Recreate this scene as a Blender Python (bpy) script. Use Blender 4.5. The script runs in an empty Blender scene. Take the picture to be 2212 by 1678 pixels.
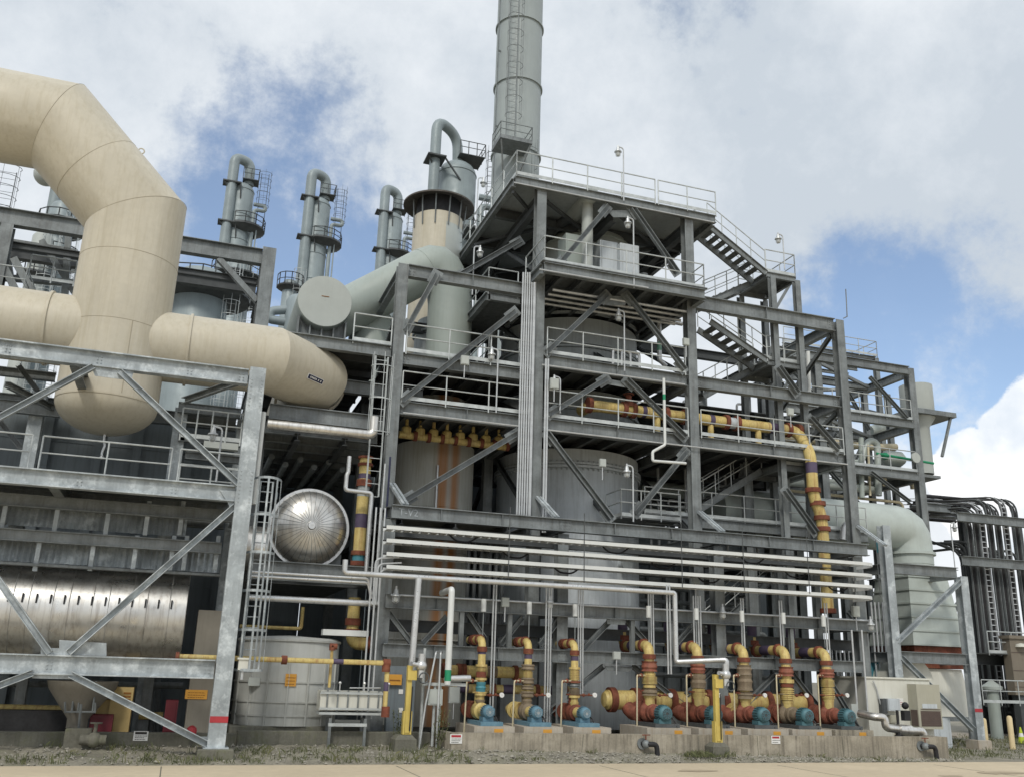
import bpy, math, random
from mathutils import Vector as V, Matrix
rnd = random.Random(7)
R = math.radians
scene = bpy.context.scene
COL = scene.collection

# ------------------------------------------------------------------ camera
YAW, PIT, ROL, FPX = R(18.611), R(16.8455), R(1.7085), 2024.15
CAMZ = 2.5
_f = V((math.sin(YAW)*math.cos(PIT), math.cos(YAW)*math.cos(PIT), math.sin(PIT)))
_r = V((math.cos(YAW), -math.sin(YAW), 0)); _u = _r.cross(_f)
CR = _r*math.cos(ROL) + _u*math.sin(ROL); CU = _u*math.cos(ROL) - _r*math.sin(ROL)
def ray(x, y): return CR*((x-1106)/FPX) - CU*((y-839)/FPX) + _f
def P(x, y, Y):                       # survey point seen at (x, y) standing in the vertical plane Y
    d = ray(x, y); p = d*(Y/d.y); p.z += CAMZ; return p
def G(x, y, Z=0.0):                   # survey point seen at (x, y) lying at height Z
    d = ray(x, y); p = d*((Z-CAMZ)/d.z); p.z = Z; return p
cd = bpy.data.cameras.new('camera'); cam = bpy.data.objects.new('camera', cd); COL.objects.link(cam)
cd.sensor_width = 36; cd.lens = 36*FPX/2212; cd.clip_end = 6000; cd.clip_start = .1
m = Matrix((CR, CU, -_f)).transposed().to_4x4(); m.translation = V((0, 0, CAMZ)); cam.matrix_world = m
scene.camera = cam

# ------------------------------------------------------------------ mesh builder
ORG = {}
class MB:
    def __init__(s): s.v = []; s.f = []
    def add(s, vs, fs):
        n = len(s.v); s.v += [V(v) for v in vs]; s.f += [tuple(i+n for i in f) for f in fs]; return s
    def hexa(s, c): return s.add(c, [(0,3,2,1),(4,5,6,7),(0,1,5,4),(1,2,6,5),(2,3,7,6),(3,0,4,7)])
    def box(s, x0, x1, y0, y1, z0, z1):
        return s.hexa([(x0,y0,z0),(x1,y0,z0),(x1,y1,z0),(x0,y1,z0),(x0,y0,z1),(x1,y0,z1),(x1,y1,z1),(x0,y1,z1)])
    def bar(s, a, b, w, h, up=(0,0,1)):             # rectangular bar between two points
        a, b = V(a), V(b); d = (b-a).normalized(); up = V(up)
        if abs(d.dot(up)) > .98: up = V((0,1,0))
        x = d.cross(up).normalized(); y = x.cross(d)
        x *= w/2; y *= h/2
        return s.hexa([a-x-y, a+x-y, a+x+y, a-x+y, b-x-y, b+x-y, b+x+y, b-x+y])
    def ibeam(s, a, b, h=.45, w=.25, tf=.03, tw=.03, up=(0,0,1)):
        a, b = V(a), V(b); d = (b-a).normalized(); up = V(up)
        if abs(d.dot(up)) > .98: up = V((0,1,0))
        x = d.cross(up).normalized(); y = x.cross(d)
        H, W, T = h/2, w/2, tw/2
        pr = [(-W,-H),(W,-H),(W,-H+tf),(T,-H+tf),(T,H-tf),(W,H-tf),(W,H),(-W,H),(-W,H-tf),(-T,H-tf),(-T,-H+tf),(-W,-H+tf)]
        n = 12; vs = [p+x*q[0]+y*q[1] for p in (a, b) for q in pr]
        fs = [(i, (i+1) % n, n+(i+1) % n, n+i) for i in range(n)]
        caps = [(0,1,2,3,10,11),(3,4,9,10),(4,5,6,7,8,9)]
        fs += [tuple(reversed(c)) for c in caps] + [tuple(i+n for i in c) for c in caps]
        return s.add(vs, fs)
    def chan(s, a, b, h=.2, w=.1, t=.02, side=(0,-1,0)):   # channel: web facing away from `side`
        a, b = V(a), V(b); d = (b-a).normalized(); sd = V(side); sd = (sd-d*sd.dot(d)).normalized(); y = d.cross(sd)
        for q, ww, hh in ((0, t, h), ):
            s.bar(a, b, h, t, sd)
        o = y*(h/2-t/2)
        s.bar(a+o+sd*(w/2+.003), b+o+sd*(w/2+.003), t, w, sd); s.bar(a-o+sd*(w/2+.003), b-o+sd*(w/2+.003), t, w, sd)
        return s
    def tube(s, pts, r, seg=10, caps=True):
        pts = [V(p) for p in pts]; n = len(pts); rs = r if isinstance(r, (list, tuple)) else [r]*n
        ds = [(pts[i+1]-pts[i]).normalized() for i in range(n-1)]
        u = ds[0].orthogonal().normalized(); w = ds[0].cross(u); base = len(s.v)
        for i in range(n):
            di = ds[max(i-1, 0)]; do = ds[min(i, n-2)]
            nn = (di+do)
            if nn.length < 1e-6: nn = di.copy()
            nn.normalize(); den = di.dot(nn)
            for k in range(seg):
                an = 2*math.pi*k/seg; o = u*(rs[i]*math.cos(an)) + w*(rs[i]*math.sin(an))
                o = o - di*(o.dot(nn)/den) if 0 < i < n-1 else o
                s.v.append(pts[i]+o)
            if i < n-1 and 0 < i:
                q = di.rotation_difference(do); u = q @ u; w = q @ w
        for i in range(n-1):
            for k in range(seg):
                k2 = (k+1) % seg; a = base+i*seg
                s.f.append((a+k, a+k2, a+seg+k2, a+seg+k))
        if caps:
            s.f.append(tuple(base+k for k in reversed(range(seg)))); e = base+(n-1)*seg
            s.f.append(tuple(e+k for k in range(seg)))
        return s
    def cyl(s, a, b, r, seg=16): return s.tube([a, b], r, seg)
    def lathe(s, prof, org=(0,0,0), axis=(0,0,1), seg=32, a0=0., a1=2*math.pi):   # prof = [(radius, along)]
        org = V(org); ax = V(axis).normalized()
        u = V((1,0,0)) if abs(ax.x) < .9 else V((0,1,0)); u = (u-ax*u.dot(ax)).normalized(); w = ax.cross(u)
        base = len(s.v); full = abs(a1-a0-2*math.pi) < 1e-6; m_ = seg if full else seg+1
        for r_, z in prof:
            for k in range(m_):
                an = a0+(a1-a0)*k/seg; s.v.append(org+ax*z+u*(r_*math.cos(an))+w*(r_*math.sin(an)))
        for i in range(len(prof)-1):
            for k in range(seg):
                k2 = (k+1) % m_; a = base+i*m_
                s.f.append((a+k, a+k2, a+m_+k2, a+m_+k))
        return s
    def ball(s, c, r, seg=10):
        n = max(4, seg//2); return s.lathe([(max(1e-4, r*math.sin(math.pi*i/n)), -r*math.cos(math.pi*i/n)) for i in range(n+1)], c, (0,0,1), seg)
    def torus(s, c, axis, r, t, seg=24, k=6):
        return s.lathe([(r+t*math.cos(2*math.pi*i/k), t*math.sin(2*math.pi*i/k)) for i in range(k+1)], c, axis, seg)
    def poly(s, pts, thick):                           # flat plate from a 3-D outline, thickened
        pts = [V(p) for p in pts]; nrm = (pts[1]-pts[0]).cross(pts[2]-pts[0]).normalized()*thick/2; n = len(pts)
        return s.add([p-nrm for p in pts]+[p+nrm for p in pts], [tuple(reversed(range(n))), tuple(range(n, 2*n))]+[(i, (i+1) % n, n+(i+1) % n, n+i) for i in range(n)])
    def build(s, name, mat, parent=None, label=None, cat=None, group=None, kind=None, smooth=38, org=None):
        me = bpy.data.meshes.new(name)
        if parent is not None: o0 = ORG[parent.name]
        elif org is not None: o0 = V(org)
        else:
            xs = [p.x for p in s.v]; ys = [p.y for p in s.v]; o0 = V(((min(xs)+max(xs))/2, (min(ys)+max(ys))/2, min(p.z for p in s.v)))
        me.from_pydata([tuple(p-o0) for p in s.v], [], s.f); me.materials.append(mat)
        if smooth:
            me.polygons.foreach_set('use_smooth', [True]*len(me.polygons)); me.set_sharp_from_angle(angle=R(smooth))
        me.update()
        o = bpy.data.objects.new(name, me); COL.objects.link(o)
        if parent is not None: o.parent = parent
        else: o.location = o0
        ORG[o.name] = o0
        tag(o, label, cat, group, kind); return o
def tag(o, label=None, cat=None, group=None, kind=None):
    if label: o['label'] = label
    if cat: o['category'] = cat
    if group: o['group'] = group
    if kind: o['kind'] = kind
def thing(name, label, cat, loc=(0,0,0), group=None):
    o = bpy.data.objects.new(name, None); COL.objects.link(o); o.location = loc; o.empty_display_size = .3
    ORG[o.name] = V(loc); tag(o, label, cat, group); return o
def copy_tree(o, parent=None):
    c = o.copy(); COL.objects.link(c); c.parent = parent; ORG[c.name] = ORG[o.name].copy()
    for k in ('label', 'group'):
        if parent is not None and k in c: del c[k]
    for ch in list(o.children): copy_tree(ch, c)
    return c
def dup(root, loc, label=None, rz=0, group=None, sc=None):
    c = copy_tree(root); c.location = loc; c.rotation_euler = (0, 0, rz)
    if label: c['label'] = label
    if group: c['group'] = group
    if sc: c.scale = (sc, sc, sc)
    return c
def bend(pts, r, n=5):                                  # round the corners of a polyline
    pts = [V(p) for p in pts]; out = [pts[0]]
    for i in range(1, len(pts)-1):
        a, b, c = pts[i-1], pts[i], pts[i+1]; d0 = (a-b); d1 = (c-b)
        rr = min(r, d0.length*.48, d1.length*.48); p0 = b+d0.normalized()*rr; p1 = b+d1.normalized()*rr
        for k in range(n+1):
            t = k/n; out.append(p0*(1-t)**2+b*(2*t*(1-t))+p1*t**2)
    out.append(pts[-1]); return out
def rail(mb, pts, h=1.07, sp=1.7, r=.028, toe=True, slope=False):
    pts = [V(p) for p in pts]; up = V((0,0,1))
    for a, b in zip(pts, pts[1:]):
        mb.tube([a+up*h, b+up*h], r, 6); mb.tube([a+up*h*.52, b+up*h*.52], r*.85, 6)
        n = max(1, round((b-a).length/sp))
        for i in range(n+1):
            p = a.lerp(b, i/n); mb.tube([p-up*.12, p+up*h], r, 6)
        if toe: mb.bar(a+up*.07, b+up*.07, .014, .14)
    return mb
# ------------------------------------------------------------------ materials
def mat(name, col, rough=.55, metal=0., var=.18, scale=1.5, streak=0., scol=(.12,.09,.06), blotch=0., bcol=(.2,.08,.03), bump=0., fine=0., bscale=2.5, spec=.4):
    m = bpy.data.materials.new(name); m.use_nodes = True; nt = m.node_tree; N = nt.nodes; L = nt.links
    b = N['Principled BSDF']; b.inputs['Roughness'].default_value = rough; b.inputs['Metallic'].default_value = metal
    b.inputs['Specular IOR Level'].default_value = spec
    tc = N.new('ShaderNodeTexCoord'); co = tc.outputs['Object']
    def noise(sc, det=5, vec=co, ro=.6):
        n = N.new('ShaderNodeTexNoise'); n.inputs['Scale'].default_value = sc; n.inputs['Detail'].default_value = det; n.inputs['Roughness'].default_value = ro
        L.new(vec, n.inputs['Vector']); return n.outputs['Fac']
    def rng(x, a, bb, c=0., d=1.):
        r = N.new('ShaderNodeMapRange'); L.new(x, r.inputs[0]); r.inputs[1].default_value = a; r.inputs[2].default_value = bb; r.inputs[3].default_value = c; r.inputs[4].default_value = d; return r.outputs[0]
    def mix(f, a, bb, bt='MIX'):
        x = N.new('ShaderNodeMix'); x.data_type = 'RGBA'; x.blend_type = bt
        if isinstance(f, float): x.inputs[0].default_value = f
        else: L.new(f, x.inputs[0])
        for i, q in ((6, a), (7, bb)):
            if isinstance(q, tuple): x.inputs[i].default_value = (*q, 1)
            else: L.new(q, x.inputs[i])
        return x.outputs[2]
    lo = tuple(c*(1-var) for c in col); hi = tuple(min(1, c*(1+var)) for c in col)
    c = mix(rng(noise(scale), .32, .68), lo, hi)
    if fine: c = mix(rng(noise(scale*14, 3), .3, .7), c, mix(1., c, (1-fine,)*3, 'MULTIPLY'))
    if streak:
        mp = N.new('ShaderNodeMapping'); mp.inputs['Scale'].default_value = (5, 5, .28); L.new(co, mp.inputs[0])
        c = mix(rng(noise(1.6, 6, mp.outputs[0], .7), .47, .68, 0, streak), c, scol)
    if blotch: c = mix(rng(noise(bscale, 7, ro=.7), .5, .66, 0, blotch), c, bcol)
    L.new(c, b.inputs['Base Color'])
    L.new(rng(noise(scale*3), .3, .7, max(.05, rough-.12), min(1, rough+.12)), b.inputs['Roughness'])
    if bump:
        bp = N.new('ShaderNodeBump'); bp.inputs['Strength'].default_value = bump; bp.inputs['Distance'].default_value = .03
        L.new(noise(scale*9, 6), bp.inputs['Height']); L.new(bp.outputs[0], b.inputs['Normal'])
    return m
GAL = mat('galvanised', (.37,.41,.43), .5, .2, .25, 1.3, .45, (.22,.24,.25), .8, (.66,.71,.73), bscale=1.9, fine=.12)
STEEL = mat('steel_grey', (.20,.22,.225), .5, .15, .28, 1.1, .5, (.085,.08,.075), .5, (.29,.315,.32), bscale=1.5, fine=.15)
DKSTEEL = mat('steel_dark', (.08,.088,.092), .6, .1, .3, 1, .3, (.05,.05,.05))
RAILM = mat('rail_galv', (.47,.50,.50), .45, .3, .2, 3)
GRATE = mat('grating', (.13,.14,.14), .7, .1, .25, 4, bump=.3)
TAN = mat('tan_paint', (.535,.495,.40), .5, 0, .07, .35, .35, (.37,.32,.21), .2, (.56,.52,.43), bscale=.5, fine=.07)
GREEN = mat('grey_green_paint', (.33,.375,.35), .5, 0, .08, .5, .25, (.24,.26,.22), .15, (.42,.46,.44), bscale=.7)
CAPM = mat('pale_grey_paint', (.42,.45,.43), .55, 0, .06, .8, .1, (.3,.3,.26))
TOWER = mat('tower_insulation', (.27,.32,.335), .5, .1, .12, .6, .25, (.18,.2,.2))
STACKM = mat('chimney_paint', (.33,.37,.37), .55, 0, .07, .4, .2, (.26,.28,.27))
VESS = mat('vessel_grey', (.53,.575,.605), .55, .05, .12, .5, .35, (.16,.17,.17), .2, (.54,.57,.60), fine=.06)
VESSD = mat('vessel_dark_grey', (.36,.395,.405), .6, 0, .15, .5, .35, (.16,.16,.16), fine=.08)
PANEL = mat('wall_panel', (.165,.195,.215), .55, .1, .18, .4, .3, (.05,.055,.06))
SILV = mat('insulation_jacket', (.68,.67,.64), .36, .9, .14, .8, .55, (.30,.26,.22))
SILVP = mat('bright_pipe', (.62,.63,.63), .36, .7, .1, 3, .25, (.4,.38,.36))
WHITE = mat('white_tray', (.64,.66,.65), .5, .1, .06, 2, .15, (.5,.5,.46))
COND = mat('conduit', (.52,.54,.55), .4, .4, .15, 3)
YEL = mat('yellow_pipe', (.63,.50,.19), .5, 0, .18, 1.9, .75, (.27,.12,.045), .4, (.60,.50,.26), fine=.22)
YELP = mat('yellow_post', (.58,.45,.12), .5, 0, .12, 2, .3, (.42,.3,.06))
RUST = mat('rust_coupling', (.19,.058,.034), .8, 0, .4, 4, .4, (.07,.028,.02), .45, (.25,.11,.055), .3, fine=.2)
RED = mat('red_primer', (.26,.085,.055), .75, 0, .35, 4, .5, (.10,.04,.03), .5, (.36,.17,.11), .3, fine=.2)
PURP = mat('purple_band', (.085,.065,.115), .6, 0, .2, 2, .2, (.05,.04,.06))
WRAP = mat('grey_brown_wrap', (.20,.16,.11), .8, 0, .3, 3, .4, (.11,.07,.045), .4, (.26,.2,.14), .4)
BLUE = mat('motor_blue', (.12,.235,.31), .5, 0, .15, 3, .3, (.06,.13,.18), .35, (.25,.38,.45), fine=.1)
TEAL = mat('motor_teal', (.07,.165,.195), .5, 0, .15, 3, .25, (.04,.09,.11), .2, (.14,.25,.28))
BLK = mat('black_rubber', (.02,.02,.022), .6, 0, .3, 4)
CONC = mat('concrete_wall', (.35,.315,.25), .9, 0, .2, 1.2, .95, (.13,.115,.09), .5, (.44,.40,.33), .35, .2, bscale=1.2)
CONCL = mat('concrete_pale', (.42,.385,.325), .9, 0, .12, 1.5, .4, (.28,.2,.13), .15, (.36,.22,.12), .25, .1)
CONCD = mat('concrete_mossy', (.17,.165,.135), .95, 0, .25, 1.2, .5, (.085,.085,.065), .5, (.13,.14,.07), .4, .2)
TANKM = mat('tank_paint', (.40,.41,.39), .6, 0, .1, .6, .4, (.24,.24,.21), .2, (.44,.44,.41))
SHEDM = mat('shed_white', (.62,.62,.56), .55, 0, .06, .8, .35, (.46,.45,.37))
ROADM = mat('road_concrete', (.585,.495,.355), .9, 0, .09, .25, 0, blotch=.6, bcol=(.53,.445,.315), bump=.15, fine=.12, bscale=.35)
GRAVM = mat('gravel_ground', (.30,.28,.225), .95, 0, .25, 1.0, 0, blotch=.6, bcol=(.17,.17,.11), bump=.6, fine=.4, bscale=.9)
STONE = mat('gravel_stone', (.29,.275,.235), .9, 0, .4, 6)
GRASSM = mat('grass_blade', (.115,.13,.06), .85, 0, .4, 2.5, 0, blotch=.6, bcol=(.22,.19,.10))
SOIL = mat('ground_soil', (.21,.19,.15), .95, 0, .3, .4, 0, blotch=.5, bcol=(.13,.14,.07), bump=.4, fine=.3)
ORANGE = mat('orange_sign', (.58,.29,.045), .5, 0, .08, 5)
SIGNW = mat('sign_white', (.72,.72,.70), .5, 0, .05, 5)
INK = mat('sign_ink', (.035,.03,.03), .6, 0, .1, 5)
BROWNINK = mat('sign_brown_ink', (.22,.09,.015), .6, 0, .1, 5)
REDINK = mat('sign_red', (.38,.035,.045), .5, 0, .1, 5)
MAROON = mat('maroon_paint', (.11,.012,.02), .5, 0, .1, 2)
TANBOX = mat('cabinet_tan', (.42,.31,.13), .6, 0, .12, 2)
PIER = mat('pier_taupe', (.20,.185,.155), .8, 0, .12, 1, .35, (.13,.12,.09))
BROWNB = mat('brown_cladding', (.19,.165,.13), .7, 0, .1, 1, .2, (.12,.1,.08))
BROWNG = mat('brown_grille', (.10,.072,.062), .6, 0, .1, 5)
BEIGEAC = mat('ac_beige', (.38,.37,.30), .5, 0, .06, 2, .2, (.3,.28,.2))
BOLL = mat('bollard_cream', (.68,.555,.33), .55, 0, .07, 2, .2, (.52,.42,.24))
GREENB = mat('green_band', (.02,.26,.13), .5, 0, .1, 3)
NAVY = mat('navy_plate', (.018,.022,.06), .45, 0, .15, 6)
TURQ = mat('turquoise_paint', (.06,.22,.27), .5, 0, .1, 3)
CONE = mat('cone_lime', (.45,.55,.03), .5, 0, .1, 3)
CREAMP = mat('cream_pipe', (.55,.49,.34), .5, 0, .1, 2)
PALEP = mat('pale_pipe', (.44,.49,.465), .5, .1, .1, 1, .2, (.35,.36,.33))
GLASS = mat('lamp_glass', (.45,.47,.46), .2, 0, .05, 5)
STREAKV = mat('vessel_rust_streak', (.45,.46,.43), .6, 0, .1, .6, .5, (.28,.25,.17))
def rust_streaks(m):                                    # two long rust runs down the shell
    nt = m.node_tree; N = nt.nodes; L = nt.links; b = N['Principled BSDF']; src = b.inputs['Base Color'].links[0].from_socket
    tc = N.new('ShaderNodeTexCoord'); mp = N.new('ShaderNodeMapping'); mp.inputs['Scale'].default_value = (3.2, .01, .09); L.new(tc.outputs['Object'], mp.inputs[0])
    n = N.new('ShaderNodeTexNoise'); n.inputs['Scale'].default_value = 1.4; n.inputs['Detail'].default_value = 5; L.new(mp.outputs[0], n.inputs['Vector'])
    sx = N.new('ShaderNodeSeparateXYZ'); L.new(tc.outputs['Object'], sx.inputs[0])
    def math_(op, a, bb):
        q = N.new('ShaderNodeMath'); q.operation = op; q.use_clamp = (op == 'MULTIPLY')
        for i, z in enumerate((a, bb)):
            if isinstance(z, (int, float)): q.inputs[i].default_value = z
            else: L.new(z, q.inputs[i])
        return q.outputs[0]
    def band(c, w):
        d = math_('ABSOLUTE', math_('SUBTRACT', sx.outputs[0], c), 0); r = N.new('ShaderNodeMapRange'); L.new(d, r.inputs[0]); r.inputs[1].default_value = w; r.inputs[2].default_value = w*.3; return r.outputs[0]
    k = math_('ADD', band(-.05, .3), band(.48, .27)); r = N.new('ShaderNodeMapRange'); L.new(n.outputs['Fac'], r.inputs[0]); r.inputs[1].default_value = .3; r.inputs[2].default_value = .6
    r.inputs[3].default_value = .6
    x = N.new('ShaderNodeMix'); x.data_type = 'RGBA'; L.new(math_('MULTIPLY', k, r.outputs[0]), x.inputs[0]); L.new(src, x.inputs[6]); x.inputs[7].default_value = (.40,.17,.05,1); L.new(x.outputs[2], b.inputs['Base Color'])
rust_streaks(STREAKV)
# ------------------------------------------------------------------ sky and sun
SUN_EL, SUN_AZ = R(44), R(208)        # compass angle of the sun, measured from +Y towards +X
w = bpy.data.worlds.new('World'); scene.world = w; w.use_nodes = True
nt = w.node_tree; N = nt.nodes; L = nt.links; bg = N['Background']
sky = N.new('ShaderNodeTexSky'); sky.sky_type = 'NISHITA'; sky.sun_disc = False; sky.sun_elevation = SUN_EL; sky.sun_rotation = SUN_AZ
sky.air_density = 1.0; sky.dust_density = 1.2; sky.ozone_density = 1.5
tc = N.new('ShaderNodeTexCoord'); D = tc.outputs['Generated']
def wm(op, a, b=0., c=None, clamp=False):
    q = N.new('ShaderNodeMath'); q.operation = op; q.use_clamp = clamp
    for i, z in enumerate((a, b) if c is None else (a, b, c)):
        if isinstance(z, (int, float)): q.inputs[i].default_value = z
        else: L.new(z, q.inputs[i])
    return q.outputs[0]
def wr(x, a, b, c=0., d=1., smooth=True):
    r = N.new('ShaderNodeMapRange'); r.interpolation_type = 'SMOOTHSTEP' if smooth else 'LINEAR'; L.new(x, r.inputs[0])
    for i, z in enumerate((a, b, c, d)): r.inputs[i+1].default_value = z
    return r.outputs[0]
def wnoise(sc, det, ro, vec, off=(0,0,0), dist=0.):
    mp = N.new('ShaderNodeMapping'); mp.inputs['Location'].default_value = off; L.new(vec, mp.inputs[0])
    n = N.new('ShaderNodeTexNoise'); n.inputs['Scale'].default_value = sc; n.inputs['Detail'].default_value = det; n.inputs['Roughness'].default_value = ro; n.inputs['Distortion'].default_value = dist
    L.new(mp.outputs[0], n.inputs['Vector']); return n.outputs['Fac']
sep = N.new('ShaderNodeSeparateXYZ'); L.new(D, sep.inputs[0])
dv = wm('ADD', wm('MAXIMUM', sep.outputs[2], 0.), .32)
pl = N.new('ShaderNodeCombineXYZ'); L.new(wm('DIVIDE', sep.outputs[0], dv), pl.inputs[0]); L.new(wm('DIVIDE', sep.outputs[1], dv), pl.inputs[1])
PV = pl.outputs[0]                    # direction laid on a flat cloud layer
def patch(x, y, r0, r1):              # soft round patch of the sky round a compass direction
    d = ray(x, y).normalized(); q = N.new('ShaderNodeVectorMath'); q.operation = 'DOT_PRODUCT'; L.new(D, q.inputs[0]); q.inputs[1].default_value = d
    return wr(q.outputs['Value'], math.cos(r1), math.cos(r0))
big = wnoise(1.35, 9, .58, PV, (3.1, 1.7, 0), .0)
med = wnoise(5.2, 10, .66, D, (1.3, .2, 5.1), .05)
blue = None
for x, y, a, b, s in ((450,430,.0,.15,.4),(630,580,.02,.17,.85),(830,510,.0,.12,.6),(690,270,.0,.11,.42),(560,230,.0,.07,.3),(1900,750,.0,.13,.85),(2110,850,.0,.12,.8),(1990,880,.0,.11,.75),(1820,640,.0,.09,.5),(1990,640,.0,.06,.4),(1400,60,.0,.09,.3),(60,560,.0,.08,.2)):
    q = wm('MULTIPLY', patch(x, y, a, b), s); blue = q if blue is None else wm('MAXIMUM', blue, q)
cumulus = None
for x, y, a, b in ((2120,1010,.02,.052),(2190,930,.01,.045),(2060,1030,.01,.035),(2150,1080,.03,.07),(2290,960,.04,.09)):
    q = patch(x, y, a, b); cumulus = q if cumulus is None else wm('MAXIMUM', cumulus, q)
cn = wnoise(16, 8, .6, D, (2, 9, 1), .2)
cum = wr(wm('ADD', cumulus, wm('MULTIPLY', wm('SUBTRACT', cn, .5), 1.1)), .42, .56)
cov = wm('ADD', wm('SUBTRACT', wm('ADD', wm('MULTIPLY', wm('SUBTRACT', big, .5), 1.1), .99), wm('MULTIPLY', blue, 1.0)), wm('MULTIPLY', wm('SUBTRACT', med, .5), 2.7))
cov = wr(cov, .0, .66, .12, 1.)
tone = wm('ADD', wm('MULTIPLY', wnoise(2.3, 7, .55, D, (7, 3, 2), .0), .9), wm('MULTIPLY', wm('SUBTRACT', med, .5), .8))
g = None
for x, y, a, b, s in ((1850,330,.05,.32,1.),(2150,420,.05,.25,.9),(1500,420,.03,.2,.5)):
    q = wm('MULTIPLY', patch(x, y, a, b), s); g = q if g is None else wm('MAXIMUM', g, q)
tone = wm('SUBTRACT', tone, wm('MULTIPLY', g, .16))
cl = N.new('ShaderNodeValToRGB'); L.new(wr(tone, .22, .68, smooth=False), cl.inputs[0])
cl.color_ramp.elements[0].position = 0; cl.color_ramp.elements[0].color = (.52,.575,.635,1)
cl.color_ramp.elements[1].position = 1; cl.color_ramp.elements[1].color = (.86,.885,.91,1)
def vscale(c, s):
    q = N.new('ShaderNodeVectorMath'); q.operation = 'SCALE'; L.new(c, q.inputs[0]); q.inputs['Scale'].default_value = s; return q.outputs[0]
def mixc(f, a, b):
    x = N.new('ShaderNodeMix'); x.data_type = 'RGBA'; L.new(f, x.inputs[0]); L.new(a, x.inputs[6]); L.new(b, x.inputs[7]); return x.outputs[2]
cw = N.new('ShaderNodeValToRGB'); L.new(wr(wnoise(11, 6, .55, D, (4, 4, 8)), .35, .62), cw.inputs[0])
cw.color_ramp.elements[0].color = (.70,.76,.83,1); cw.color_ramp.elements[1].color = (1.0,1.0,1.0,1)
c = mixc(cov, vscale(sky.outputs[0], 1.45), vscale(cl.outputs[0], 10.))
c = mixc(cum, c, vscale(cw.outputs[0], 10.))
L.new(c, bg.inputs['Color']); bg.inputs['Strength'].default_value = .1
ld = bpy.data.lights.new('sun', 'SUN'); ld.energy = 1.5; ld.angle = R(11); ld.color = (1, .95, .86)
so = bpy.data.objects.new('sun', ld); COL.objects.link(so)
sd = V((math.sin(SUN_AZ)*math.cos(SUN_EL), math.cos(SUN_AZ)*math.cos(SUN_EL), math.sin(SUN_EL)))
so.rotation_euler = sd.to_track_quat('Z', 'Y').to_euler(); so.location = (-20, -30, 60)
vs = scene.view_settings; vs.view_transform = 'Standard'; vs.look = 'None'; vs.exposure = .22; vs.gamma = 1; vs.use_curve_mapping = False
scene.cycles.max_bounces = 6; scene.cycles.diffuse_bounces = 3; scene.cycles.glossy_bounces = 3

# ------------------------------------------------------------------ ground
def sheet(name, pts, z, m, sub=1, **k):
    b = MB(); b.add([(x, y, z) for x, y in pts], [tuple(range(len(pts)))]); return b.build(name, m, smooth=0, kind='structure', **k)
sheet('ground', [(-2500,-2500),(2500,-2500),(2500,2500),(-2500,2500)], -.012, SOIL)
sheet('gravel', [(-60,26.5),(60,26.5),(60,60),(-60,60)], -.006, GRAVM)
sheet('road', [(-300,-60),(300,-60),(300,34.6),(28.95,27.7),(-3.65,26.86),(-300,19.2)], 0, ROADM)
b = MB(); y = -14.
for x0 in range(-66, 66, 6): b.box(x0, x0+.025, -50, 26.7, .0015, .004)
for y0 in (20.6, 14.5): b.box(-90, 90, y0, y0+.025, .0045, .006)
b.build('road_joint', CONCD, kind='structure', smooth=0)
def bankz(x, y):                                        # gravel banked up against the kerbs and the wall
    y0 = 27.0+.026*x; yk = 29.4 if x < 7.9 else 28.5; h = .27 if x < 6 else (.27+.01*(x-6)/3 if x < 9 else max(.03, .28-.25*(x-9)/15))
    if x > 26.3: return 0
    t_ = min(1, max(0, (y-y0)/(yk-y0))); return h*t_**.8
b = MB(); nx, ny = 220, 8; vs_ = []; fs_ = []
for i in range(nx+1):
    x = -14+40.3*i/nx
    for j in range(ny+1):
        y0 = 27.0+.026*x; yk = 29.9 if x < 7.9 else 28.52; y = y0+(yk-y0)*j/ny; vs_.append((x, y, bankz(x, y)+(rnd.gauss(0,.02) if 0 < j else -.004)))
        if i and j: n_ = ny+1; k = i*n_+j; fs_.append((k-n_-1, k-1, k, k-n_))
b.add(vs_, fs_); b.build('gravel_bank', GRAVM, kind='structure', smooth=60)
b = MB()
for i in range(2600):
    x = rnd.uniform(-6.5, 26.5); yy = rnd.uniform(27.0+.026*x, 28.4 if x > 8 else 30); s = rnd.uniform(.02, .06)*(1 if rnd.random() < .93 else 1.8)
    c = V((x, yy, s*.25+bankz(x, yy))); q = [c+V((rnd.uniform(.6,1)*s, rnd.uniform(-.3,.3)*s, 0)), c+V((rnd.uniform(-.3,.3)*s, rnd.uniform(.6,1)*s, 0)), c-V((rnd.uniform(.6,1)*s, 0, 0)), c-V((0, rnd.uniform(.6,1)*s, 0)), c+V((0,0,s*.7)), c-V((0,0,s*.5))]
    b.add(q, [(0,1,4),(1,2,4),(2,3,4),(3,0,4),(1,0,5),(2,1,5),(3,2,5),(0,3,5)])
b.build('loose_gravel', STONE, label='loose grey stones along the strip between road and concrete kerbs', cat='gravel', kind='stuff', smooth=0)
def blades(b, x, y, z, n, h, spread):
    for i in range(n):
        a = rnd.uniform(0, 6.28); r = rnd.random()**.5*spread; p = V((x+r*math.cos(a), y+r*math.sin(a), z)); hh = h*rnd.uniform(.45, 1.1)
        l = V((rnd.gauss(0,.3), rnd.gauss(0,.3), 1)).normalized()*hh; s = V((math.cos(a), math.sin(a), 0))*rnd.uniform(.006, .014)
        mid = p+l*.55+V((rnd.gauss(0,.05), rnd.gauss(0,.05), 0))*hh
        b.add([p-s, p+s, mid+s*.7, p+l+V((l.x, l.y, -.1*hh)), mid-s*.7], [(0,1,2,3,4)])
b = MB()
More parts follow.
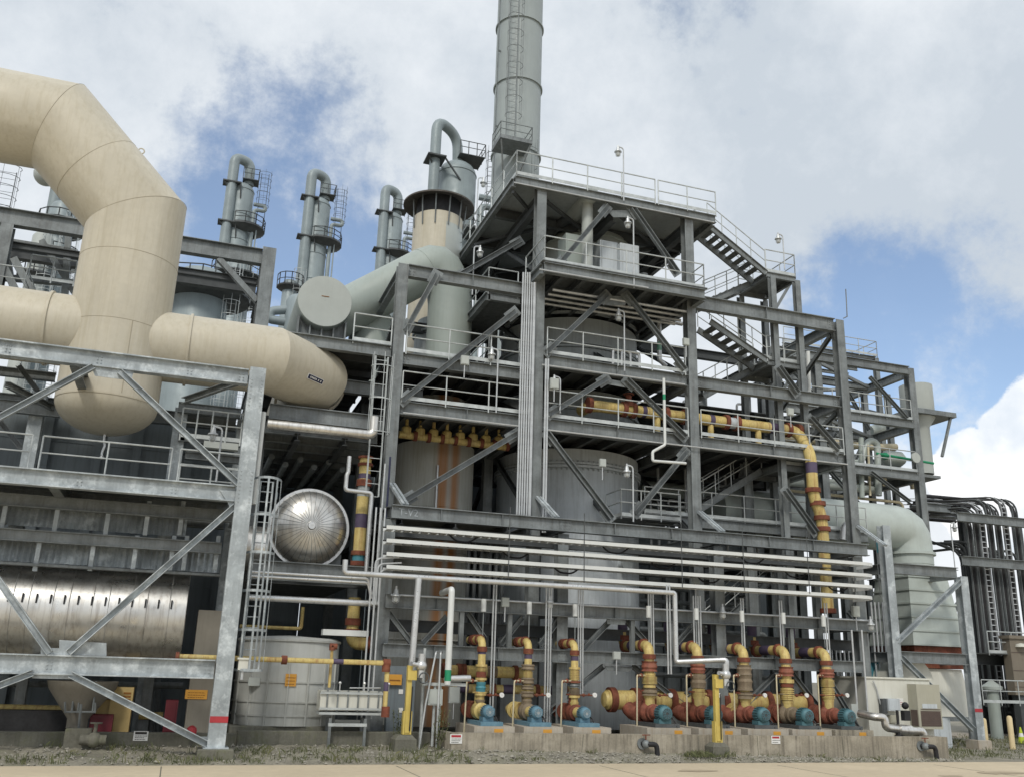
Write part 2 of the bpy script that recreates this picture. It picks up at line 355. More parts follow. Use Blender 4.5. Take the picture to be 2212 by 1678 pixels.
for i in range(230):
    x = rnd.uniform(-6, 8.3); y0 = 27.05+.026*x; yy = rnd.uniform(y0, 29.2) if rnd.random() < .6 else rnd.uniform(y0, y0+.7)
    blades(b, x, yy, bankz(x, yy), 12, rnd.choice((.08,.12,.18,.3)), .22)
for i in range(90):
    x = rnd.uniform(8, 26.3); yy = rnd.choice((27.1+.026*x+rnd.uniform(0,.25), 28.35)); blades(b, x, yy, bankz(x, yy), 10, rnd.choice((.06,.1,.2)), .16)
for i in range(40): blades(b, rnd.uniform(15.5, 17.2), rnd.uniform(27.7, 28.3), .14, 14, rnd.choice((.15,.25)), .2)
b.build('weeds', GRASSM, label='wild weeds growing in the gravel strip beside the road', cat='weeds', kind='stuff', smooth=0)
b = MB()
for i in range(700):
    blades(b, rnd.uniform(26.6, 46), rnd.uniform(28.3, 42), 0, 16, rnd.choice((.1,.16,.26)), .45)
b.build('grass', GRASSM, label='patchy green grass round the cream bollards by the wall end', cat='grass', kind='stuff', smooth=0)
# two taller leafy weeds
def leafy(x, y, z, h, lab):
    b = MB(); s = MB()
    for k in range(7):
        a = rnd.uniform(0, 6.28); top = V((x+rnd.uniform(-.35,.35), y+rnd.uniform(-.25,.25), z+h*rnd.uniform(.55, 1))); s.tube([(x+rnd.uniform(-.1,.1), y, z), top], .008, 4)
        for j in range(34):
            t = rnd.uniform(.2, 1); c = V((x, y, z)).lerp(top, t); d = V((rnd.gauss(0,1), rnd.gauss(0,1), rnd.gauss(.2,.5))).normalized()*rnd.uniform(.06,.13); q = d.cross(V((0,0,1))).normalized()*.02
            b.add([c, c+d*.5+q, c+d, c+d*.5-q], [(0,1,2,3)])
    t = thing('leafy_weed', lab, 'weed', (x, y, z), 'tall weeds by the concrete kerb'); s.build('stem', GRASSM, t); b.build('foliage', GRASSM, t, smooth=0)
p = G(800, 1612, 0); leafy(p.x, 29.2, .3, 1.15, 'bushy green weed under the right end of the ribbed box stand')
p = G(945, 1605, 0); leafy(P(948,1590,28.9).x, 28.9, .25, 1.25, 'tall thin weed right beside the yellow monitor post at the wall corner')
# ------------------------------------------------------------------ left galvanised frame
YL, XL = 27.9, 1.32
fr = thing('galvanised_frame', 'pale mottled galvanised steel frame of bolted beams and braces at the left edge', 'steel frame', (XL, YL, .38))
def bolts(mb, c, nx, nz, dx, dz, y):
    for i in range(nx):
        for j in range(nz):
            mb.lathe([(.001,0),(.022,0),(.022,.02),(.001,.02)], (c[0]+(i-(nx-1)/2)*dx, y, c[1]+(j-(nz-1)/2)*dz), (0,-1,0), 6)
col_ = MB(); col_.ibeam((XL,YL,.38), (XL,YL,10.98), .5, .46, .035, .03, (0,1,0)); bolts(col_, (XL, 10.2), 2, 8, .3, .11, YL-.25); bolts(col_, (XL, 7.4), 2, 9, .3, .11, YL-.25); bolts(col_, (XL, 2.4), 2, 7, .3, .1, YL-.25)
col_.box(XL-.33, XL+.33, YL-.33, YL+.33, .345, .379); c1 = col_.build('column', GAL, fr)
rb = MB(); rb.box(XL-.235, XL+.235, YL-.262, YL-.2535, 1.0, 1.16); rb.build('red_band', REDINK, c1)
for X, Y in ((-8.6, YL), (-8.6, 33.4), (P(72,940,33.4).x, 33.4), (P(384,950,33.4).x, 33.4), (XL, 34)):
    MB().ibeam((X,Y,.3), (X,Y,10.9), .42, .42, .03, .025, (0,1,0)).build('column', GAL, fr)
for z, h in ((10.93,.47), (7.42,.46), (2.61,.5)):
    b = MB(); b.ibeam((-8.3,YL,z-h/2), (XL-.26,YL,z-h/2), h, .3, .035, .03)
    for X in (-5.4, -3.05, -.6, XL-.45): bolts(b, (X, z-h/2), 2, 3 if z > 5 else 3, .1, .09, YL-.022)
    b.build('beam', GAL, fr)
    MB().ibeam((-8.3,34,z-h/2), (XL-.26,34,z-h/2), h, .3, .035, .03).build('beam', STEEL, fr)
    for X in (-3.7, XL): MB().ibeam((X,YL+.28,z-h/2-.01), (X,33.7,z-h/2-.01), h*.9, .26, .03, .025).build('beam', GAL if X > 0 else STEEL, fr)
MB().ibeam((-3.7,34,12.6), (XL+6.5,34,12.6), .5, .3).build('beam', STEEL, fr)
def brace(par, a, b_, m=GAL, h=.17, w=.15, nm='brace'): return MB().chan(a, b_, h, w, .02).build(nm, m, par)
yb = YL-.09
for a, b_ in (((203,793),(-190,1005)), ((258,803),(516,1047)), ((508,1093),(148,1409)), ((-40,1200),(108,1409)), ((72,1452),(-160,1540)), ((152,1455),(452,1608))):
    p, q = P(*a, yb), P(*b_, yb); brace(fr, p, q)
for pts in (((195,788),(290,800),(283,822),(205,812)), ((88,1398),(128,1399),(128,1381),(230,1388),(230,1416),(88,1412)), ((475,1058),(518,1060),(518,1100),(495,1090)), ((60,1450),(165,1452),(160,1466),(70,1464)), ((420,1590),(470,1590),(470,1612),(440,1608))):
    MB().poly([P(x,y,YL-.055) for x, y in pts], .02).build('gusset_plate', GAL, fr)
for a, b_ in (((0,910),(80,1010)), ((40,790),(100,870)), ((395,985),(500,960)), ((380,1050),(505,1110))):
    brace(fr, P(*a, 33.8), P(*b_, 33.8), STEEL)
brace(fr, P(400,866,31), P(540,818,28.3), STEEL, .2); brace(fr, P(10,830,31), P(110,880,33), STEEL, .2)
dk = MB(); dk.box(-8.3, XL-.3, YL+.3, 33.7, 7.43, 7.47); dk.build('deck', GRATE, fr)
for xs in ((80, 362), (384, 520), (-60, 52)):
    a, b_ = P(xs[0],1022,28.6), P(xs[1],1050,28.6); b = MB(); rail(b, [(a.x,28.6,7.5), (b_.x,28.6,7.5)], 1.0, 1.4, .026, False); b.build('handrail', RAILM, fr)
# concrete footing
def block(name, x0, x1, y0, y1, z0, z1, m, lab, cat, bev=.02, **k):
    b = MB(); b.lathe([(0,0)],(0,0,0)) if 0 else None
    e = bev
    b.add([(x0,y0,z0),(x1,y0,z0),(x1,y1,z0),(x0,y1,z0),(x0,y0,z1-e),(x1,y0,z1-e),(x1,y1,z1-e),(x0,y1,z1-e),(x0+e,y0+e,z1),(x1-e,y0+e,z1),(x1-e,y1-e,z1),(x0+e,y1-e,z1)],
          [(0,3,2,1),(0,1,5,4),(1,2,6,5),(2,3,7,6),(3,0,4,7),(4,5,9,8),(5,6,10,9),(6,7,11,10),(7,4,8,11),(8,9,10,11)])
    return b.build(name, m, label=lab, cat=cat, smooth=0, **k)
block('concrete_footing', .86, 1.78, YL-.45, YL+.45, -.05, .342, CONCD, 'square mossy concrete footing under the mottled galvanised corner column', 'footing')
# kerb walls
zk = P(200,1581,29.4).z
block('concrete_kerb', -14, 1.9, 29.4, 29.75, -.05, zk, CONCD, 'low mossy concrete kerb wall behind the galvanised frame braces', 'kerb')
xk = P(935,1583,30).x
block('concrete_kerb', 2.0, xk-.1, 29.9, 30.3, -.05, P(700,1579,29.9).z, CONCD, 'low stained concrete kerb wall in front of the round grey tank', 'kerb')
def sign(name, x, y, Y, w_, h_, base, head, lines, lab, cat='sign', headh=.33, parent=None):
    p = P(x, y, Y); t = thing(name, lab, cat, (p.x, Y, p.z-h_/2)) if parent is None else None
    MB().box(p.x-w_/2, p.x+w_/2, Y-.012, Y, p.z-h_/2, p.z+h_/2).build('plate', base, t or parent, smooth=0)
    if head: MB().box(p.x-w_*.4, p.x+w_*.4, Y-.016, Y-.013, p.z+h_/2-h_*headh, p.z+h_/2-h_*.08).build('header', head, t or parent, smooth=0)
    b = MB(); n = len(lines)
    for i, (l, mm) in enumerate(lines):
        zz = p.z+h_/2-h_*((headh if head else .1)+.08)-(i+.5)*h_*(1-(headh if head else .1)-.12)/n; xx = p.x-w_*.38
        while xx < p.x-w_*.38+w_*.76*l:
            ww = rnd.uniform(.05,.12)*w_; b.box(xx, xx+ww, Y-.015, Y-.0125, zz-h_*.035, zz+h_*.035); xx += ww+.025*w_
    b.build('lettering', lines[0][1], t or parent, smooth=0); return t
sign('danger_sign', 304, 1588.5, 29.395, .38, .25, SIGNW, INK, [(1,INK),(.8,INK),(.9,INK)], 'small white notice with black header on the mossy kerb under the frame')
sign('danger_sign', 985, 1595, 28.49, .37, .26, SIGNW, REDINK, [(1,INK),(.9,INK),(.7,INK)], 'white and red danger notice on the concrete wall below the leftmost small pump')
sign('danger_sign', 1675.5, 1597, 28.49, .34, .25, SIGNW, REDINK, [(1,INK),(.8,INK)], 'white and red danger notice on the concrete wall below the fourth large pump')
# ------------------------------------------------------------------ tan flue ducts
X0, YD, RD = -3.06, 32.0, 1.56
t = thing('tan_flue_duct', 'huge tan mitred flue duct rising from a domed bottom behind the galvanised frame', 'duct', (X0, YD, 9.5))
b = MB(); b.lathe([(RD*math.sin(a), 10.45-1.0*math.cos(a)) for a in [i*math.pi/2/10 for i in range(11)]], (X0,YD,0), (0,0,1), 48)
b.tube([(X0,YD,10.45), (X0,YD,17.1), (X0-2.86,YD,20.02), (-14,YD,20.02)], RD, 48, False); b.build('body', TAN, t, smooth=22)
SEAM = mat('tan_seam', (.34,.30,.22), .6, 0, .2, 1)
for z in (10.4, 12.9, 15.3): MB().torus((X0,YD,z), (0,0,1), RD+.002, .0065, 48, 5).build('weld_seam', SEAM, t)
MB().torus((X0-1.45,YD,18.58), (-.70,0,.714), RD+.002, .0065, 48, 5).build('weld_seam', SEAM, t)
MB().torus((X0-5.2,YD,20.02), (1,0,0), RD+.002, .0065, 48, 5).build('weld_seam', SEAM, t)
for c_, n_ in (((X0,YD,17.1),(-.39,0,.92)), ((X0-2.86,YD,20.02),(-.93,0,.38))):      # mitre welds
    n_ = V(n_).normalized(); b = MB(); e1 = V((0,1,0)); e2 = n_.cross(e1); k_ = 1/math.cos(R(22.6)); pts = [V(c_)+e1*((RD+.003)*math.cos(a))+e2*((RD+.003)*k_*math.sin(a)) for a in [2*math.pi*i/48 for i in range(49)]]; b.tube(pts, .007, 5, False); b.build('weld_seam', SEAM, t)
b = MB(); b.bar((X0+.5,YD-RD*.947-.003,10.5),(X0+.5,YD-RD*.947-.003,12.9),.016,.016); b.build('weld_seam', SEAM, t)
dd = P(392,840,31)
for sgn, xe in ((1, 0), (-1, 0)):
    b = MB()
    if sgn > 0: pts = [(X0+.8,YD,12.62), (1.95,YD,12.62), (3.6,YD+1.65,12.62), (3.6,40,12.62)]
    else: pts = [(X0-.8,YD,12.75), (-14,YD,12.75)]
    b.tube(pts, 1.17, 40, False); br = b.build('branch_duct', TAN, t, smooth=22)
    xb = P(410,720,31).x if sgn > 0 else P(97,690,31).x
    MB().lathe([(1.16,-.04),(1.23,-.04),(1.23,.04),(1.16,.04)], (xb,YD,12.62 if sgn > 0 else 12.75), (1,0,0), 40).build('flange_ring', TAN, br)
pd = P(225,945,YD); b = MB(); b.tube(bend([(pd.x,YD,9.5),(pd.x,YD,9.25),(pd.x+.06,YD,9.1),(pd.x,YD,8.85),(pd.x+.02,YD,8.7)],.1), .04, 7); b.ball((pd.x+.02,YD,8.7),.07); b.build('drain_pipe', SILVP, t)
p = P(305,325,YD-.3); MB().torus((p.x,YD-.2,p.z+.02), (0,1,0), .1, .025, 14, 6).build('lifting_lug', TAN, t)
# small plate with lettering
pc = P(666,835,32.6); dr = V((.707,.707,0)); nrm = V((.707,-.707,-.12)).normalized(); upv = nrm.cross(dr)*-1
q = V((2.72,32.77,12.62)); c0 = q+V((.707,-.707,0))*1.17*.92+V((0,0,-1.17*.40)); nr = (c0-q).normalized(); uv = dr.cross(nr).normalized(); uv = uv if uv.z > 0 else -uv
def plq(mb, u0, u1, v0, v1, th): mb.poly([c0+nr*th+dr*u+uv*v for u, v in ((u0,v0),(u1,v0),(u1,v1),(u0,v1))], .012)
pt = thing('name_plate', 'small navy name plate with white border on the tan duct elbow', 'plate', c0)
m1 = MB(); plq(m1, -.43, .43, -.1, .1, .012); m1.build('border', SIGNW, pt); m1 = MB(); plq(m1, -.40, .40, -.075, .075, .022); m1.build('panel', NAVY, pt)
m1 = MB(); xx = -.3
while xx < .32: plq(m1, xx, xx+.045, -.03, .035, .031); xx += .075 if rnd.random() < .75 else .13
m1.build('lettering', SIGNW, pt)
# saddle under the elbow
t = thing('duct_saddle', 'tan curved saddle bracket under the end of the tan duct elbow', 'saddle', (3.6,34,11.2)); b = MB()
b.lathe([(1.15,-.15),(1.22,-.15),(1.22,.15),(1.15,.15)], (3.35,34.2,12.62), (0,1,0), 24, R(20), R(160)) if 0 else b.lathe([(1.18,-.15),(1.25,-.15),(1.25,.15),(1.18,.15)], (3.6,34.2,12.62), (0,-1,0), 24, R(190), R(350))
b.build('cradle', TAN, t); b = MB(); b.box(2.3,2.4,33.9,34.4,11.0,12.3); b.box(4.3,4.4,33.9,34.4,11.0,12.3); b.box(3.2,3.3,33.9,34.4,11.0,11.45); b.build('rib', TAN, t)
# ------------------------------------------------------------------ big silver drum and its corrugated skirt
zt, zb = P(200,1222,31).z, P(200,1432,31).z; rc = (zt-zb)/2; zc = (zt+zb)/2; xe = P(392,1320,31).x; ydr = 31+rc*.2
t = thing('insulated_drum', 'large horizontal drum in banded silver insulation low inside the galvanised frame', 'drum', (xe-4, ydr, zb))
b = MB(); pr = [(.01,0)]
b.lathe([(rc*.96,-.14),(rc,-.12),(rc,12)], (xe,ydr,zc), (-1,0,0), 56); b.lathe([(.01,.0),(rc*.5,.0),(rc*.96,-.135)], (xe-.14,ydr,zc), (1,0,0), 40); b.build('jacket', SILV, t, smooth=25)
b = MB()
for k in range(15): b.torus((xe-.35-k*.52-.1*(k % 2),ydr,zc), (1,0,0), rc+.003, .012, 48, 4)
b.build('band', SILV, t)
b = MB()
for k in range(18):
    a = R(-14); b.box(xe-.3-k*.36-.022, xe-.3-k*.36+.022, ydr-rc*math.cos(a)-.05, ydr-rc*math.cos(a)+.03, zc+.2, zc+.45)
b.build('buckle', BLK, t, kind='stuff')
def corr(name, x0, x1, Y, z0, z1, lab, tilt=.25):
    b = MB(); n = int((x1-x0)/.035); vs = []; fs = []
    for i in range(n+1):
        x = x0+(x1-x0)*i/n; dy = .035*math.sin(2*math.pi*x/.17)
        vs += [(x, Y+dy, z0), (x, Y+dy+tilt, z1)]
        if i: fs.append((2*i-2, 2*i, 2*i+1, 2*i-1))
    b.add(vs, fs); return b.build(name, GAL, label=lab, cat='cladding', group='corrugated skirts over the drum')
xr = P(405,1120,30.2).x
corr('corrugated_sheet', -9, xr, 30.2, P(200,1145,30.2).z, P(200,1098,30.2).z, 'upper strip of corrugated cladding between grey beams above the silver drum')
corr('corrugated_sheet', -9, P(478,1200,30.2).x, 30.2, P(200,1221,30.2).z, P(200,1162,30.2).z, 'lower strip of corrugated cladding right above the silver drum')
t = thing('skirt_frame', 'dark grey beams and short posts carrying corrugated cladding above the silver drum', 'steel frame', (-4,29.9,4))
for (a, b_, h) in (((0,1073),(540,1122),.36), ((0,1152),(478,1184),.34), ((0,1040),(500,1085),.3)):
    p, q = P(*a,29.85), P(*b_,29.85); d = (q-p)/(q.x-p.x); zz = (p.z+q.z)/2; Y = 29.85 if h != .3 else 31.5
    MB().ibeam((-9,Y,zz), (q.x,Y,zz), h, .22).build('beam', STEEL, t)
b = MB(); zz = P(200,1223,30.05).z; b.box(-9, P(478,1215,30.05).x, 29.8, 30.1, zz-.09, zz-.02); b.build('edge_channel', STEEL, t)
for y0, xs in ((1118, (8,122,233,318,392)), (1193, (82,200,292,372,400,468))):
    for x in xs:
        p = P(x, y0, 29.95); MB().ibeam((p.x,29.95,p.z-.52), (p.x,29.95,p.z+.5), .14, .12, .014, .012, (0,1,0)).build('post', GAL, t)
t = thing('inner_access_steel', 'grey rails, trays and beams in the shade behind the domed end of the tan duct', 'steel frame', (0,33,8))
for (a, b_, h, Y) in (((-20,868),(130,893),.4,33.0),((385,880),(520,893),.35,33.0),((385,945),(520,955),.3,33.2),((-20,800),(120,815),.3,34.6),((400,985),(520,992),.25,33.2)):
    p, q = P(*a,Y), P(*b_,Y); zz = (p.z+q.z)/2; MB().ibeam((p.x,Y,zz),(q.x,Y,zz),h,.24,.025,.02).build('beam', STEEL, t)
b = MB(); p, q = P(390,930,32.6), P(520,940,32.6); rail(b, [(p.x,32.6,p.z-.2),(q.x,32.6,p.z-.2)], 1.0, .45, .03)
p, q = P(385,1040,32.6), P(520,1050,32.6); rail(b, [(p.x,32.6,p.z-.4),(q.x,32.6,p.z-.4)], 1.0, .9, .03); b.build('handrail', RAILM, t)
p, q = P(440,958,32.4), P(515,962,32.4); MB().box(p.x,q.x,32.4,32.7,p.z-.1,p.z+.12).build('cable_tray', CAPM, t, smooth=0)
# inner wall behind
t = thing('panel_wall', 'dark blue grey panelled wall deep inside the left galvanised frame', 'wall', (-4, 36, 0)); b = MB()
for k in range(9):
    z0 = .3+k*1.2; b.box(-12, 1.55, 36, 36.2, z0, z0+1.17)
b.box(-12,1.5,36.03,36.25,.2,11.2); b.build('panel', PANEL, t)
b = MB()
for X in (-7.3,-5.2,-3.5,-2.2,-.4,1.1): b.ibeam((X,35.9,.3), (X,35.9,11.1), .2, .3, .02, .02, (0,1,0))
b.build('stiffener', PANEL, t)
# lower bay contents
def cab(name, x0, x1, y0, y1, Y, dep, m, lab, cat, **k):
    a, c = P(x0, y1, Y), P(x1, y0, Y); return block(name, a.x, c.x, Y, Y+dep, max(a.z,.02) if 0 else a.z, c.z, m, lab, cat, **k)
a = P(428,1575,30.4); c_ = P(470,1318,30.4)
t = thing('concrete_pier', 'taupe concrete pier with an orange warning sign beside the galvanised column', 'pier', (a.x,30.4,0)); x0 = P(398,1575,30.4).x
MB().box(x0, P(462,1575,30.4).x, 30.4, 31.6, 0, c_.z).build('shaft', PIER, t, smooth=0)
sign('warning_sign', 424, 1499, 30.39, .62, .26, ORANGE, None, [(1,BROWNINK),(.95,BROWNINK),(.9,BROWNINK)], 'orange warning sign with brown lettering on the taupe pier')
t = thing('tan_cabinet', 'tan cabinet with a faded label behind the diagonal brace under the drum', 'cabinet', (P(250,1580,31).x,31,.5)); 
p, q = P(228,1582,31), P(290,1484,31); MB().box(p.x,q.x,31,31.9,p.z,q.z).build('body', TANBOX, t, smooth=0); MB().box(P(205,1545,31.2).x,p.x,31.1,31.8,P(215,1585,31).z,P(215,1510,31).z).build('side_box', TANBOX, t, smooth=0)
b = MB(); 
for k in range(3): z = P(276,1496+k*7,30.98).z; b.box(P(268,1490,30.98).x, P(284,1490,30.98).x, 30.985, 30.996, z-.03, z+.02)
b.build('label', BROWNINK, t)
t = thing('red_cabinet', 'dark red cabinet standing just left of the taupe pier', 'cabinet', (P(370,1580,31).x,31,.5)); p, q = P(350,1583,31), P(386,1512,31)
MB().box(p.x,q.x,31,31.8,p.z,q.z).build('body', MAROON, t, smooth=0); MB().box(p.x+.05,q.x-.05,30.985,30.999,p.z+.05,q.z-.05).build('door', MAROON, t, smooth=0)
block('maroon_box', P(190,1580,30.6).x, P(240,1580,30.6).x, 30.6, 31.0, P(200,1583,30.6).z, P(200,1542,30.6).z, MAROON, 'dark maroon box low beside the tan cabinet', 'box')
t = thing('drain_sump', 'hopper shaped grey drain cone with rods hanging over a mossy plinth', 'hopper', (P(180,1580,30.5).x,30.5,.2)); p = P(180,1470,30.5); q = P(180,1560,30.5)
MB().lathe([(.95,p.z),(.9,p.z-.2),(.28,q.z+.1),(.28,q.z-.15)], (p.x,30.6,0), (0,0,1), 20).build('cone', PIER, t)
for x in (155,168,200): MB().tube([P(x+8,1470,30.0), P(x,1535,30.0)], .03, 6).build('rod', STEEL, t)
b = MB(); b.tube([P(140,1515,30.0),P(141,1537,30.0),P(205,1537,30.0),P(206,1517,30.0)], .03, 6); b.build('frame', STEEL, t); MB().tube([P(175,1520,29.2),P(168,1590,29.2)], .035, 6).build('rod', STEEL, t)
block('concrete_plinth', P(138,1600,29.0).x, P(195,1600,29.0).x, 28.9, 29.36, -.03, P(160,1572,29.0).z, CONCD, 'small mossy concrete plinth in front of the kerb under the drain cone', 'plinth')
t = thing('valve', 'small mossy valve body beside the plinth in the weeds', 'valve', P(205,1605,28.7)); b = MB(); p = P(203,1597,28.7); b.ball(p,.2,10); b.cyl(p-V((.35,0,0)),p+V((.3,0,0)),.13); b.cyl(p,p+V((0,0,.4)),.05); b.build('body', CONCD, t); MB().torus(p+V((0,0,.42)),(0,0,1),.14,.02,16,5).build('handwheel', CONCD, t)
# ladder with cage on the column, conduit and boxes
t = thing('cage_ladder', 'galvanised caged ladder on the right of the pale corner column', 'ladder', (2.05,28.1,2.2)); zt, zb = P(570,1035,28.1).z, P(520,1450,28.1).z
b = MB(); xa, xb = P(557,1060,28.1).x, P(576,1060,28.1).x
for x in (1.78, 2.14): b.tube([(x,28.35,zb),(x,28.35,zt)], .03, 6)
z = zb
while z < zt: b.tube([(1.78,28.35,z),(2.14,28.35,z)], .016, 5); z += .3
b.build('rails', GAL, t); b = MB(); z = zb+.05; k = 0
while z < zt+.01:
    pts = [V((1.96+.42*math.sin(a)*(1.0), 28.35-.75*math.cos(a)*.95+.0, z)) for a in [R(d) for d in range(-100,101,20)]]
    for u, v_ in zip(pts, pts[1:]): b.bar(u, v_, .012, .07)
    z += (zt-zb-.05)/5.0
for a in (-75,-38,0,38,75): x, y = 1.96+.42*math.sin(R(a)), 28.35-.7125*math.cos(R(a)); b.bar((x,y,zb+.05),(x,y,zt), .055, .012, (math.sin(R(a)),-math.cos(R(a)),0))
b.build('cage', GAL, t)
p, q = P(569,890,28.2), P(545,1088,28.2); MB().tube([(p.x,28.2,q.z),(p.x,28.2,p.z)], .085, 10).build('white_downpipe', WHITE, label='white vertical downpipe right beside the upper pale column', cat='pipe')
t = thing('junction_box', 'white weathered junction box at the foot of the caged ladder', 'junction box', P(524,1448,27.9)); p, q = P(513,1446,27.9), P(536,1424,27.9)
MB().box(p.x,q.x,27.75,28.05,p.z,q.z).build('body', SHEDM, t); MB().box(p.x-.04,q.x+.04,27.71,28.09,q.z,q.z+.05).build('lid', SHEDM, t); MB().tube([((p.x+q.x)/2,27.8,p.z),((p.x+q.x)/2,27.8,p.z-.25)], .04,7).build('conduit', COND, t)
t = thing('red_beacon', 'small red beacon lamp at the foot of the diagonal brace', 'beacon', P(412,1584,29.2)); p = P(414,1578,29.2); MB().lathe([(.12,-.12),(.14,0),(.12,.09),(.05,.14),(.001,.15)],p).build('lens', REDINK, t); MB().lathe([(.11,-.2),(.11,-.12)],p).build('base', BLK, t)
# ------------------------------------------------------------------ central steel structure
YF, YB = 32.5, 44.5
XC = (6.41, 11.93, 18.71, 26.2)
ZR, ZA, Z2, Z3, Z3L, Z4, Z5, Z6, Z7 = 21.85, 17.25, 18.0, 14.4, 13.7, 11.85, 7.8, 4.87, 3.3
cs = thing('process_structure', 'tall weathered grey steel process structure with railed platforms in the middle', 'steel frame', (16, 36, 0))
def ib(a, b_, h=.5, w=.3, m=STEEL, par=None, nm='beam', up=(0,0,1)): return MB().ibeam(a, b_, h, w, .03, .025, up).build(nm, m, par or cs)
def colm(x, y, z0, z1, par=None, m=STEEL, w=.4): return MB().ibeam((x,y,z0), (x,y,z1), w, w, .035, .025, (0,1,0)).build('column', m, par or cs)
for x, zt in zip(XC, (17.3, 21.75, 21.8, 18.05)):
    for y in (YF, 38.5, YB): colm(x, y, .6, zt-.1 if y == YF else min(zt, 17.9 if y < 44 else 21.6)-.1)
# front beams between columns (they butt against the column flanges)
g = .21
def fbeam(i, z, h=.5, Y=YF, m=STEEL, w=.3):
    b = MB(); b.ibeam((XC[i]+g,Y,z-h/2), (XC[i+1]-g,Y,z-h/2), h, w, .03, .025)
    if Y == YF:
        for x in (XC[i]+g+.16, XC[i+1]-g-.16): b.box(x-.15,x+.15,Y-.028,Y-.0135,z-h+.05,z-.05); bolts(b, (x, z-h/2), 2, 3, .14, .12, Y-.028)
        b.box((XC[i]+XC[i+1])/2-.01,(XC[i]+XC[i+1])/2+.01,Y-.14,Y-.013,z-h+.035,z-.035)
    b.build('beam', m, cs)
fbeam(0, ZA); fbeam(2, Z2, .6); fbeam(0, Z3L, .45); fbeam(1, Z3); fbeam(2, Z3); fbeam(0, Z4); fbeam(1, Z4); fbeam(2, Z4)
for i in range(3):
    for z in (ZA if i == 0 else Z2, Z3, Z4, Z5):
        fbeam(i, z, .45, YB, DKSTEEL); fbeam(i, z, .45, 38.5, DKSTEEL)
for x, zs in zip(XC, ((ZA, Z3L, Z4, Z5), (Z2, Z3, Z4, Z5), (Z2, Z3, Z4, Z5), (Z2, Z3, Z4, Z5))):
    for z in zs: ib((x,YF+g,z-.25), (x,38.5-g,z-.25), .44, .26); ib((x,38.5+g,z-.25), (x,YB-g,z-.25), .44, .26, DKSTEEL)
# roof: edge beams, joists, plan bracing, deck plate
x0, x1, y1 = 10.76, 20.0, 45.5
ib((x0,YF-.22,ZR-.2), (x1,YF-.22,ZR-.2), .36, .2); ib((x0,YF,ZR-.2), (x0,y1,ZR-.2), .36, .2); ib((x1,YF,ZR-.2), (x1,y1,ZR-.2), .36, .2)
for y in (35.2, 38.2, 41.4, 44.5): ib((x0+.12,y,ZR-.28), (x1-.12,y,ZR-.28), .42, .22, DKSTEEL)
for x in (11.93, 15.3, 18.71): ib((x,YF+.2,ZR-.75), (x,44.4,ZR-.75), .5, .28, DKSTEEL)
for a, b_ in (((10.8,32.7),(13,35.1)),((13,35.3),(10.8,38.1)),((10.8,38.3),(13,41.3)),((15.4,32.7),(18.5,35.1)),((18.5,35.3),(15.4,38.1)),((12,32.7),(15.2,35.1)),((15.2,35.3),(12,38.1)),((18.8,32.7),(19.9,35.1)),((18.8,38.1),(19.9,35.3)),((12,41.3),(15.2,38.4)),((18.6,41.3),(15.4,38.4))):
    MB().bar((*a,ZR-.5), (*b_,ZR-.5), .12, .14).build('brace', DKSTEEL, cs)
MB().box(x0, x1, YF-.2, y1, ZR, ZR+.04).build('deck', VESSD, cs)  # paler grey deck stands in for bounced light on the underside
b = MB(); rail(b, [(x0,y1,ZR+.04), (x0,YF-.3,ZR+.04), (17.05,YF-.3,ZR+.04)]); b.build('handrail', RAILM, cs)
b = MB(); rail(b, [(17.2,YF-.3,ZR+.04), (x1,YF-.3,ZR+.04)]); b.build('handrail', RAILM, cs)
b = MB(); rail(b, [(x1,YF+1.4,ZR+.04), (x1,y1,ZR+.04)]); b.build('handrail', RAILM, cs)
# level 2: projecting platform
Y2 = 31.35; z2 = P(1180,566,Y2).z; xa, xb = P(1176,566,Y2).x, P(1522,645,Y2).x
ib((xa,Y2,z2-.25), (xb,Y2,z2-.25), .42, .24); ib((xa,Y2+.15,z2-.25), (xa,38,z2-.25), .42, .24); ib((xb,Y2+.15,z2-.25), (xb,38,z2-.25), .42, .24)
for k in range(7): x = xa+.9+k*(xb-xa-1)/6.6; ib((x,Y2+.15,z2-.24), (x,38,z2-.24), .3, .16, DKSTEEL)
MB().box(xa-.1, xb+.1, Y2-.1, 38.3, z2, z2+.04).build('deck', GRATE, cs)
b = MB(); rail(b, [(xa,33.5,z2+.04), (xa,Y2,z2+.04), (xb,Y2,z2+.04), (xb,32.6,z2+.04)]); b.build('handrail', RAILM, cs)
# left wing decks of level 2 and 3 (seen end on)
for z, yy in ((17.55, 34.0), (Z3, 33.6)):
    MB().box(10.3, XC[1]-.3, yy, 43, z-.28, z-.22).build('deck', GRATE, cs); ib((10.3,yy,z-.4), (10.3,43,z-.4), .36, .2); ib((10.4,yy,z-.4), (XC[1]-.25,yy,z-.4), .34, .2)
    b = MB(); rail(b, [(XC[1]-.35,yy,z-.2), (10.3,yy,z-.2), (10.3,43,z-.2)]); b.build('handrail', RAILM, cs)
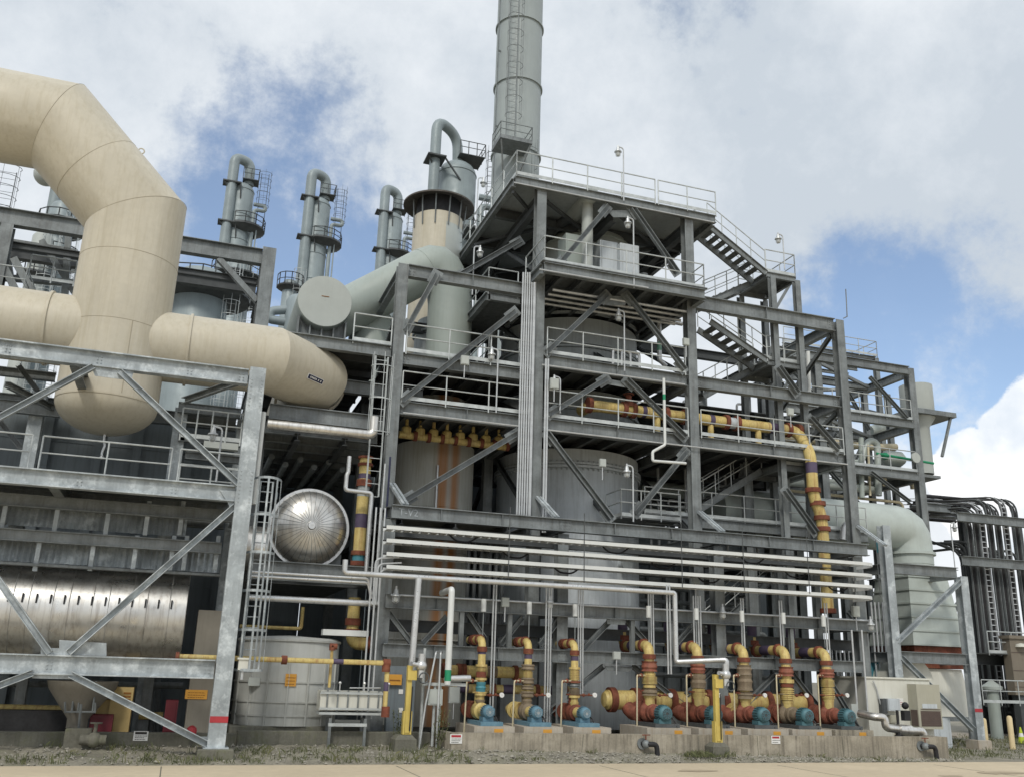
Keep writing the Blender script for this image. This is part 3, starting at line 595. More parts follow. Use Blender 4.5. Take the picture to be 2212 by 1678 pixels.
# level 3 and 4 decks
def level(x0, x1, z, Y0=32.75, m=GRATE, y1=44, nj=6):
    MB().box(x0, x1, Y0, y1, z, z+.04).build('deck', m, cs)
    n = nj
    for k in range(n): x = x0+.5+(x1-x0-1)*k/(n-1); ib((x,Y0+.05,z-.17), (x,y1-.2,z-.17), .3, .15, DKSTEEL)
level(XC[0]+.2, XC[1]-.3, Z3L); level(XC[1]+.3, XC[2]-.3, Z3); level(XC[2]+.3, XC[3]-.3, Z3, 36.2)
level(XC[0]+.2, XC[1]-.3, Z4); level(XC[1]+.3, XC[2]-.3, Z4); level(XC[2]+.3, XC[3]-.3, Z4)
level(XC[0]+.2, XC[1]-.3, Z5, 33, nj=3); level(XC[1]+.3, XC[2]-.3, Z5, 40, nj=3)
for a, b_, z in ((XC[0]+.3,XC[1]-.3,Z3L),(XC[1]+.35,XC[2]-.35,Z3),(XC[0]+.25,XC[1]-.3,Z4),(XC[1]+.3,XC[2]-.3,Z4),(XC[2]+.3,XC[3]-.3,Z4)):
    b = MB(); rail(b, [(a,YF-.19,z+.04), (b_,YF-.19,z+.04)]); b.build('handrail', RAILM, cs)
# vertical chevron bracing in the front plane
def vb(a, b_, Y=YF-.2, m=STEEL, h=.2):
    p, q = P(*a,Y), P(*b_,Y); b = MB(); b.chan(p, q, h, .16, .02); d = (q-p).normalized()
    for e, s in ((p,1),(q,-1)): b.bar(e-d*.12*s+V((0,.03,0)), e+d*.5*s+V((0,.03,0)), .018, .42, (d.z,0,-d.x))
    return b.build('brace', m, cs)
for a, b_ in (((1365,450),(1462,590)),((1313,447),(1205,575)),((1313,636),(1180,762)),((1352,636),(1478,800)),((1313,816),(1186,895)),((1352,820),(1480,945)),((1115,672),(868,866)),((1118,935),(872,1082)),((1180,935),(1320,1120)),((1484,972),(1372,1108)),((1749,902),(1811,972)),((1695,1057),(1762,1150)),((1681,793),(1722,850))): vb(a, b_)
vb((945,590),(876,716), 32.3); vb((1125,520),(985,600), 34)
for pts in (((1310,455),(1390,455),(1375,470),(1325,470)), ((1300,640),(1360,640),(1350,660),(1310,660)), ((1305,817),(1362,828),(1355,838),(1312,830))):
    MB().poly([P(x,y,YF-.12) for x, y in pts], .02).build('gusset_plate', STEEL, cs)
for x, y in ((XC[1], 38), (XC[2], 38), (15.3, 38)):       # diagonals in the depth direction
    for z0, z1 in ((Z5, Z4-.5), (Z4, Z3-.5), (Z3, Z2-.5), (Z2, ZR-.5)):
        brace(cs, (x+.25,33,z0), (x+.25,38.2,z1), DKSTEEL); brace(cs, (x+.25,38.8,z1), (x+.25,44,z0), DKSTEEL)
for x in (XC[0],):
    for z0, z1 in ((Z5, Z4-.5), (Z4, Z3L-.5), (Z3L, ZA-.5)): brace(cs, (x+.2,33,z1), (x+.2,38.2,z0), STEEL)
# added dark panelled rear wall, keeps the sky out in place of real equipment
b = MB()
for k in range(11): b.box(2.2+k*1.55, 2.2+k*1.55+1.5, 46, 46.2, .2, 13.2)
for k in range(9): b.box(19.3+k*1.45, 19.3+k*1.45+1.4, 46, 46.2, .2, 10.4)
b.build('panel_wall', PANEL, label='dark grey panelled wall added to block sky behind the vessels of the middle structure', cat='wall')
# ---------------------------------------------------------------- lower front module
YM = 31.0
lm = thing('lower_steel_module', 'low grey steel module of long horizontal beams behind the row of pumps', 'steel frame', (16, YM, .6))
xl, xr = 6.3, 25.6
for z, h in ((Z5,.45), (Z6,.46), (Z7,.42)):
    b = MB(); b.ibeam((xl,YM,z-h/2), (xr if z > 4 else 25.0,YM,z-h/2), h, .28, .03, .025)
    for x in (12.6, 18.9): b.box(x-.22,x+.22,YM-.03,YM-.0135,z-h+.05,z-.05); bolts(b, (x, z-h/2), 4, 3, .11, .11, YM-.03)
    for x in (8, 10.2, 14.5, 16.8, 21, 23): b.box(x-.008,x+.008,YM-.13,YM-.013,z-h+.035,z-.035)
    b.build('beam', STEEL, lm)
for z, h in ((Z5-.5,.4),(Z6-.75,.4)): ib((xl,YM+1.2,z-h/2), (xr,YM+1.2,z-h/2), h, .28, DKSTEEL, lm)
ib((xl,YM+1.3,Z7-.2), (25,YM+1.3,Z7-.2), .4, .28, DKSTEEL, lm)
for x in (xl, 12.6, 18.9, 25.2): colm(x, YM+.35, .5, Z5-.46 if x in (xl,) else Z5-.5, lm)
for x in (8.9, 10.6, 15.2, 16.7, 21.8): MB().ibeam((x,YM,Z7), (x,YM,Z6-.47), .15, .15, .015, .012, (0,1,0)).build('post', STEEL, lm)
for z in (Z5, Z6): 
    for x in (xl, 12.6, 18.9, 25.2): ib((x,YM+.17,z-.23), (x,YM+3,z-.23), .4, .22, DKSTEEL, lm)
def lb(a, b_, Y=YM-.03, m=STEEL, h=.17): return brace(lm, P(*a,Y), P(*b_,Y), m, h, .13)
for a, b_ in (((838,1322),(888,1388)),((965,1330),(912,1388)),((1010,1325),(1045,1378)),((1128,1332),(1080,1392)),((1205,1338),(1165,1392)),((1318,1338),(1258,1402)),((1350,1338),(1392,1384)),((1490,1352),(1452,1398)),((1302,1438),(1175,1545)),((1365,1438),(1492,1535)),((1672,1455),(1600,1530)),((1710,1455),(1800,1570)),((1790,1470),(1850,1570)),((1830,1320),(1870,1370)),((1538,1445),(1480,1500))): lb(a, b_, YM+.3)
for pts in (((1310,1337),(1352,1339),(1350,1349),(1312,1347)), ((1305,1437),(1368,1439),(1360,1450),(1312,1448)), ((1672,1452),(1712,1454),(1705,1464),(1680,1462))):
    MB().poly([P(x,y,YM-.02) for x, y in pts], .02).build('gusset_plate', STEEL, lm)
for x in XC[:]:                                            # kicker struts from the module up to the tall columns
    b = MB(); b.bar((x+.3,YM+.1,Z5+.05), (x+.02,YF-.25,Z5+.95), .1, .1); b.bar((x+.44,YM+.1,Z5+.05), (x+.16,YF-.25,Z5+.95), .1, .1); b.build('kicker_strut', GAL, lm)
b = MB(); xx = P(862,1098,YM-.03)
def txt(name, s, loc, size, m, par, th=.004, rot=(R(90),0,0)):
    cu = bpy.data.curves.new(name, 'FONT'); cu.body = s; cu.size = size; cu.extrude = th; cu.align_x = 'CENTER'; cu.align_y = 'CENTER'
    o = bpy.data.objects.new(name, cu); COL.objects.link(o); dg = bpy.context.evaluated_depsgraph_get(); me = bpy.data.meshes.new_from_object(o.evaluated_get(dg)); bpy.data.objects.remove(o)
    me.materials.clear(); me.materials.append(m); q = bpy.data.objects.new(name, me); COL.objects.link(q); q.rotation_euler = rot
    q.location = V(loc)-(ORG[par.name] if par else V((0,0,0))); q.parent = par; ORG[q.name] = V(loc); return q
pm = P(880,1098,YM-.03); txt('beam_marking', 'T-V2', (pm.x+.05, YM-.022, Z5-.23), .34, GAL, lm)
# beam across the dark gap to the left
gb = thing('gap_steelwork', 'dark steel beams and joists over the gap between the pale frame and the middle structure', 'steel frame', (4, 33, 3))
p = P(840,908,YF); ib((2.1,YF+.4,p.z-.05), (XC[0]-.25,YF+.4,p.z-.05), .55, .3, STEEL, gb)
MB().box(1.8, XC[0]-.25, YF+.7, 45.5, p.z-.2, p.z-.12).build('deck', DKSTEEL, gb)
for k in range(9): ib((1.9,33.6+k*1.3,p.z-.45), (XC[0]-.3,33.6+k*1.3,p.z-.45), .42, .22, STEEL, gb)
for x in (3.2, 4.9): ib((x,33.3,p.z-.75), (x,45,p.z-.75), .3, .2, DKSTEEL, gb)
zq = P(690,1218,32).z; ib((1.9,32,zq-.3), (XC[0]-.1,32,zq-.3), .62, .3, STEEL, gb); ib((1.9,33.4,zq-.3), (XC[0]-.1,33.4,zq-.3), .6, .3, DKSTEEL, gb)
MB().box(1.8, XC[0]-.3, 33.6, 45, zq-.25, zq-.2).build('deck', DKSTEEL, gb)
colm(1.95, 34.4, .3, p.z-.35, gb, DKSTEEL); colm(1.95, 40, .3, p.z-.35, gb, DKSTEEL)
# platform L3-left running behind the tan duct, carries the grey drum
up_ = P(750,737,YF).z; ib((1.6,YF,up_-.2), (XC[0]-.22,YF,up_-.2), .45, .28, STEEL, gb); MB().box(1.5, XC[0]-.2, YF+.2, 44, up_, up_+.04).build('deck', GRATE, gb)
b = MB(); rail(b, [(P(765,700,YF).x,YF-.05,up_+.04), (XC[0]-.25,YF-.05,up_+.04)]); b.build('handrail', RAILM, gb)
for k in range(6): ib((1.7,33.8+k*1.9,up_-.18), (XC[0]-.3,33.8+k*1.9,up_-.18), .3, .18, DKSTEEL, gb)
# ---------------------------------------------------------------- vessels inside
pa, pb = P(855,1050,37), P(1026,1050,37); ra = (pb.x-pa.x)/2*.985; xa_ = (pa.x+pb.x)/2-.05
t = thing('rust_streaked_vessel', 'pale vertical vessel with long orange rust streaks behind the diagonal brace', 'vessel', (xa_,37.3,.5))
b = MB(); b.lathe([(ra,.5),(ra,Z4-.5)], (xa_,37.3,0), (0,0,1), 48); b.build('shell', STREAKV, t)
MB().lathe([(ra*.92,Z4+.1),(ra*.92,Z4+.7),(ra*.7,Z3L-.3),(.6,Z3L-.25)], (xa_+.1,37.3,0), (0,0,1), 40).build('cone', STREAKV, t)
for z in (3.6, 6.9): MB().torus((xa_,37.3,z), (0,0,1), ra+.02, .04, 48, 5).build('stiffener_ring', STREAKV, t)
b = MB(); q = P(951,1000,35.2); b.tube([(q.x,37.3-ra-.12,10.3),(q.x,37.3-ra-.12,8)], .045, 7); b.build('drain_pipe', SILVP, t)
b = MB()
for z in (2.2, 5.1, 8.7): b.torus((xa_,37.3,z), (0,0,1), ra+.001, .012, 48, 4)
b.build('weld_seam', STREAKV, t, kind='stuff')
pa, pb = P(1083,1050,38), P(1371,1050,38); rb_ = (pb.x-pa.x)/2*.985; xb_ = (pa.x+pb.x)/2-.05
t = thing('large_absorber_vessel', 'very wide blue grey vertical vessel with bolted flange ring in the middle bay', 'vessel', (xb_,38.2,.5))
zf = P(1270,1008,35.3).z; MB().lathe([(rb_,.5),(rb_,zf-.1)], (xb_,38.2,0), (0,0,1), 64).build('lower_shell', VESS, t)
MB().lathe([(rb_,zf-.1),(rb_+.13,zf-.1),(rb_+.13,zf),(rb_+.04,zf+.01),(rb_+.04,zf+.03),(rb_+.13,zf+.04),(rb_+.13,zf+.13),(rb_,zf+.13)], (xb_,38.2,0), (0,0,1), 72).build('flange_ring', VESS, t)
b = MB()
for k in range(90):
    a = 2*math.pi*k/90; b.box(xb_+(rb_+.06)*math.cos(a)-.025, xb_+(rb_+.06)*math.cos(a)+.025, 38.2+(rb_+.06)*math.sin(a)-.025, 38.2+(rb_+.06)*math.sin(a)+.025, zf-.2, zf+.2)
b.build('bolt_ring', VESSD, t)
b = MB()
for z in (1.9, 3.9, 6.1): b.torus((xb_,38.2,z), (0,0,1), rb_+.001, .012, 64, 4)
for a, z0 in ((-100,.5),(-60,.5),(-80,1.9),(-45,1.9),(-118,1.9),(-95,3.9),(-55,3.9),(-75,6.1),(-110,6.1)): q_ = V((xb_+(rb_+.001)*math.cos(R(a)), 38.2+(rb_+.001)*math.sin(R(a)), z0)); b.bar(q_, q_+V((0,0,2.0)), .02, .02)
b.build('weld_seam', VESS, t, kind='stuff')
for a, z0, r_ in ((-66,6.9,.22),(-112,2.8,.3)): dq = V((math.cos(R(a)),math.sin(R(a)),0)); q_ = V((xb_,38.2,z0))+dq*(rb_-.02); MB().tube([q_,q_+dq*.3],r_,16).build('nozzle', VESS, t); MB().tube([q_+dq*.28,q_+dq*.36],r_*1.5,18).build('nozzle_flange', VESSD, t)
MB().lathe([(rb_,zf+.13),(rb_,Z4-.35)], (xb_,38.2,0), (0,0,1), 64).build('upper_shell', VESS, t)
zt = P(1270,668,35.4).z
for z0, z1, m_ in ((Z4+.06, Z3-.35, VESSD), (Z3+.06, min(zt, z2-.5), VESSD)): MB().lathe([(rb_,z0),(rb_,z1)], (xb_,38.2,0), (0,0,1), 64).build('upper_shell', m_, t)
b = MB()
for z in (Z4+1.4, Z3+1.6, Z3+1.75, zt-.35, zt): b.lathe([(rb_,z-.05),(rb_+.12,z-.05),(rb_+.12,z+.05),(rb_,z+.05)], (xb_,38.2,0), (0,0,1), 64)
b.build('stiffener_ring', VESSD, t)
b = MB()
for k in range(110): a = 2*math.pi*k/110; c = V((xb_+(rb_+.09)*math.cos(a), 38.2+(rb_+.09)*math.sin(a), zt)); b.box(c.x-.02,c.x+.02,c.y-.02,c.y+.02,zt-.3,zt+.02)
b.build('bolt_ring', DKSTEEL, t)
# top dome on level 2 with cabinets, vent and ducts
pd, pe = P(1182,560,36.5), P(1360,560,36.5); rd = (pe.x-pd.x)/2; xd = (pd.x+pe.x)/2
t = thing('vessel_top_dome', 'grey green domed vessel top under the roof of the middle structure', 'vessel', (xd,36.8,z2)); zd = P(1260,488,35).z
MB().lathe([(rd,z2+.05),(rd,zd-.35),(rd*.93,zd-.1),(rd*.6,zd+.22),(.01,zd+.35)], (xd,36.8,0), (0,0,1), 48).build('shell', CAPM, t)
b = MB(); b.torus((xd,36.8,zd-.4),(0,0,1),rd+.01,.05,48,5); b.build('rim', GREEN, t)
p = P(1360,452,35.5); MB().lathe([(.3,zd-.1),(.3,zd+.5),(.55,zd+.7),(.55,zd+.8),(.01,zd+.85)], (p.x-.2,35.8,0), (0,0,1), 20).build('nozzle', GREEN, t)
for i, (xs, ys, Y, lab) in enumerate((((1222,1270),(512,548),33.2,'leftmost pale grey cabinet on the level under the roof'), ((1296,1334),(525,560),33.2,'smallest pale cabinet, right below the white vent pipe'), ((1340,1380),(532,590),32.9,'rightmost and tallest pale grey cabinet on the level under the roof'))):
    a, c = P(xs[0],ys[1],Y), P(xs[1],ys[0],Y); q = thing('control_cabinet', lab, 'cabinet', ((a.x+c.x)/2,Y,z2+.04), 'cabinets on the upper platform')
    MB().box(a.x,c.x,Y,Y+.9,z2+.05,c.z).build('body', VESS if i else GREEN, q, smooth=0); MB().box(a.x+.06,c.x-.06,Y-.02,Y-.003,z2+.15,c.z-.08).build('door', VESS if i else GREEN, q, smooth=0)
t = thing('vent_pipe', 'white vertical vent pipe with round capped tee under the roof edge', 'vent', (P(1268,540,32.9).x,32.9,z2)); a, c = P(1269,430,32.9), P(1271,540,32.9)
MB().tube([(a.x,32.9,z2+.05),(a.x,32.9,a.z)], .24, 18).build('pipe', CAPM, t); MB().tube([(a.x,32.42,a.z),(a.x,34.5,a.z-.0)], .33, 22).build('cap', CAPM, t); MB().tube([(a.x,34.52,a.z),(a.x-1.2,37.5,a.z-.6)], .24, 14).build('duct', DKSTEEL, t)
p, q = P(1315,550,34), P(1372,548,34); MB().tube(bend([(p.x,34,p.z-.3),(p.x,34,p.z+.1),(q.x,34,q.z+.1),(q.x,34,q.z-.6)],.3), .13, 10).build('looped_pipe', SILVP, label='short looped grey pipe between the pale cabinets under the roof', cat='pipe')
b = MB(); p = P(1388,470,34.2); b.tube([(p.x,34.2,z2+.05),(p.x,34.2,z2+1.6)], .2, 12); b.build('column_pipe', STEEL, label='short dark standing pipe at the right of the upper level cabinets', cat='pipe')
# ------------------------------------------------------------------ grey drum, green duct, hooded stack, chimney, towers
pc, pe = P(702,651,35.4), P(762,651,35.4); rr = (pe.x-pc.x)*.985
t = thing('capped_drum', 'pale grey flat capped horizontal drum on the platform beyond the tan elbow', 'drum', (pc.x,36,pc.z-rr))
MB().lathe([(.01,0),(rr-.03,0),(rr,.03),(rr,.3),(rr,7)], (pc.x,35.4,pc.z), (0,1,0), 56).build('shell', GREEN, t)
MB().lathe([(.01,-.02),(rr-.02,-.02),(rr-.02,-.002)], (pc.x,35.4,pc.z), (0,1,0), 56).build('cap', CAPM, t)
MB().box(pc.x-.15,pc.x+.15,35.365,35.378,pc.z+.18,pc.z+.21).build('tag', BROWNINK, t)
b = MB(); zz = up_+.05
b.box(pc.x-rr*.86,pc.x+rr*.86,35.9,36.3,zz,pc.z-rr*.55); b.build('saddle', STEEL, t); b = MB()
for k in range(5): x = pc.x-rr*.86+k*rr*.43; b.box(x-.03,x+.03,35.6,35.89,zz,pc.z-rr*.62)
b.build('rib', STEEL, t)
YG = 37.4; pts = [P(812,770,YG), P(812,682,YG), P(950,592,YG), P(972,760,YG)]
pts[0].x = pts[1].x; pts[3].x = pts[2].x+.1; rg = .5*(P(878,560,YG)-P(915,665,YG)).length
t = thing('grey_green_duct', 'stained grey green crossover duct sloping up from the capped drum to the hooded stack', 'duct', pts[0])
rg *= .84; d0 = V((pc.x+.3, YG, pc.z-.15))
gp = bend([d0, P(948,568,YG), P(988,640,YG)+V((-.3,0,0)), P(988,640,YG)+V((-.3,0,-4))], 1.5, 4)
MB().tube(gp, rg, 40).build('body', GREEN, t, smooth=30)
MB().torus(gp[1], gp[1]-gp[0], rg+.003, .012, 40, 5).build('weld_seam', GREEN, t)
q_ = P(800,740,38.2); MB().lathe([(.95,up_+.05),(.95,P(800,690,38.2).z),(.7,P(800,675,38.2).z)], (q_.x,38.2,0), (0,0,1), 32).build('support_drum', GREEN, t)
YS = 41.0; pl_, pr_ = P(893,520,YS), P(1001,545,YS); xs = P(944,520,YS).x; rs = 1.13*(P(998,490,YS)-P(896,490,YS)).length/2/1.13
zs1 = P(945,452,YS-rs).z; zh = P(943,408,YS-1.4*rs).z
t = thing('hooded_stack', 'short stack with patched beige jacket and wide dark conical hood', 'stack', (xs,YS,8))
MB().lathe([(rs,8),(rs,zs1)], (xs,YS,0), (0,0,1), 48).build('jacket', TAN, t)
MB().lathe([(rs+.012,8.5),(rs+.012,zs1-.55)], (xs,YS,0), (0,0,1), 40, R(-84), R(20)).build('aluminium_patch', CAPM, t)
MB().lathe([(rs*.9,zs1-1),(rs*.9,zh+.2)], (xs,YS,0), (0,0,1), 40).build('inner_pipe', BLK, t)  # black colour gives the gap under the hood its shade
HOODM = mat('hood_dark', (.085,.075,.065), .7, 0, .3, 2, .4, (.05,.04,.03))
rh = rs*1.45; MB().lathe([(rs*.5,zh+.4),(rh,zh-.02),(rh,zh-.1),(rs*.5,zh+.28)], (xs,YS,0), (0,0,1), 56).build('hood', HOODM, t)
for a in range(-170, 10, 30): MB().tube([(xs+rs*1.03*math.cos(R(a)),YS+rs*1.03*math.sin(R(a)),zs1-.7),(xs+rs*1.12*math.cos(R(a)),YS+rs*1.12*math.sin(R(a)),zh)], .035, 5).build('strut', STEEL, t)
t = thing('stack_base', 'dark grey cylinder with bolted rim under the hooded stack behind the railing', 'vessel', (xs+.6,39.5,up_)); xq = P(957,730,39).x
MB().lathe([(1.25,up_+.05),(1.25,P(957,720,38).z),(1.15,P(957,700,38).z),(1.15,P(957,680,38).z)], (xq,39.2,0), (0,0,1), 40).build('shell', VESSD, t)
MB().lathe([(1.25,P(957,690,38).z-.5),(1.36,P(957,690,38).z-.5),(1.36,P(957,690,38).z-.4),(1.25,P(957,690,38).z-.4)], (xq,39.2,0), (0,0,1), 40).build('rim', VESSD, t)
# chimney
YC = 54.; xc = P(1119,185,YC).x; rch = (P(1165,185,YC)-P(1072,185,YC)).length/2*.985
t = thing('chimney', 'tall pale grey chimney with stiffening rings and a caged ladder', 'chimney', (xc,YC,0))
MB().lathe([(rch,0),(rch,62),(rch-.1,62),(rch-.1,60)], (xc,YC,0), (0,0,1), 56).build('shaft', STACKM, t)
for y in (31, 164, 315): 
    z = P(1119,y,YC-rch).z; MB().lathe([(rch,z-.06),(rch+.11,z-.06),(rch+.11,z+.06),(rch,z+.06)], (xc,YC,0), (0,0,1), 56).build('ring', STACKM, t)
zp = P(1110,312,YC-2.6).z; yp = YC-rch-.1
def cage(par, x, y, z0, z1, nm='ladder', w=.5, m=STEEL, dep=.8, hoop=1.3):
    b = MB()
    for s in (-w/2, w/2): b.tube([(x+s,y,z0),(x+s,y,z1)], .03, 5)
    z = z0
    while z < z1: b.tube([(x-w/2,y,z),(x+w/2,y,z)], .014, 4); z += .45
    z = z0+2.2
    while z <= z1:
        pp = [V((x+w*.9*math.sin(a), y-dep*.5+dep*.5*math.cos(a)*-1, z)) for a in [R(q) for q in range(-125,126,25)]]
        b.tube(pp, .018, 4); z += hoop
    for a in (-120,-60,0,60,120): b.tube([(x+w*.9*math.sin(R(a)),y-dep*.5-dep*.5*math.cos(R(a)),z0+2.2),(x+w*.9*math.sin(R(a)),y-dep*.5-dep*.5*math.cos(R(a)),z1)], .014, 4)
    return b.build(nm, m, par, smooth=0)
xlad = P(1106,150,yp).x; cage(t, xlad, yp-.1, zp+.1, 58, dep=1.0, w=.62)
xpl = P(1110,290,yp-1).x; pf = thing('x','x','x') if 0 else None
b = MB(); b.box(xpl-1.1,xpl+1.1,yp-1.6,yp+.3,zp-.16,zp); b.build('platform', STEEL, t); b = MB(); rail(b, [(xpl-1.08,yp+.2,zp),(xpl-1.08,yp-1.55,zp),(xpl+1.08,yp-1.55,zp),(xpl+1.08,yp+.2,zp)]); b.build('handrail', STEEL, t)
b = MB(); b.bar((xpl-1,yp-1.5,zp-.2),(xpl-.2,yp+.05,zp-3.2),.1,.12); b.bar((xpl+1,yp-1.5,zp-.2),(xpl+.2,yp+.05,zp-3.2),.1,.12); b.build('bracket', STEEL, t)
cage(t, P(1146,340,yp-.3).x, yp+.35, 22, zp+1.1, dep=.9, w=.6)
b = MB(); pp = P(1070,100,YC-.5); b.tube([(xc-rch-.12,YC-.6,18),(xc-rch-.12,YC-.6,58)], .035, 5)
for z in (26,32,38,44,50): b.bar((xc-rch-.12,YC-.6,z),(xc-rch+.2,YC-.5,z),.05,.12)
b.build('lightning_conductor', STEEL, t)
for x, y in ((1131,18),(1133,66),(1164,86),(1165,124)): q = P(x,y,YC-rch+.2); MB().lathe([(.1,-.3),(.12,.05),(.15,.08),(.01,.1)], (q.x,YC-rch+(.1 if x < 1150 else 1.4),q.z), (0,-1,0), 12).build('sample_port', STACKM, t)
# process towers far behind
def tower(px, ptop, pbase, Y, wpx, lab, big=False, detail=True):
    c = P(px, pbase, Y); tp = P(px, ptop, Y); r = (P(px+wpx/2,pbase,Y)-P(px-wpx/2,pbase,Y)).length/2; x = c.x; zt = tp.z
    t = thing('process_tower', lab, 'tower', (x,Y,0), 'insulated columns against the sky')
    MB().lathe([(r,0),(r,zt-r*.8)]+[(r*math.cos(a),zt-r*.8+r*.8*math.sin(a)) for a in (.3,.6,.9,1.2,1.45)]+[(.02,zt)], (x,Y,0), (0,0,1), 28).build('shell', TOWER, t)
    b = MB(); z = zt-r*.8
    for k in range(4): b.torus((x,Y,z-k*r*2.4), (0,0,1), r+.01, .04, 28, 5)
    b.build('insulation_band', TOWER, t)
    s = r*.44; xo = x-r*.95
    if big: s = r*.27; xo = x-r*1.42
    b = MB(); b.tube(bend([(xo,Y-r*.9,zt-9*r if not big else zt-6*r),(xo,Y-r*.9,zt+r*(2.0 if not big else 1.75)),(x-r*.1+(r*.5 if not big else 0),Y-.2,zt+r*(2.0 if not big else 1.45)),(x+r*(.45 if not big else 0),Y,zt-.1)], r*(.68 if not big else .9), 7), s, 14); b.build('overhead_pipe', TOWER, t)
    for z in (zt-r*.55, zt-r*4.3):
        b = MB(); b.box(xo-s*1.7,xo+s*1.8,Y-r*1.4,Y-r*.3,z-.1,z+.02); b.bar((xo+s*1.6,Y-r*1.3,z-.1),(x-.1,Y-r,z-1.5),.09,.12); b.bar((xo-s*1.5,Y-r*1.3,z-.1),(xo,Y-r*.9,z-.9),.09,.12); b.build('pipe_support', DKSTEEL, t)
    b = MB(); z = zt+.25; b.box(x-r*.1,x+r*1.25,Y-r*.8,Y+r*.5,z-.06,z); rail(b, [(x-r*.1,Y-r*.8,z),(x+r*1.25,Y-r*.8,z),(x+r*1.25,Y+r*.5,z)], 1.1, .8, .035, False); b.build('top_platform', DKSTEEL, t)
    cage(t, x+r*1.75, Y-r*.4, zt-r*4.2, zt+1.3, w=.7, m=DKSTEEL, dep=1., hoop=.7)
    z = zt-r*4.4; b = MB(); b.lathe([(r*1.0,-.5),(r*1.75,0),(r*1.75,.08),(r*1.0,.08)], (x+r*.5,Y,z), (0,0,1), 20)
    rail(b, [V((x+r*.5+r*1.72*math.cos(a),Y+r*1.72*math.sin(a),z+.08)) for a in [R(q) for q in range(-120,61,30)]], 1.1, .9, .045); b.build('lower_platform', DKSTEEL, t)
    b = MB(); xx = x+r*1.15; b.tube(bend([(xx,Y-r*.7,0),(xx,Y-r*.7,zt-r*2.6),(xx+r*.9,Y-r*.7,zt-r*2.6),(xx+r*.9,Y-r*.7,zt-r*2.1),(xx-.1,Y-r*.5,zt-r*2.0)], r*.3), r*.17, 8)
    b.tube([(x+r*1.5,Y-r*.9,0),(x+r*1.5,Y-r*.9,z)], .07, 6); b.build('side_pipe', TOWER, t)
    return t
tower(513, 396, 500, 86, 52, 'tall insulated tower with looped overhead pipe, nearest to the tan duct')
tower(682, 428, 520, 90, 50, 'insulated tower with looped overhead pipe standing alone against blue sky right above the capped drum')
tower(842, 460, 540, 95, 46, 'shortest looking looped pipe tower, close left of the hooded stack')
tower(985, 352, 420, 64, 80, 'broad domed tower with a big looped pipe right behind the hooded stack', True)
b = MB(); p = P(100,378,80); b.ball(p, (P(128,378,80)-p).length, 20)
t = thing('sphere_tank', 'pale grey sphere peeping out under the tan duct elbow', 'tank', p); b.build('shell', CAPM, t); MB().tube([(p.x+1.0,80,p.z-1),(p.x+1.0,80,0)], .5, 12).build('support', TOWER, t)
def simple_tower(px, ptop, Y, wpx, lab, m=TOWER, plats=(.3,.6), z0=0):
    q = P(px, ptop, Y); r = (P(px+wpx/2,ptop,Y)-P(px-wpx/2,ptop,Y)).length/2; t = thing('small_tower', lab, 'tower', (q.x,Y,z0), 'smaller vessels behind the ducts')
    MB().lathe([(r,z0),(r,q.z-r*.5),(r*.8,q.z-r*.15),(.02,q.z)], (q.x,Y,0), (0,0,1), 24).build('shell', m, t)
    for f in plats:
        z = q.z-f*8*r/1.3; b = MB(); b.lathe([(r,-.3),(r*1.8,0),(r*1.8,.07),(r,.07)], (q.x,Y,z), (0,0,1), 18); rail(b, [V((q.x+r*1.75*math.cos(R(a)),Y+r*1.75*math.sin(R(a)),z)) for a in range(-180,1,30)], 1.1, .9, .04); b.build('platform', DKSTEEL, t)
    cage(t, q.x+r*1.1, Y-r*.6, z0, q.z+.8, w=.6, m=RAILM, dep=.9, hoop=.9); return t
simple_tower(95, 505, 60, 46, 'white cased tower seen through the gap left of the main tan duct', CAPM, (.8,))
simple_tower(140, 440, 62, 58, 'grey tower with a caged ladder just left of the main tan duct', TOWER, (.42,.9))
simple_tower(440, 585, 58, 122, 'fat domed grey vessel right of the main tan duct under the pale beam', TOWER, (.18,))
simple_tower(515, 560, 66, 62, 'slim grey column with hung platforms right of the fat domed vessel', TOWER, (.25,.55))
simple_tower(628, 606, 74, 32, 'thin grey column behind the left edge of the capped drum', TOWER, (.2,))
simple_tower(650, 640, 60, 60, 'stubby grey vessel peeping out left of the capped drum', TOWER, ())
p = P(585,690,60); MB().tube(bend([P(640,668,60),P(585,672,60),P(580,690,60),P(632,698,60),P(640,730,60)],.6), .3, 10).build('bent_pipe', TOWER, label='grey hairpin pipe left of the stubby vessel beside the capped drum', cat='pipe')
t = thing('small_tower', 'lattice ladder tower cut by the left photo edge in the sky gap', 'tower', (P(3,440,60).x,60,10), 'smaller vessels behind the ducts'); cage(t, P(3,440,60).x, 60, 14, P(3,368,60).z, 'lattice', 1.0, DKSTEEL, 1.2, .7)
# rear portal frames
t = thing('rear_portal_frame', 'grey steel portal frame standing behind the tan ducts', 'steel frame', (-2,42,5)); Yp = 42
q = P(580,560,Yp); r_ = P(400,530,Yp); zz = P(490,545,Yp).z
ib((-14,Yp,zz), (q.x-.3,Yp,zz), .75, .4, STEEL, t); colm(q.x, Yp, 8, zz+.45, t, STEEL, .6); ib((-14,Yp+3,zz-.4), (q.x-.3,Yp+3,zz-.4), .6, .4, DKSTEEL, t); ib((q.x,Yp+.4,zz-.1),(q.x,Yp+9,zz-.1),.6,.4,DKSTEEL,t)
ib((-14,Yp+.4,zz-1.1), (q.x-.4,Yp+.4,zz-1.1), .3, .25, DKSTEEL, t); MB().bar((q.x-.3,Yp,zz-2.2),(q.x-2.2,Yp,zz-.4),.3,.25).build('knee_brace', STEEL, t); colm(q.x, Yp+3, 8, zz+.2, t, DKSTEEL, .5)
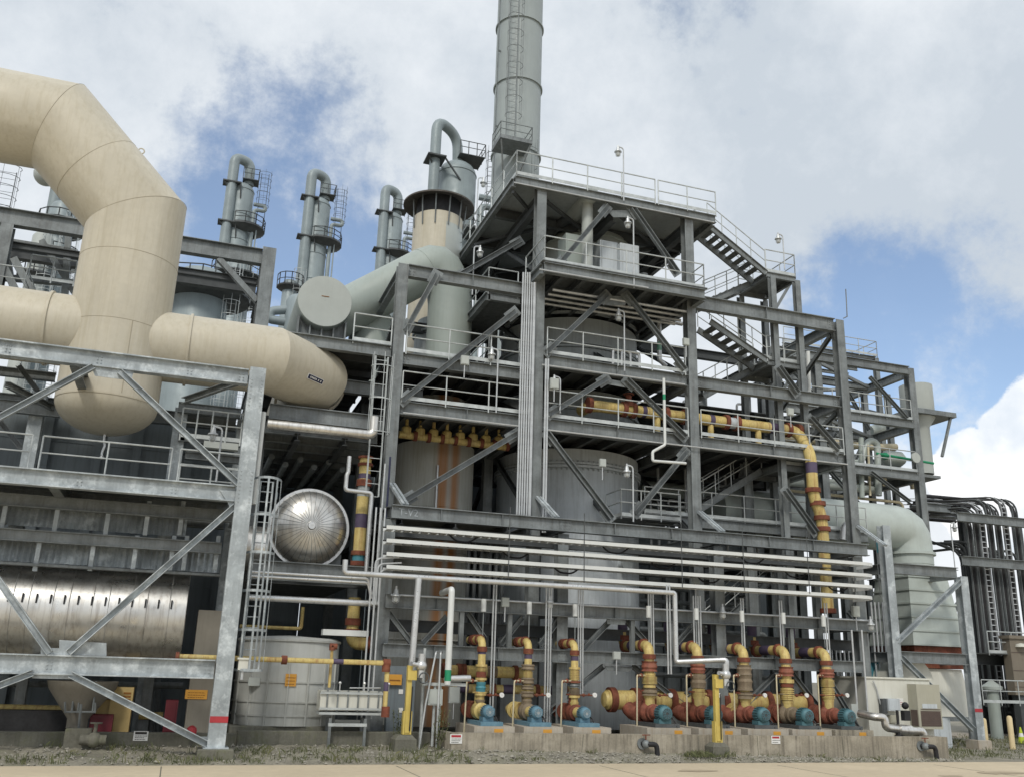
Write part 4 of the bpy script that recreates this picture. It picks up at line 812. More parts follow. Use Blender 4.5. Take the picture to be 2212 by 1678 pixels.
colm(P(12,520,Yp).x, Yp, 8, zz-.4, t, STEEL, .5); 
for a, b_ in (((30,560),(85,660)), ((0,560),(40,640))): MB().bar(P(*a,Yp),P(*b_,Yp),.35,.3).build('brace', STEEL, t)
b = MB(); a_ = P(0,575,Yp-1); rail(b, [(-14,Yp-1,a_.z-1),(P(58,588,Yp-1).x,Yp-1,a_.z-1),(P(58,588,Yp-1).x,Yp+2,a_.z-1)]); b.build('handrail', RAILM, t)
MB().box(-14,P(58,588,Yp-1).x,Yp-1,Yp+3,a_.z-1.3,a_.z-1.05).build('deck', GRATE, t)
MB().box(-14,q.x,Yp+1,Yp+4,8,up_-1).build('screen_panel', PANEL, t) 
# ------------------------------------------------------------------ gap: silver dished drum, tank, pipes
pc, pe = P(674,1134,32.2), P(757,1134,32.2); rr = (pe.x-pc.x)
t = thing('dished_drum', 'shiny silver drum end with radial seams like a sunburst in the dark gap', 'drum', (pc.x,33,pc.z-rr)); cx, cz, Yq = pc.x, pc.z, 33.0
prof = [(rr*math.sin(a), -.78*math.cos(a)) for a in [i*math.pi/2/12 for i in range(13)]]
MB().lathe([(max(.01,p),q) for p, q in prof], (cx,Yq,cz), (0,1,0), 56).build('dished_head', SILV, t, smooth=60)
MB().lathe([(rr,.0),(rr,7)], (cx,Yq+.1,cz), (0,1,0), 56).build('jacket', SILV, t)
MB().lathe([(rr-.02,-.03),(rr+.09,-.03),(rr+.09,.08),(rr-.02,.08)], (cx,Yq,cz), (0,1,0), 56).build('rim_flange', SILVP, t)
b = MB()
for k in range(34):
    a = 2*math.pi*k/34; pts = [V((cx+(p+.004)*math.cos(a), Yq+q-.006, cz+(p+.004)*math.sin(a))) for p, q in prof[1:]]; b.tube(pts, .009, 4, False)
b.build('radial_seam', STEEL, t, kind='stuff'); MB().lathe([(.01,-.83),(.12,-.83),(.15,-.79),(.15,-.75)], (cx,Yq,cz), (0,1,0), 20).build('centre_cap', SILVP, t)
b = MB(); b.box(cx-rr*.95,cx+rr*.95,33.3,33.6,zq+.02,cz-rr*.6); b.build('saddle', STEEL, t)
p = P(555,1165,30.8); t = thing('insulated_pipe_stub', 'stubby silver insulated pipe behind the caged ladder left of the sunburst drum', 'pipe', p)
MB().tube([(1.6,33.2,p.z),(cx-rr-.05,33.2,p.z)], .75, 24).build('jacket', SILV, t); MB().torus((2.0,33.2,p.z),(1,0,0),.755,.02,24,5).build('band', SILVP, t)
# round tank
YT = 31.6; pl_, pr_ = P(507,1470,YT), P(733,1470,YT); rt = (pr_.x-pl_.x)/2*.975; xt = (pl_.x+pr_.x)/2-.02; yt = YT+.3; ztp, ztb = P(620,1372,yt-rt).z, P(620,1572,yt-rt).z
t = thing('round_tank', 'round pale grey tank with stiffening grid and flat top behind the yellow pipe', 'tank', (xt,yt,ztb)); zb0 = ztb+.05
MB().lathe([(rt,zb0),(rt,ztp-.18),(rt-.16,ztp-.03),(.01,ztp+.06)], (xt,yt,0), (0,0,1), 64).build('shell', TANKM, t, smooth=50)
b = MB()
for f in (.49,.27,.12): z = zb0+(ztp-zb0)*f; b.lathe([(rt,z-.05),(rt+.035,z-.05),(rt+.035,z+.0),(rt,z+.0)], (xt,yt,0), (0,0,1), 64)
for a in range(-160,0,22): b.bar((xt+(rt+.02)*math.cos(R(a)),yt+(rt+.02)*math.sin(R(a)),zb0),(xt+(rt+.02)*math.cos(R(a)),yt+(rt+.02)*math.sin(R(a)),zb0+(ztp-zb0)*.72), .05,.05,(math.cos(R(a)),math.sin(R(a)),0))
b.build('stiffener_grid', TANKM, t)
MB().lathe([(rt-.1,ztp-.03),(rt+.05,ztp-.1),(rt+.05,ztp-.16),(rt,ztp-.18)], (xt,yt,0), (0,0,1), 64).build('top_rim', TANKM, t)
block('tank_plinth', xt-rt-.1, xt+rt+.1, yt-rt+.1, yt+rt, .0, zb0, CONCD, 'mossy concrete plinth under the round grey tank', 'plinth')
a_ = (628-620)/113.; sx = P(628,1468,yt-rt).x; sy = yt-math.sqrt(rt*rt-(sx-xt)**2)-.03
sign('warning_sign', 628, 1468, sy, .33, .36, ORANGE, None, [(1,BROWNINK),(.9,ORANGE),(.9,BROWNINK)], 'orange warning label with brown lines on the round tank')
p = P(547,1471,yt-rt+.6); MB().box(p.x-.17,p.x+.17,p.y-.35,p.y-.2,p.z-.12,p.z+.12).build('white_box', CAPM, label='small pale box on the left side of the round tank', cat='junction box', smooth=0)
# ribbed white box on stand
Yb = 29.6; a, c = P(690,1533,Yb), P(826,1493,Yb)
t = thing('ribbed_cooler_box', 'white ribbed cooler box on a thin steel stand in front of the round tank', 'cooler', ((a.x+c.x)/2,Yb,0)); MB().box(a.x,c.x,Yb,Yb+.7,a.z,c.z).build('body', SHEDM, t, smooth=0)
b = MB()
for k in range(6): x = a.x+.2+k*(c.x-a.x-.25)/5.2; b.box(x-.02,x+.02,Yb-.05,Yb-.003,a.z-.03,c.z+.02)
b.build('rib', STEEL, t); b = MB(); b.box(a.x-.02,c.x+.02,Yb-.07,Yb-.052,c.z-.1,c.z-.03); b.box(a.x-.02,c.x+.02,Yb-.07,Yb-.052,a.z+.02,a.z+.08); b.build('cross_rail', RAILM, t)
for x in (a.x+.35, c.x-.45):
    for y_ in (Yb+.03, Yb+.6): MB().box(x-.04,x+.04,y_,y_+.07,0,a.z-.22).build('leg', STEEL, t)
b = MB(); b.box(a.x,c.x,Yb-.02,Yb+.72,a.z-.12,a.z-.05); b.box(a.x+.3,c.x-.4,Yb+.02,Yb+.1,a.z-.45,a.z-.36); b.build('stand_top', RAILM, t)
b = MB()
for k in range(3): x = a.x+.6+k*.75; b.tube([(x,Yb+.3,c.z),(x,Yb+.3,c.z+.2)],.02,6); b.ball((x,Yb+.3,c.z+.22),.05,8)
b.tube([(a.x+.9,Yb+.3,c.z+.08),(c.x,Yb+.3,c.z+.1)],.02,6); b.build('fitting', SILVP, t)
# yellow pipes
def pipe(name, pts, r, m, lab, rb=0., seg=12, cat='pipe', bands=(), coup=(), cm=None, group=None, rc=1.28):
    pts = [V(p) for p in pts]; path = bend(pts, rb, 5) if rb else pts; t = thing(name, lab, cat, pts[0], group); MB().tube(path, r, seg).build('run', m, t)
    for (a, c, mm) in bands: MB().tube([V(a), V(c)], r*1.015, seg).build('band', mm, t)
    for (a, c) in coup: MB().tube([V(a), V(c)], r*rc, seg).build('coupling', cm or RUST, t)
    return t
Yy = 28.9; a, c = P(380,1417,Yy), P(838,1434,Yy); zz = (a.z+c.z)/2
def X(x, y=1425, Y=28.9): return P(x,y,Y).x
pipe('yellow_line', [(a.x,Yy,a.z),(X(838),Yy,a.z),(X(833,1500),Yy,P(833,1540,Yy).z)], .075, YEL, 'thin yellow pipe crossing in front of the round tank and dropping at its right', .0, 10,
     bands=[((X(720),Yy,a.z),(X(742),Yy,a.z),PURP), ((X(833,1500),Yy,P(833,1492,Yy).z),(X(833,1500),Yy,P(833,1472,Yy).z),PURP)],
     coup=[((X(378),Yy,a.z),(X(386),Yy,a.z)),((X(608),Yy,a.z),(X(620),Yy,a.z)),((X(828),Yy,a.z),(X(843),Yy,a.z)),((X(835),Yy,a.z+.06),(X(835),Yy,a.z-.25)),((X(833,1530),Yy,P(833,1525,Yy).z),(X(833,1530),Yy,P(833,1548,Yy).z))], rc=1.7)
p, q = P(718,1395,29.2), P(711,1484,29.2); pipe('yellow_line', [(p.x,29.2,p.z),(q.x,29.2,q.z)], .045, YEL, 'short thin yellow vertical pipe with a rust elbow against the right of the round tank', coup=[((p.x-.08,29.2,p.z),(p.x+.14,29.2,p.z)),((p.x,29.2,p.z+.05),(p.x,29.2,p.z-.12))], rc=2)
def Zp(x, y, Y): return P(x,y,Y).z
Yv = 32.6; xv = P(776,1180,Yv).x; xv2 = P(762,1350,32.6).x
pipe('yellow_riser', [(xv,Yv,Zp(783,985,Yv)),(xv,Yv,Zp(772,1240,Yv))], .21, YEL, 'yellow vertical pipe with dark bands right of the sunburst drum', seg=16,
     bands=[((xv,Yv,Zp(780,y0,Yv)),(xv,Yv,Zp(780,y1,Yv)),m_) for y0,y1,m_ in ((1023,1034,PURP),(1050,1072,VESSD),(1110,1140,PURP),(1200,1212,TURQ))],
     coup=[((xv,Yv,Zp(780,y0,Yv)),(xv,Yv,Zp(780,y1,Yv))) for y0,y1 in ((985,990),(1000,1006),(1036,1050),(1190,1199),(1212,1222))])
xe_ = P(790,1392,32.6).x
pipe('yellow_riser', [(xv2,Yv,Zp(762,1290,Yv)),(xv2,Yv,Zp(762,1388,Yv)),(xe_+.25,Yv,Zp(762,1390,Yv))], .21, YEL, 'lower yellow pipe elbow with rust couplings above the right side of the round tank', .3, 16,
     coup=[((xv2,Yv,Zp(762,y0,Yv)),(xv2,Yv,Zp(762,y1,Yv))) for y0,y1 in ((1335,1350),(1358,1370))]+[((xe_,Yv,Zp(762,1390,Yv)),(xe_+.18,Yv,Zp(762,1390,Yv)))])
Ys = 31.9; pts = [P(755,985,Ys),P(755,1020,Ys),P(749,1025,Ys),P(749,1058,Ys),P(797,1064,Ys),P(797,1240,Ys)]
xs_ = [pts[0].x,pts[0].x,pts[2].x,pts[2].x,P(797,1150,Ys).x,P(797,1150,Ys).x]
pipe('silver_line', [(x,Ys,p.z) for x, p in zip(xs_, pts)], .075, SILVP, 'bright silver pipe zigzagging down right of the sunburst drum', .12)
Y_ = 31.6; p, q = P(575,903,Y_), P(806,938,Y_); pipe('silver_line', [(2.0,Y_,(p.z+q.z)/2-.1),(q.x,Y_,(p.z+q.z)/2-.1),(q.x,Y_,(p.z+q.z)/2+.55)], .16, SILV, 'insulated silver pipe along the dark gap beam with an upturned elbow', .2, 14)
pipe('silver_line', [(1.9,31.4,Zp(690,1297,31.4)),(P(815,1310,31.4).x,31.4,Zp(690,1297,31.4))], .1, SILVP, 'straight grey pipe spanning the dark gap above the round tank')
for y_, l in ((1237,'upper of two thin silver pipes under the gap beam below the sunburst drum'),(1246,'lower of two thin silver pipes under the gap beam below the sunburst drum')):
    z = Zp(690,y_+6,31.3); pipe('silver_line', [(1.9,31.3,z),(P(795,1255,31.3).x,31.3,z),(P(795,1255,31.3).x+.15,31.3,z-.5)], .045, SILVP, l, .1, 8)
pipe('yellow_line', [(1.9,33,Zp(600,1355,33)),(P(650,1360,33).x,33,Zp(600,1355,33)),(P(650,1360,33).x,33,Zp(650,1310,33))], .06, YEL, 'short thin yellow pipe deep in the dark gap above the round tank', .1, 8)
p, q = P(697,1362,31), P(795,1370,31); MB().box(p.x,q.x,30.9,31.3,p.z-.12,p.z+.06).build('cable_tray', WHITE, label='short white cable tray above the right rim of the round tank', cat='cable tray', smooth=0)
# navy hanging hoses and conduits by the middle column
for i,(x,y0,y1,m_,r_,lab) in enumerate(((833,985,1290,NAVY,.035,'dark blue vertical hose beside the column right of the sunburst drum'),(824,1000,1230,COND,.03,'thin pale conduit running down left of the middle structure column'))):
    p = P(x,(y0+y1)/2,31.7); pipe('hose', [(p.x,31.7,Zp(x,y0,31.7)),(p.x,31.7,Zp(x,y1,31.7))], r_, m_, lab, seg=8, cat='hose')
t = thing('caged_access_ladder', 'grey access ladder against the middle structure column above the gap', 'ladder', (P(815,800,33).x,33,8)); cage(t, P(822,900,32).x-.1, 32.0, 8.2, Zp(822,770,32), 'rails', .45, RAILM, .6, 1.2)
b = MB(); 
for k in range(10): z = 8+k*.55; b.box(3.0,6.0,44.2,44.3,z,z+.2)
b.build('louvre_bank', PANEL, label='dark louvred bank at the back of the gap', cat='louvre')
# dark end wall of the gap
MB().box(1.8,2.0,45,46,.1,12).build('end_wall', PANEL, label='dark narrow end wall deep in the gap behind the round tank', cat='wall', smooth=0)
t = thing('yellow_sign', 'amber warning board on the dark panel behind the yellow monitor post', 'sign', P(853,1467,30.6)); p = P(853,1467,30.6); MB().box(p.x-.22,p.x+.22,30.58,30.6,p.z-.16,p.z+.16).build('plate', ORANGE, t); b = MB(); b.box(p.x-.17,p.x+.17,30.57,30.578,p.z-.04,p.z); b.build('lettering', BROWNINK, t)
a, c = P(812,1580,30.7), P(935,1440,30.7); t = thing('electrical_panel', 'dark blue grey equipment cabinet behind the left yellow post', 'cabinet', ((a.x+c.x)/2,30.7,.4)); MB().box(a.x+.3,c.x-.55,30.7,31.0,.5,c.z).build('body', PANEL, t, smooth=0)
b = MB()
for x, y in ((866,1493),(866,1533),(884,1533)): p = P(x,y,30.68); b.box(p.x-.07,p.x+.07,30.68,30.695,p.z-.07,p.z+.07)
b.build('label', SIGNW, t)
# ------------------------------------------------------------------ containment wall and pumps
YW = 28.5; wl, wr_ = P(975,1583,YW).x, P(2046,1590,YW).x; zw = .75
t = thing('containment_wall', 'long streaked concrete containment wall in front of the pumps', 'concrete wall', ((wl+wr_)/2,YW,0))
b = MB(); cl = P(932,1582,30.0).x
out = [(wl,YW),(wr_,YW),(wr_,33.2),(wr_-.25,33.2),(wr_-.25,YW+.25),(wl+.1,YW+.25),(cl+.25,30.2),(cl,30.05)]
n = len(out); b.add([(x,y,-.1) for x,y in out]+[(x,y,zw) for x,y in out], [(i,(i+1)%n,n+(i+1)%n,n+i) for i in range(n)]+[tuple(range(n,2*n))]); b.build('wall_body', CONC, t, smooth=0)
b = MB()
for x in (P(1560,1600,YW).x+1.35, 16.3, 12.2, 21.9): b.bar((x,YW-.002,.02),(x+rnd.uniform(-.08,.08),YW-.002,zw-.02), .018,.004,(0,1,0))
b.build('crack', CONCD, t, smooth=0)
sl = MB(); sl.box(wl-.2, wr_-.3, YW+.26, 33, -.05, .28); sl.build('floor_slab', CONCD, t, smooth=0)
def flange(mb, c, axis, r, th=.05): mb.lathe([(.01,-th/2),(r,-th/2),(r,th/2),(.01,th/2)], c, axis, 20)
def make_pump(lab, grp, big):
    # origin: under the riser, on the slab; +Y is away from the road
    s = 1.25 if big else 1.0; t = thing('pump', lab, 'pump', (0,0,0), grp); mc = TEAL if big else BLUE; vc = RED if big else YEL
    zb = .60 if not big else .62; ym = -1.12 if not big else -1.3; zc = 1.0 if not big else 1.06; rm = .19 if not big else .245
    L_ = .62 if not big else .72
    pl = MB(); x0, x1 = (-.55,.75) if not big else (-.75,.85)
    pl.add([(x0,-1.35,-.3),(x1,-1.35,-.3),(x1,.7,-.3),(x0,.7,-.3),(x0,-1.35,zb),(x1,-1.35,zb),(x1,.7,zb),(x0,.7,zb)], [(0,3,2,1),(4,5,6,7),(0,1,5,4),(1,2,6,5),(2,3,7,6),(3,0,4,7)]); pd = pl.build('plinth', CONCL, t, smooth=0)
    b = MB(); xo = x1-.5 if not big else x1-.45; b.box(xo-.16,xo+.13,-1.358,-1.352,zb-.2,zb-.07); b.build('warning_label', ORANGE, pd, smooth=0)
    MB().box(-.3*s,.42*s,-1.2,.25,zb+.002,zb+.12).build('base_frame', mc if not big else DKSTEEL, t, smooth=0)
    mx = 0
    b = MB(); b.lathe([(.01,-.02),(rm*.55,-.02),(rm*.9,.03),(rm,.1),(rm,.14),(rm*.97,.15),(rm*.97,L_*.62),(rm*.7,L_*.68),(.01,L_*.7)], (mx,ym,zc), (0,1,0), 28)
    for k in range(20):
        a = 2*math.pi*k/20; c, d = math.cos(a), math.sin(a); b.bar((mx+c*rm*1.0,ym+.16,zc+d*rm*1.0),(mx+c*rm*1.0,ym+L_*.6,zc+d*rm*1.0), .014,.05,(c,0,d))
    mo = b.build('motor', mc, t, smooth=50)
    b = MB()
    for k in range(10): a = 2*math.pi*k/10; b.bar((mx+.05*math.cos(a),ym-.036,zc+.05*math.sin(a)),(mx+rm*.68*math.cos(a),ym-.03,zc+rm*.68*math.sin(a)), .012,.02,(0,1,0))
    for q in (.3,.5,.68): b.torus((mx,ym-.034,zc),(0,1,0),rm*q,.008,20,4)
    b.build('fan_grille', mc, mo)
    MB().lathe([(.01,-.03),(rm*.62,-.03),(rm*.66,-.012),(rm*.66,.01)], (mx,ym,zc), (0,1,0), 24).build('fan_cover', VESSD if not big else DKSTEEL, mo)
    b = MB(); b.tube(bend([(mx+rm*1.1,ym+.3,zc-.1),(mx+rm*1.5,ym+.2,zb+.25),(mx+rm*1.7,ym+.1,zb+.02)],.1), .022, 6); b.build('cable', BLK, mo)
    b = MB(); b.box(mx+rm*.8,mx+rm*1.3,ym+.25,ym+.5,zc-.12,zc+.1); b.build('terminal_box', mc, mo, smooth=0)
    b = MB(); b.box(mx-rm*.9,mx+rm*.9,ym+.12,ym+.5,zb+.122,zc-rm*.75); b.build('motor_foot', mc, mo, smooth=0)
    b = MB(); b.lathe([(.09,-.2),(.15,-.2),(.17,.1),(.17,.25)], (mx,ym+L_*.72+.15,zc), (0,1,0), 16); b.build('coupling_guard', RED if big else YEL, t)
    b = MB(); y0 = -.2; b.lathe([(.15,-.3),(.2,-.22),(.25,-.2),(.25,-.12),(.22*s,-.1),(.27*s,0),(.27*s,.12),(.22*s,.2),(.01,.22)], (0,y0+.12,zc), (0,1,0), 26)
    if big: b.lathe([(.01,-.12),(.13,-.12),(.19,-.05),(.22,.06),(.22,.2),(.27,.22),(.27,.28),(.2,.3)], (0,y0-.42,zc), (0,1,0), 18)
    b.tube([(0,.0,zc),(0,0,zc+.55*s)], .16*s, 14); flange(b, (0,0,zc+.55*s), (0,0,1), .24*s); b.build('casing', vc, t, smooth=45)
    b = MB(); b.tube([(0,.12,zc),(0,1.6,zc)], .17*s, 14); flange(b,(0,.35,zc),(0,1,0),.27*s); flange(b,(0,.75,zc),(0,1,0),.27*s); flange(b,(0,1.15,zc),(0,1,0),.27*s); b.build('suction_pipe', RUST if not big else RED, t)
    return t
def stacked(t, x, Y, rows, rb):                              # rows of (y_top, y_bottom, radius factor, material, part name)
    for y0, y1, f, m_, nm in rows:
        z0, z1 = Zp(x,y0,Y), Zp(x,y1,Y); b = MB(); r = rb*f; X_ = ORG[t.name].x
        if nm in ('valve','wrap','actuator'):
            n = 5; pr = [(.01,z1)]+[(r*(1+.09*math.sin(i*2.4+x)), z1+(z0-z1)*i/n) for i in range(n+1)]+[(.01,z0)]
        elif nm == 'bellows':
            n = 6; pr = [(.01,z1)]
            for i in range(n): a, c = z1+(z0-z1)*i/n, z1+(z0-z1)*(i+.55)/n; pr += [(r,a),(r,c),(r*.82,c),(r*.82,z1+(z0-z1)*(i+1)/n)]
            pr += [(.01,z0)]
        elif nm == 'reducer': pr = [(.01,z1),(r*.72,z1),(r*.78,z1+(z0-z1)*.3),(r,z1+(z0-z1)*.8),(r,z0),(.01,z0)]
        else: pr = [(.01,z1),(r,z1),(r,z0),(.01,z0)]
        b.lathe(pr, (X_,Y,0), (0,0,1), 18); b.build(nm, m_, t, smooth=35)
def repaint(o, d):                                        # wear differs from pump to pump
    for ch in o.children:
        for k, m_ in (d or {}).items():
            if ch.name.split('.')[0] == k: ch.material_slots[0].link = 'OBJECT'; ch.material_slots[0].material = m_
YR1, YR2 = 30.05, 30.25
small = make_pump('small blue pump', 'small blue motor pumps', False); bigp = make_pump('big teal pump', 'large teal motor pumps', True)
SM = [(1040,1058,'leftmost blue motor pump beside the grey control box'), (1142,1163,'middle blue motor pump under the riser wrapped in grey brown cloth'), (1240,1268,'right blue motor pump beside the pale panel wall')]
BG = [(1397,1439,'first teal motor pump, next to the capped end of the fat yellow header'), (1499,1548,'teal motor pump half hidden by the right yellow monitor post'), (1597,1652,'third teal motor pump, just right of the right yellow monitor post'), (1686,1746,'fourth teal motor pump, above the white danger notice'), (1775,1837,'last teal motor pump, nearest to the white shed')]
for i, (xr_, xm, lab) in enumerate(SM):
    x = P(xm,1550,29.0).x; o = small if i == 0 else dup(small, (0,0,0)); o['label'] = lab; o.location = (x,YR1+.1,.3+.02); ORG[o.name] = V(o.location)
    repaint(o, [None, {'casing':WRAP,'suction_pipe':YEL}, {'casing':RUST}][i])
for i, (xr_, xm, lab) in enumerate(BG):
    x = P(xm,1545,29.1).x; o = bigp if i == 0 else dup(bigp, (0,0,0)); o['label'] = lab; o.location = (x,YR2+.1,.3); ORG[o.name] = V(o.location)
    repaint(o, [None, {'casing':RUST}, {'coupling_guard':RUST,'suction_pipe':YEL}, {'casing':WRAP}, {'plinth':CONC}][i])
def riser(xp, xm, Ym, YR, ytop, r, rows, labs, left, big, back):
    x = P(xm,1550,Ym).x; t = thing('discharge_riser', labs, 'pipe riser', (x,YR,.9), 'yellow pump risers'); zt = Zp(xp,ytop,YR)-r; rb = .32 if big else .26
    run = [(x,YR,1.3),(x,YR,zt),(x,YR+back,zt)]
    if big: run.append((x,YR+back,zt+.9))
    MB().tube(bend(run, rb*1.15, 6), r, 18).build('pipe_run', YEL, t)
    b = MB(); flange(b,(x,YR,zt-rb*1.2),(0,0,1),r*1.32,.16); b.build('coupling', RUST, t); b = MB(); flange(b,(x,YR+rb*1.2,zt),(0,1,0),r*1.3,.13); b.build('coupling', RUST, t)
    for k in ((.55,.7) if not big else ()): b = MB(); flange(b,(x,YR+back*k,zt),(0,1,0),r*1.35,.16); b.build('coupling', RUST, t)
    if big:
        MB().tube([(x,YR+back*.4,zt),(x,YR+back*.68,zt)], r*1.03, 16).build('band', PURP, t)
        b = MB(); flange(b,(x,YR+back*.86,zt),(0,1,0),r*1.4,.14); b.build('coupling', RUST, t); b = MB(); flange(b,(x,YR+back,zt+.3),(0,0,1),r*1.4,.16); b.build('coupling', RUST, t); MB().tube([(x,YR+back,zt+.5),(x,YR+back,zt+.92)], r*1.03, 16).build('band', PURP, t)
    stacked(t, xp, YR, rows, r)
    for z, rr_ in ((Zp(xp,1500,YR),.03),):                     # gauge branch
        b = MB(); b.tube([(x+r,YR-.02,z),(x+r+.5,YR-.1,z)], .025, 6); b.ball((x+r+.18,YR-.05,z),.06,8); b.ball((x+r+.36,YR-.08,z+.02),.05,8); gb_ = b.build('gauge_branch', RUST, t)
        MB().lathe([(.01,-.04),(.075,-.04),(.08,-.02),(.08,.02),(.01,.03)], (x+r+.55,YR-.12,z+.01), (0,1,0), 14).build('pressure_gauge', SIGNW, gb_)
    zv = Zp(xp,1470,YR) if not big else Zp(xp,1458,YR); b = MB(); b.tube(bend([(x-r,YR-.05,zv),(x-r-.42,YR-.25,zv),(x-r-.46,YR-.28,.35)],.05), .026, 6); b.build('drain_tube', CREAMP, t)
    b = MB(); b.ball((x-r-.2,YR-.12,zv),.075,8); b.ball((x-r-.36,YR-.2,zv-.02),.06,8); b.build('drain_valve', RUST, t)
    b = MB(); b.tube([(x,YR,zt+r),(x,YR,zt+r+.75)], .018, 6); b.build('hanger_rod', STEEL, t); MB().tube([(x,YR,zt+r+.75),(x,YR,zt+r+1.15)], .085, 12).build('spring_can', WHITE, t)
    return t
rowsS = [[(1400,1412,1.02,PURP,'band'),(1434,1439,1.5,YEL,'flange'),(1440,1448,1.25,YEL,'bellows'),(1450,1462,1.3,RUST,'flange'),(1463,1468,1.5,YEL,'flange'),(1472,1493,1.25,TURQ,'valve'),(1497,1501,1.5,YEL,'flange'),(1510,1522,1.3,WRAP,'reducer')],
         [(1412,1422,1.02,PURP,'band'),(1434,1447,1.7,WRAP,'wrap'),(1449,1462,1.3,YEL,'bellows'),(1463,1477,1.6,WRAP,'wrap'),(1479,1489,1.6,WRAP,'wrap'),(1492,1506,1.6,WRAP,'wrap'),(1508,1530,1.2,WRAP,'wrap')],
         [(1416,1426,1.02,PURP,'band'),(1440,1445,1.5,YEL,'flange'),(1446,1468,1.35,YEL,'bellows'),(1470,1474,1.6,RUST,'flange'),(1475,1484,1.4,STEEL,'valve'),(1486,1499,1.5,WRAP,'bellows'),(1501,1506,1.5,YEL,'flange'),(1515,1530,1.2,YEL,'reducer')]]
rowsB = [[(1415,1421,1.02,BEIGEAC,'band'),(1427,1449,1.5,RED,'valve'),(1452,1458,1.2,YEL,'flange'),(1459,1476,1.5,YEL,'bellows'),(1478,1484,1.25,YEL,'flange'),(1485,1501,1.5,WRAP,'wrap'),(1501,1517,1.2,YEL,'reducer')],
         [(1419,1425,1.02,BEIGEAC,'band'),(1433,1453,1.45,RED,'valve'),(1455,1485,1.5,WRAP,'wrap'),(1486,1501,1.35,YEL,'bellows'),(1501,1518,1.2,YEL,'reducer')],
         [(1424,1430,1.02,BEIGEAC,'band'),(1435,1457,1.45,WRAP,'valve'),(1458,1490,1.5,WRAP,'wrap'),(1493,1508,1.5,WRAP,'wrap'),(1508,1524,1.2,YEL,'reducer')],
         [(1428,1434,1.02,BEIGEAC,'band'),(1439,1459,1.45,RED,'valve'),(1466,1474,1.5,YEL,'flange'),(1475,1483,1.3,RUST,'flange'),(1484,1510,1.4,YEL,'bellows'),(1512,1527,1.15,YEL,'reducer')],
         [(1434,1439,1.02,BEIGEAC,'band'),(1444,1462,1.5,RED,'valve'),(1466,1482,1.4,YEL,'bellows'),(1484,1507,1.35,YEL,'bellows'),(1508,1525,1.15,YEL,'reducer')]]
labS = ['yellow riser with a turquoise valve above the leftmost blue motor pump', 'yellow riser wrapped in grey brown cloth above the middle blue motor pump', 'yellow riser with ribbed bellows above the right blue motor pump']
labB = ['yellow riser with red valve above the capped end of the fat header', 'yellow riser with red valve and wrapped joint behind the crossing silver pipe', 'yellow riser with two brown wrapped joints right of the yellow monitor post', 'yellow riser with red valve and clean yellow bellows, second from the right', 'yellow riser nearest to the white shed, rightmost of the row']
for (xp, xm, _), rows, lab, yt_ in zip(SM, rowsS, labS, (1371,1376,1380)): riser(xp, xm, 29.0, YR1, yt_, .125, rows, lab, 0, False, 1.5)
for (xp, xm, _), rows, lab, yt_ in zip(BG, rowsB, labB, (1381,1385,1389,1392,1397)): riser(xp, xm, 29.1, YR2, yt_, .175, rows, lab, 0, True, 2.1)
# fat suction header and smaller header
Yh = 31.5; zh_ = Zp(1500,1514,Yh); xa, xb = P(1310,1514,Yh).x, P(1742,1520,Yh).x
t = thing('suction_header', 'fat yellow header pipe with rust brown collars behind the large pumps', 'header pipe', (xa,Yh,zh_)); MB().tube([(xa,Yh,zh_),(xb,Yh,zh_)], .33, 28).build('run', YEL, t)
for x in (1320,1372,1400,1448,1528,1560,1602,1655,1690,1738): q = P(x,1516,Yh).x; MB().tube([(q-.1,Yh,zh_),(q+.12,Yh,zh_)], .42, 28).build('coupling', RUST, t)
MB().lathe([(.3,0),(.25,-.1),(.01,-.14)], (xa,Yh,zh_), (1,0,0), 24).build('end_cap', YEL, t)
for x in (1352,1455,1550): q = P(x,1530,Yh).x; MB().tube(bend([(q,Yh,zh_),(q,Yh-.25,zh_-.35),(q+.25,Yh-.9,zh_-.5)],.2), .24, 16).build('branch', RED, t)
Yh = 31.9; zh_ = Zp(1050,1450,Yh); pipe('suction_header', [(P(965,1450,Yh).x,Yh,zh_),(P(1128,1450,Yh).x,Yh,zh_)], .19, YEL, 'yellow header pipe with rust collars behind the two left blue pumps', 0, 18, 'header pipe', bands=[((P(1050,1450,Yh).x,Yh,zh_),(P(1072,1450,Yh).x,Yh,zh_),WRAP)], coup=[((P(x,1450,Yh).x-.06,Yh,zh_),(P(x,1450,Yh).x+.08,Yh,zh_)) for x in (958,990,1000,1112)])
Yh = 32.0; zh_ = Zp(1100,1488,Yh); pipe('suction_header', [(P(975,1490,Yh).x,Yh,zh_),(P(1230,1490,Yh).x,Yh,zh_)], .15, YEL, 'lower yellow and purple pipe in the shade behind the blue motor pumps', 0, 14, 'header pipe', bands=[((P(a,1490,Yh).x,Yh,zh_),(P(c,1490,Yh).x,Yh,zh_),PURP) for a, c in ((985,1010),(1085,1108),(1183,1205))], coup=[((P(x,1490,Yh).x,Yh,zh_),(P(x,1490,Yh).x+.15,Yh,zh_)) for x in (1060,1155,1215)])
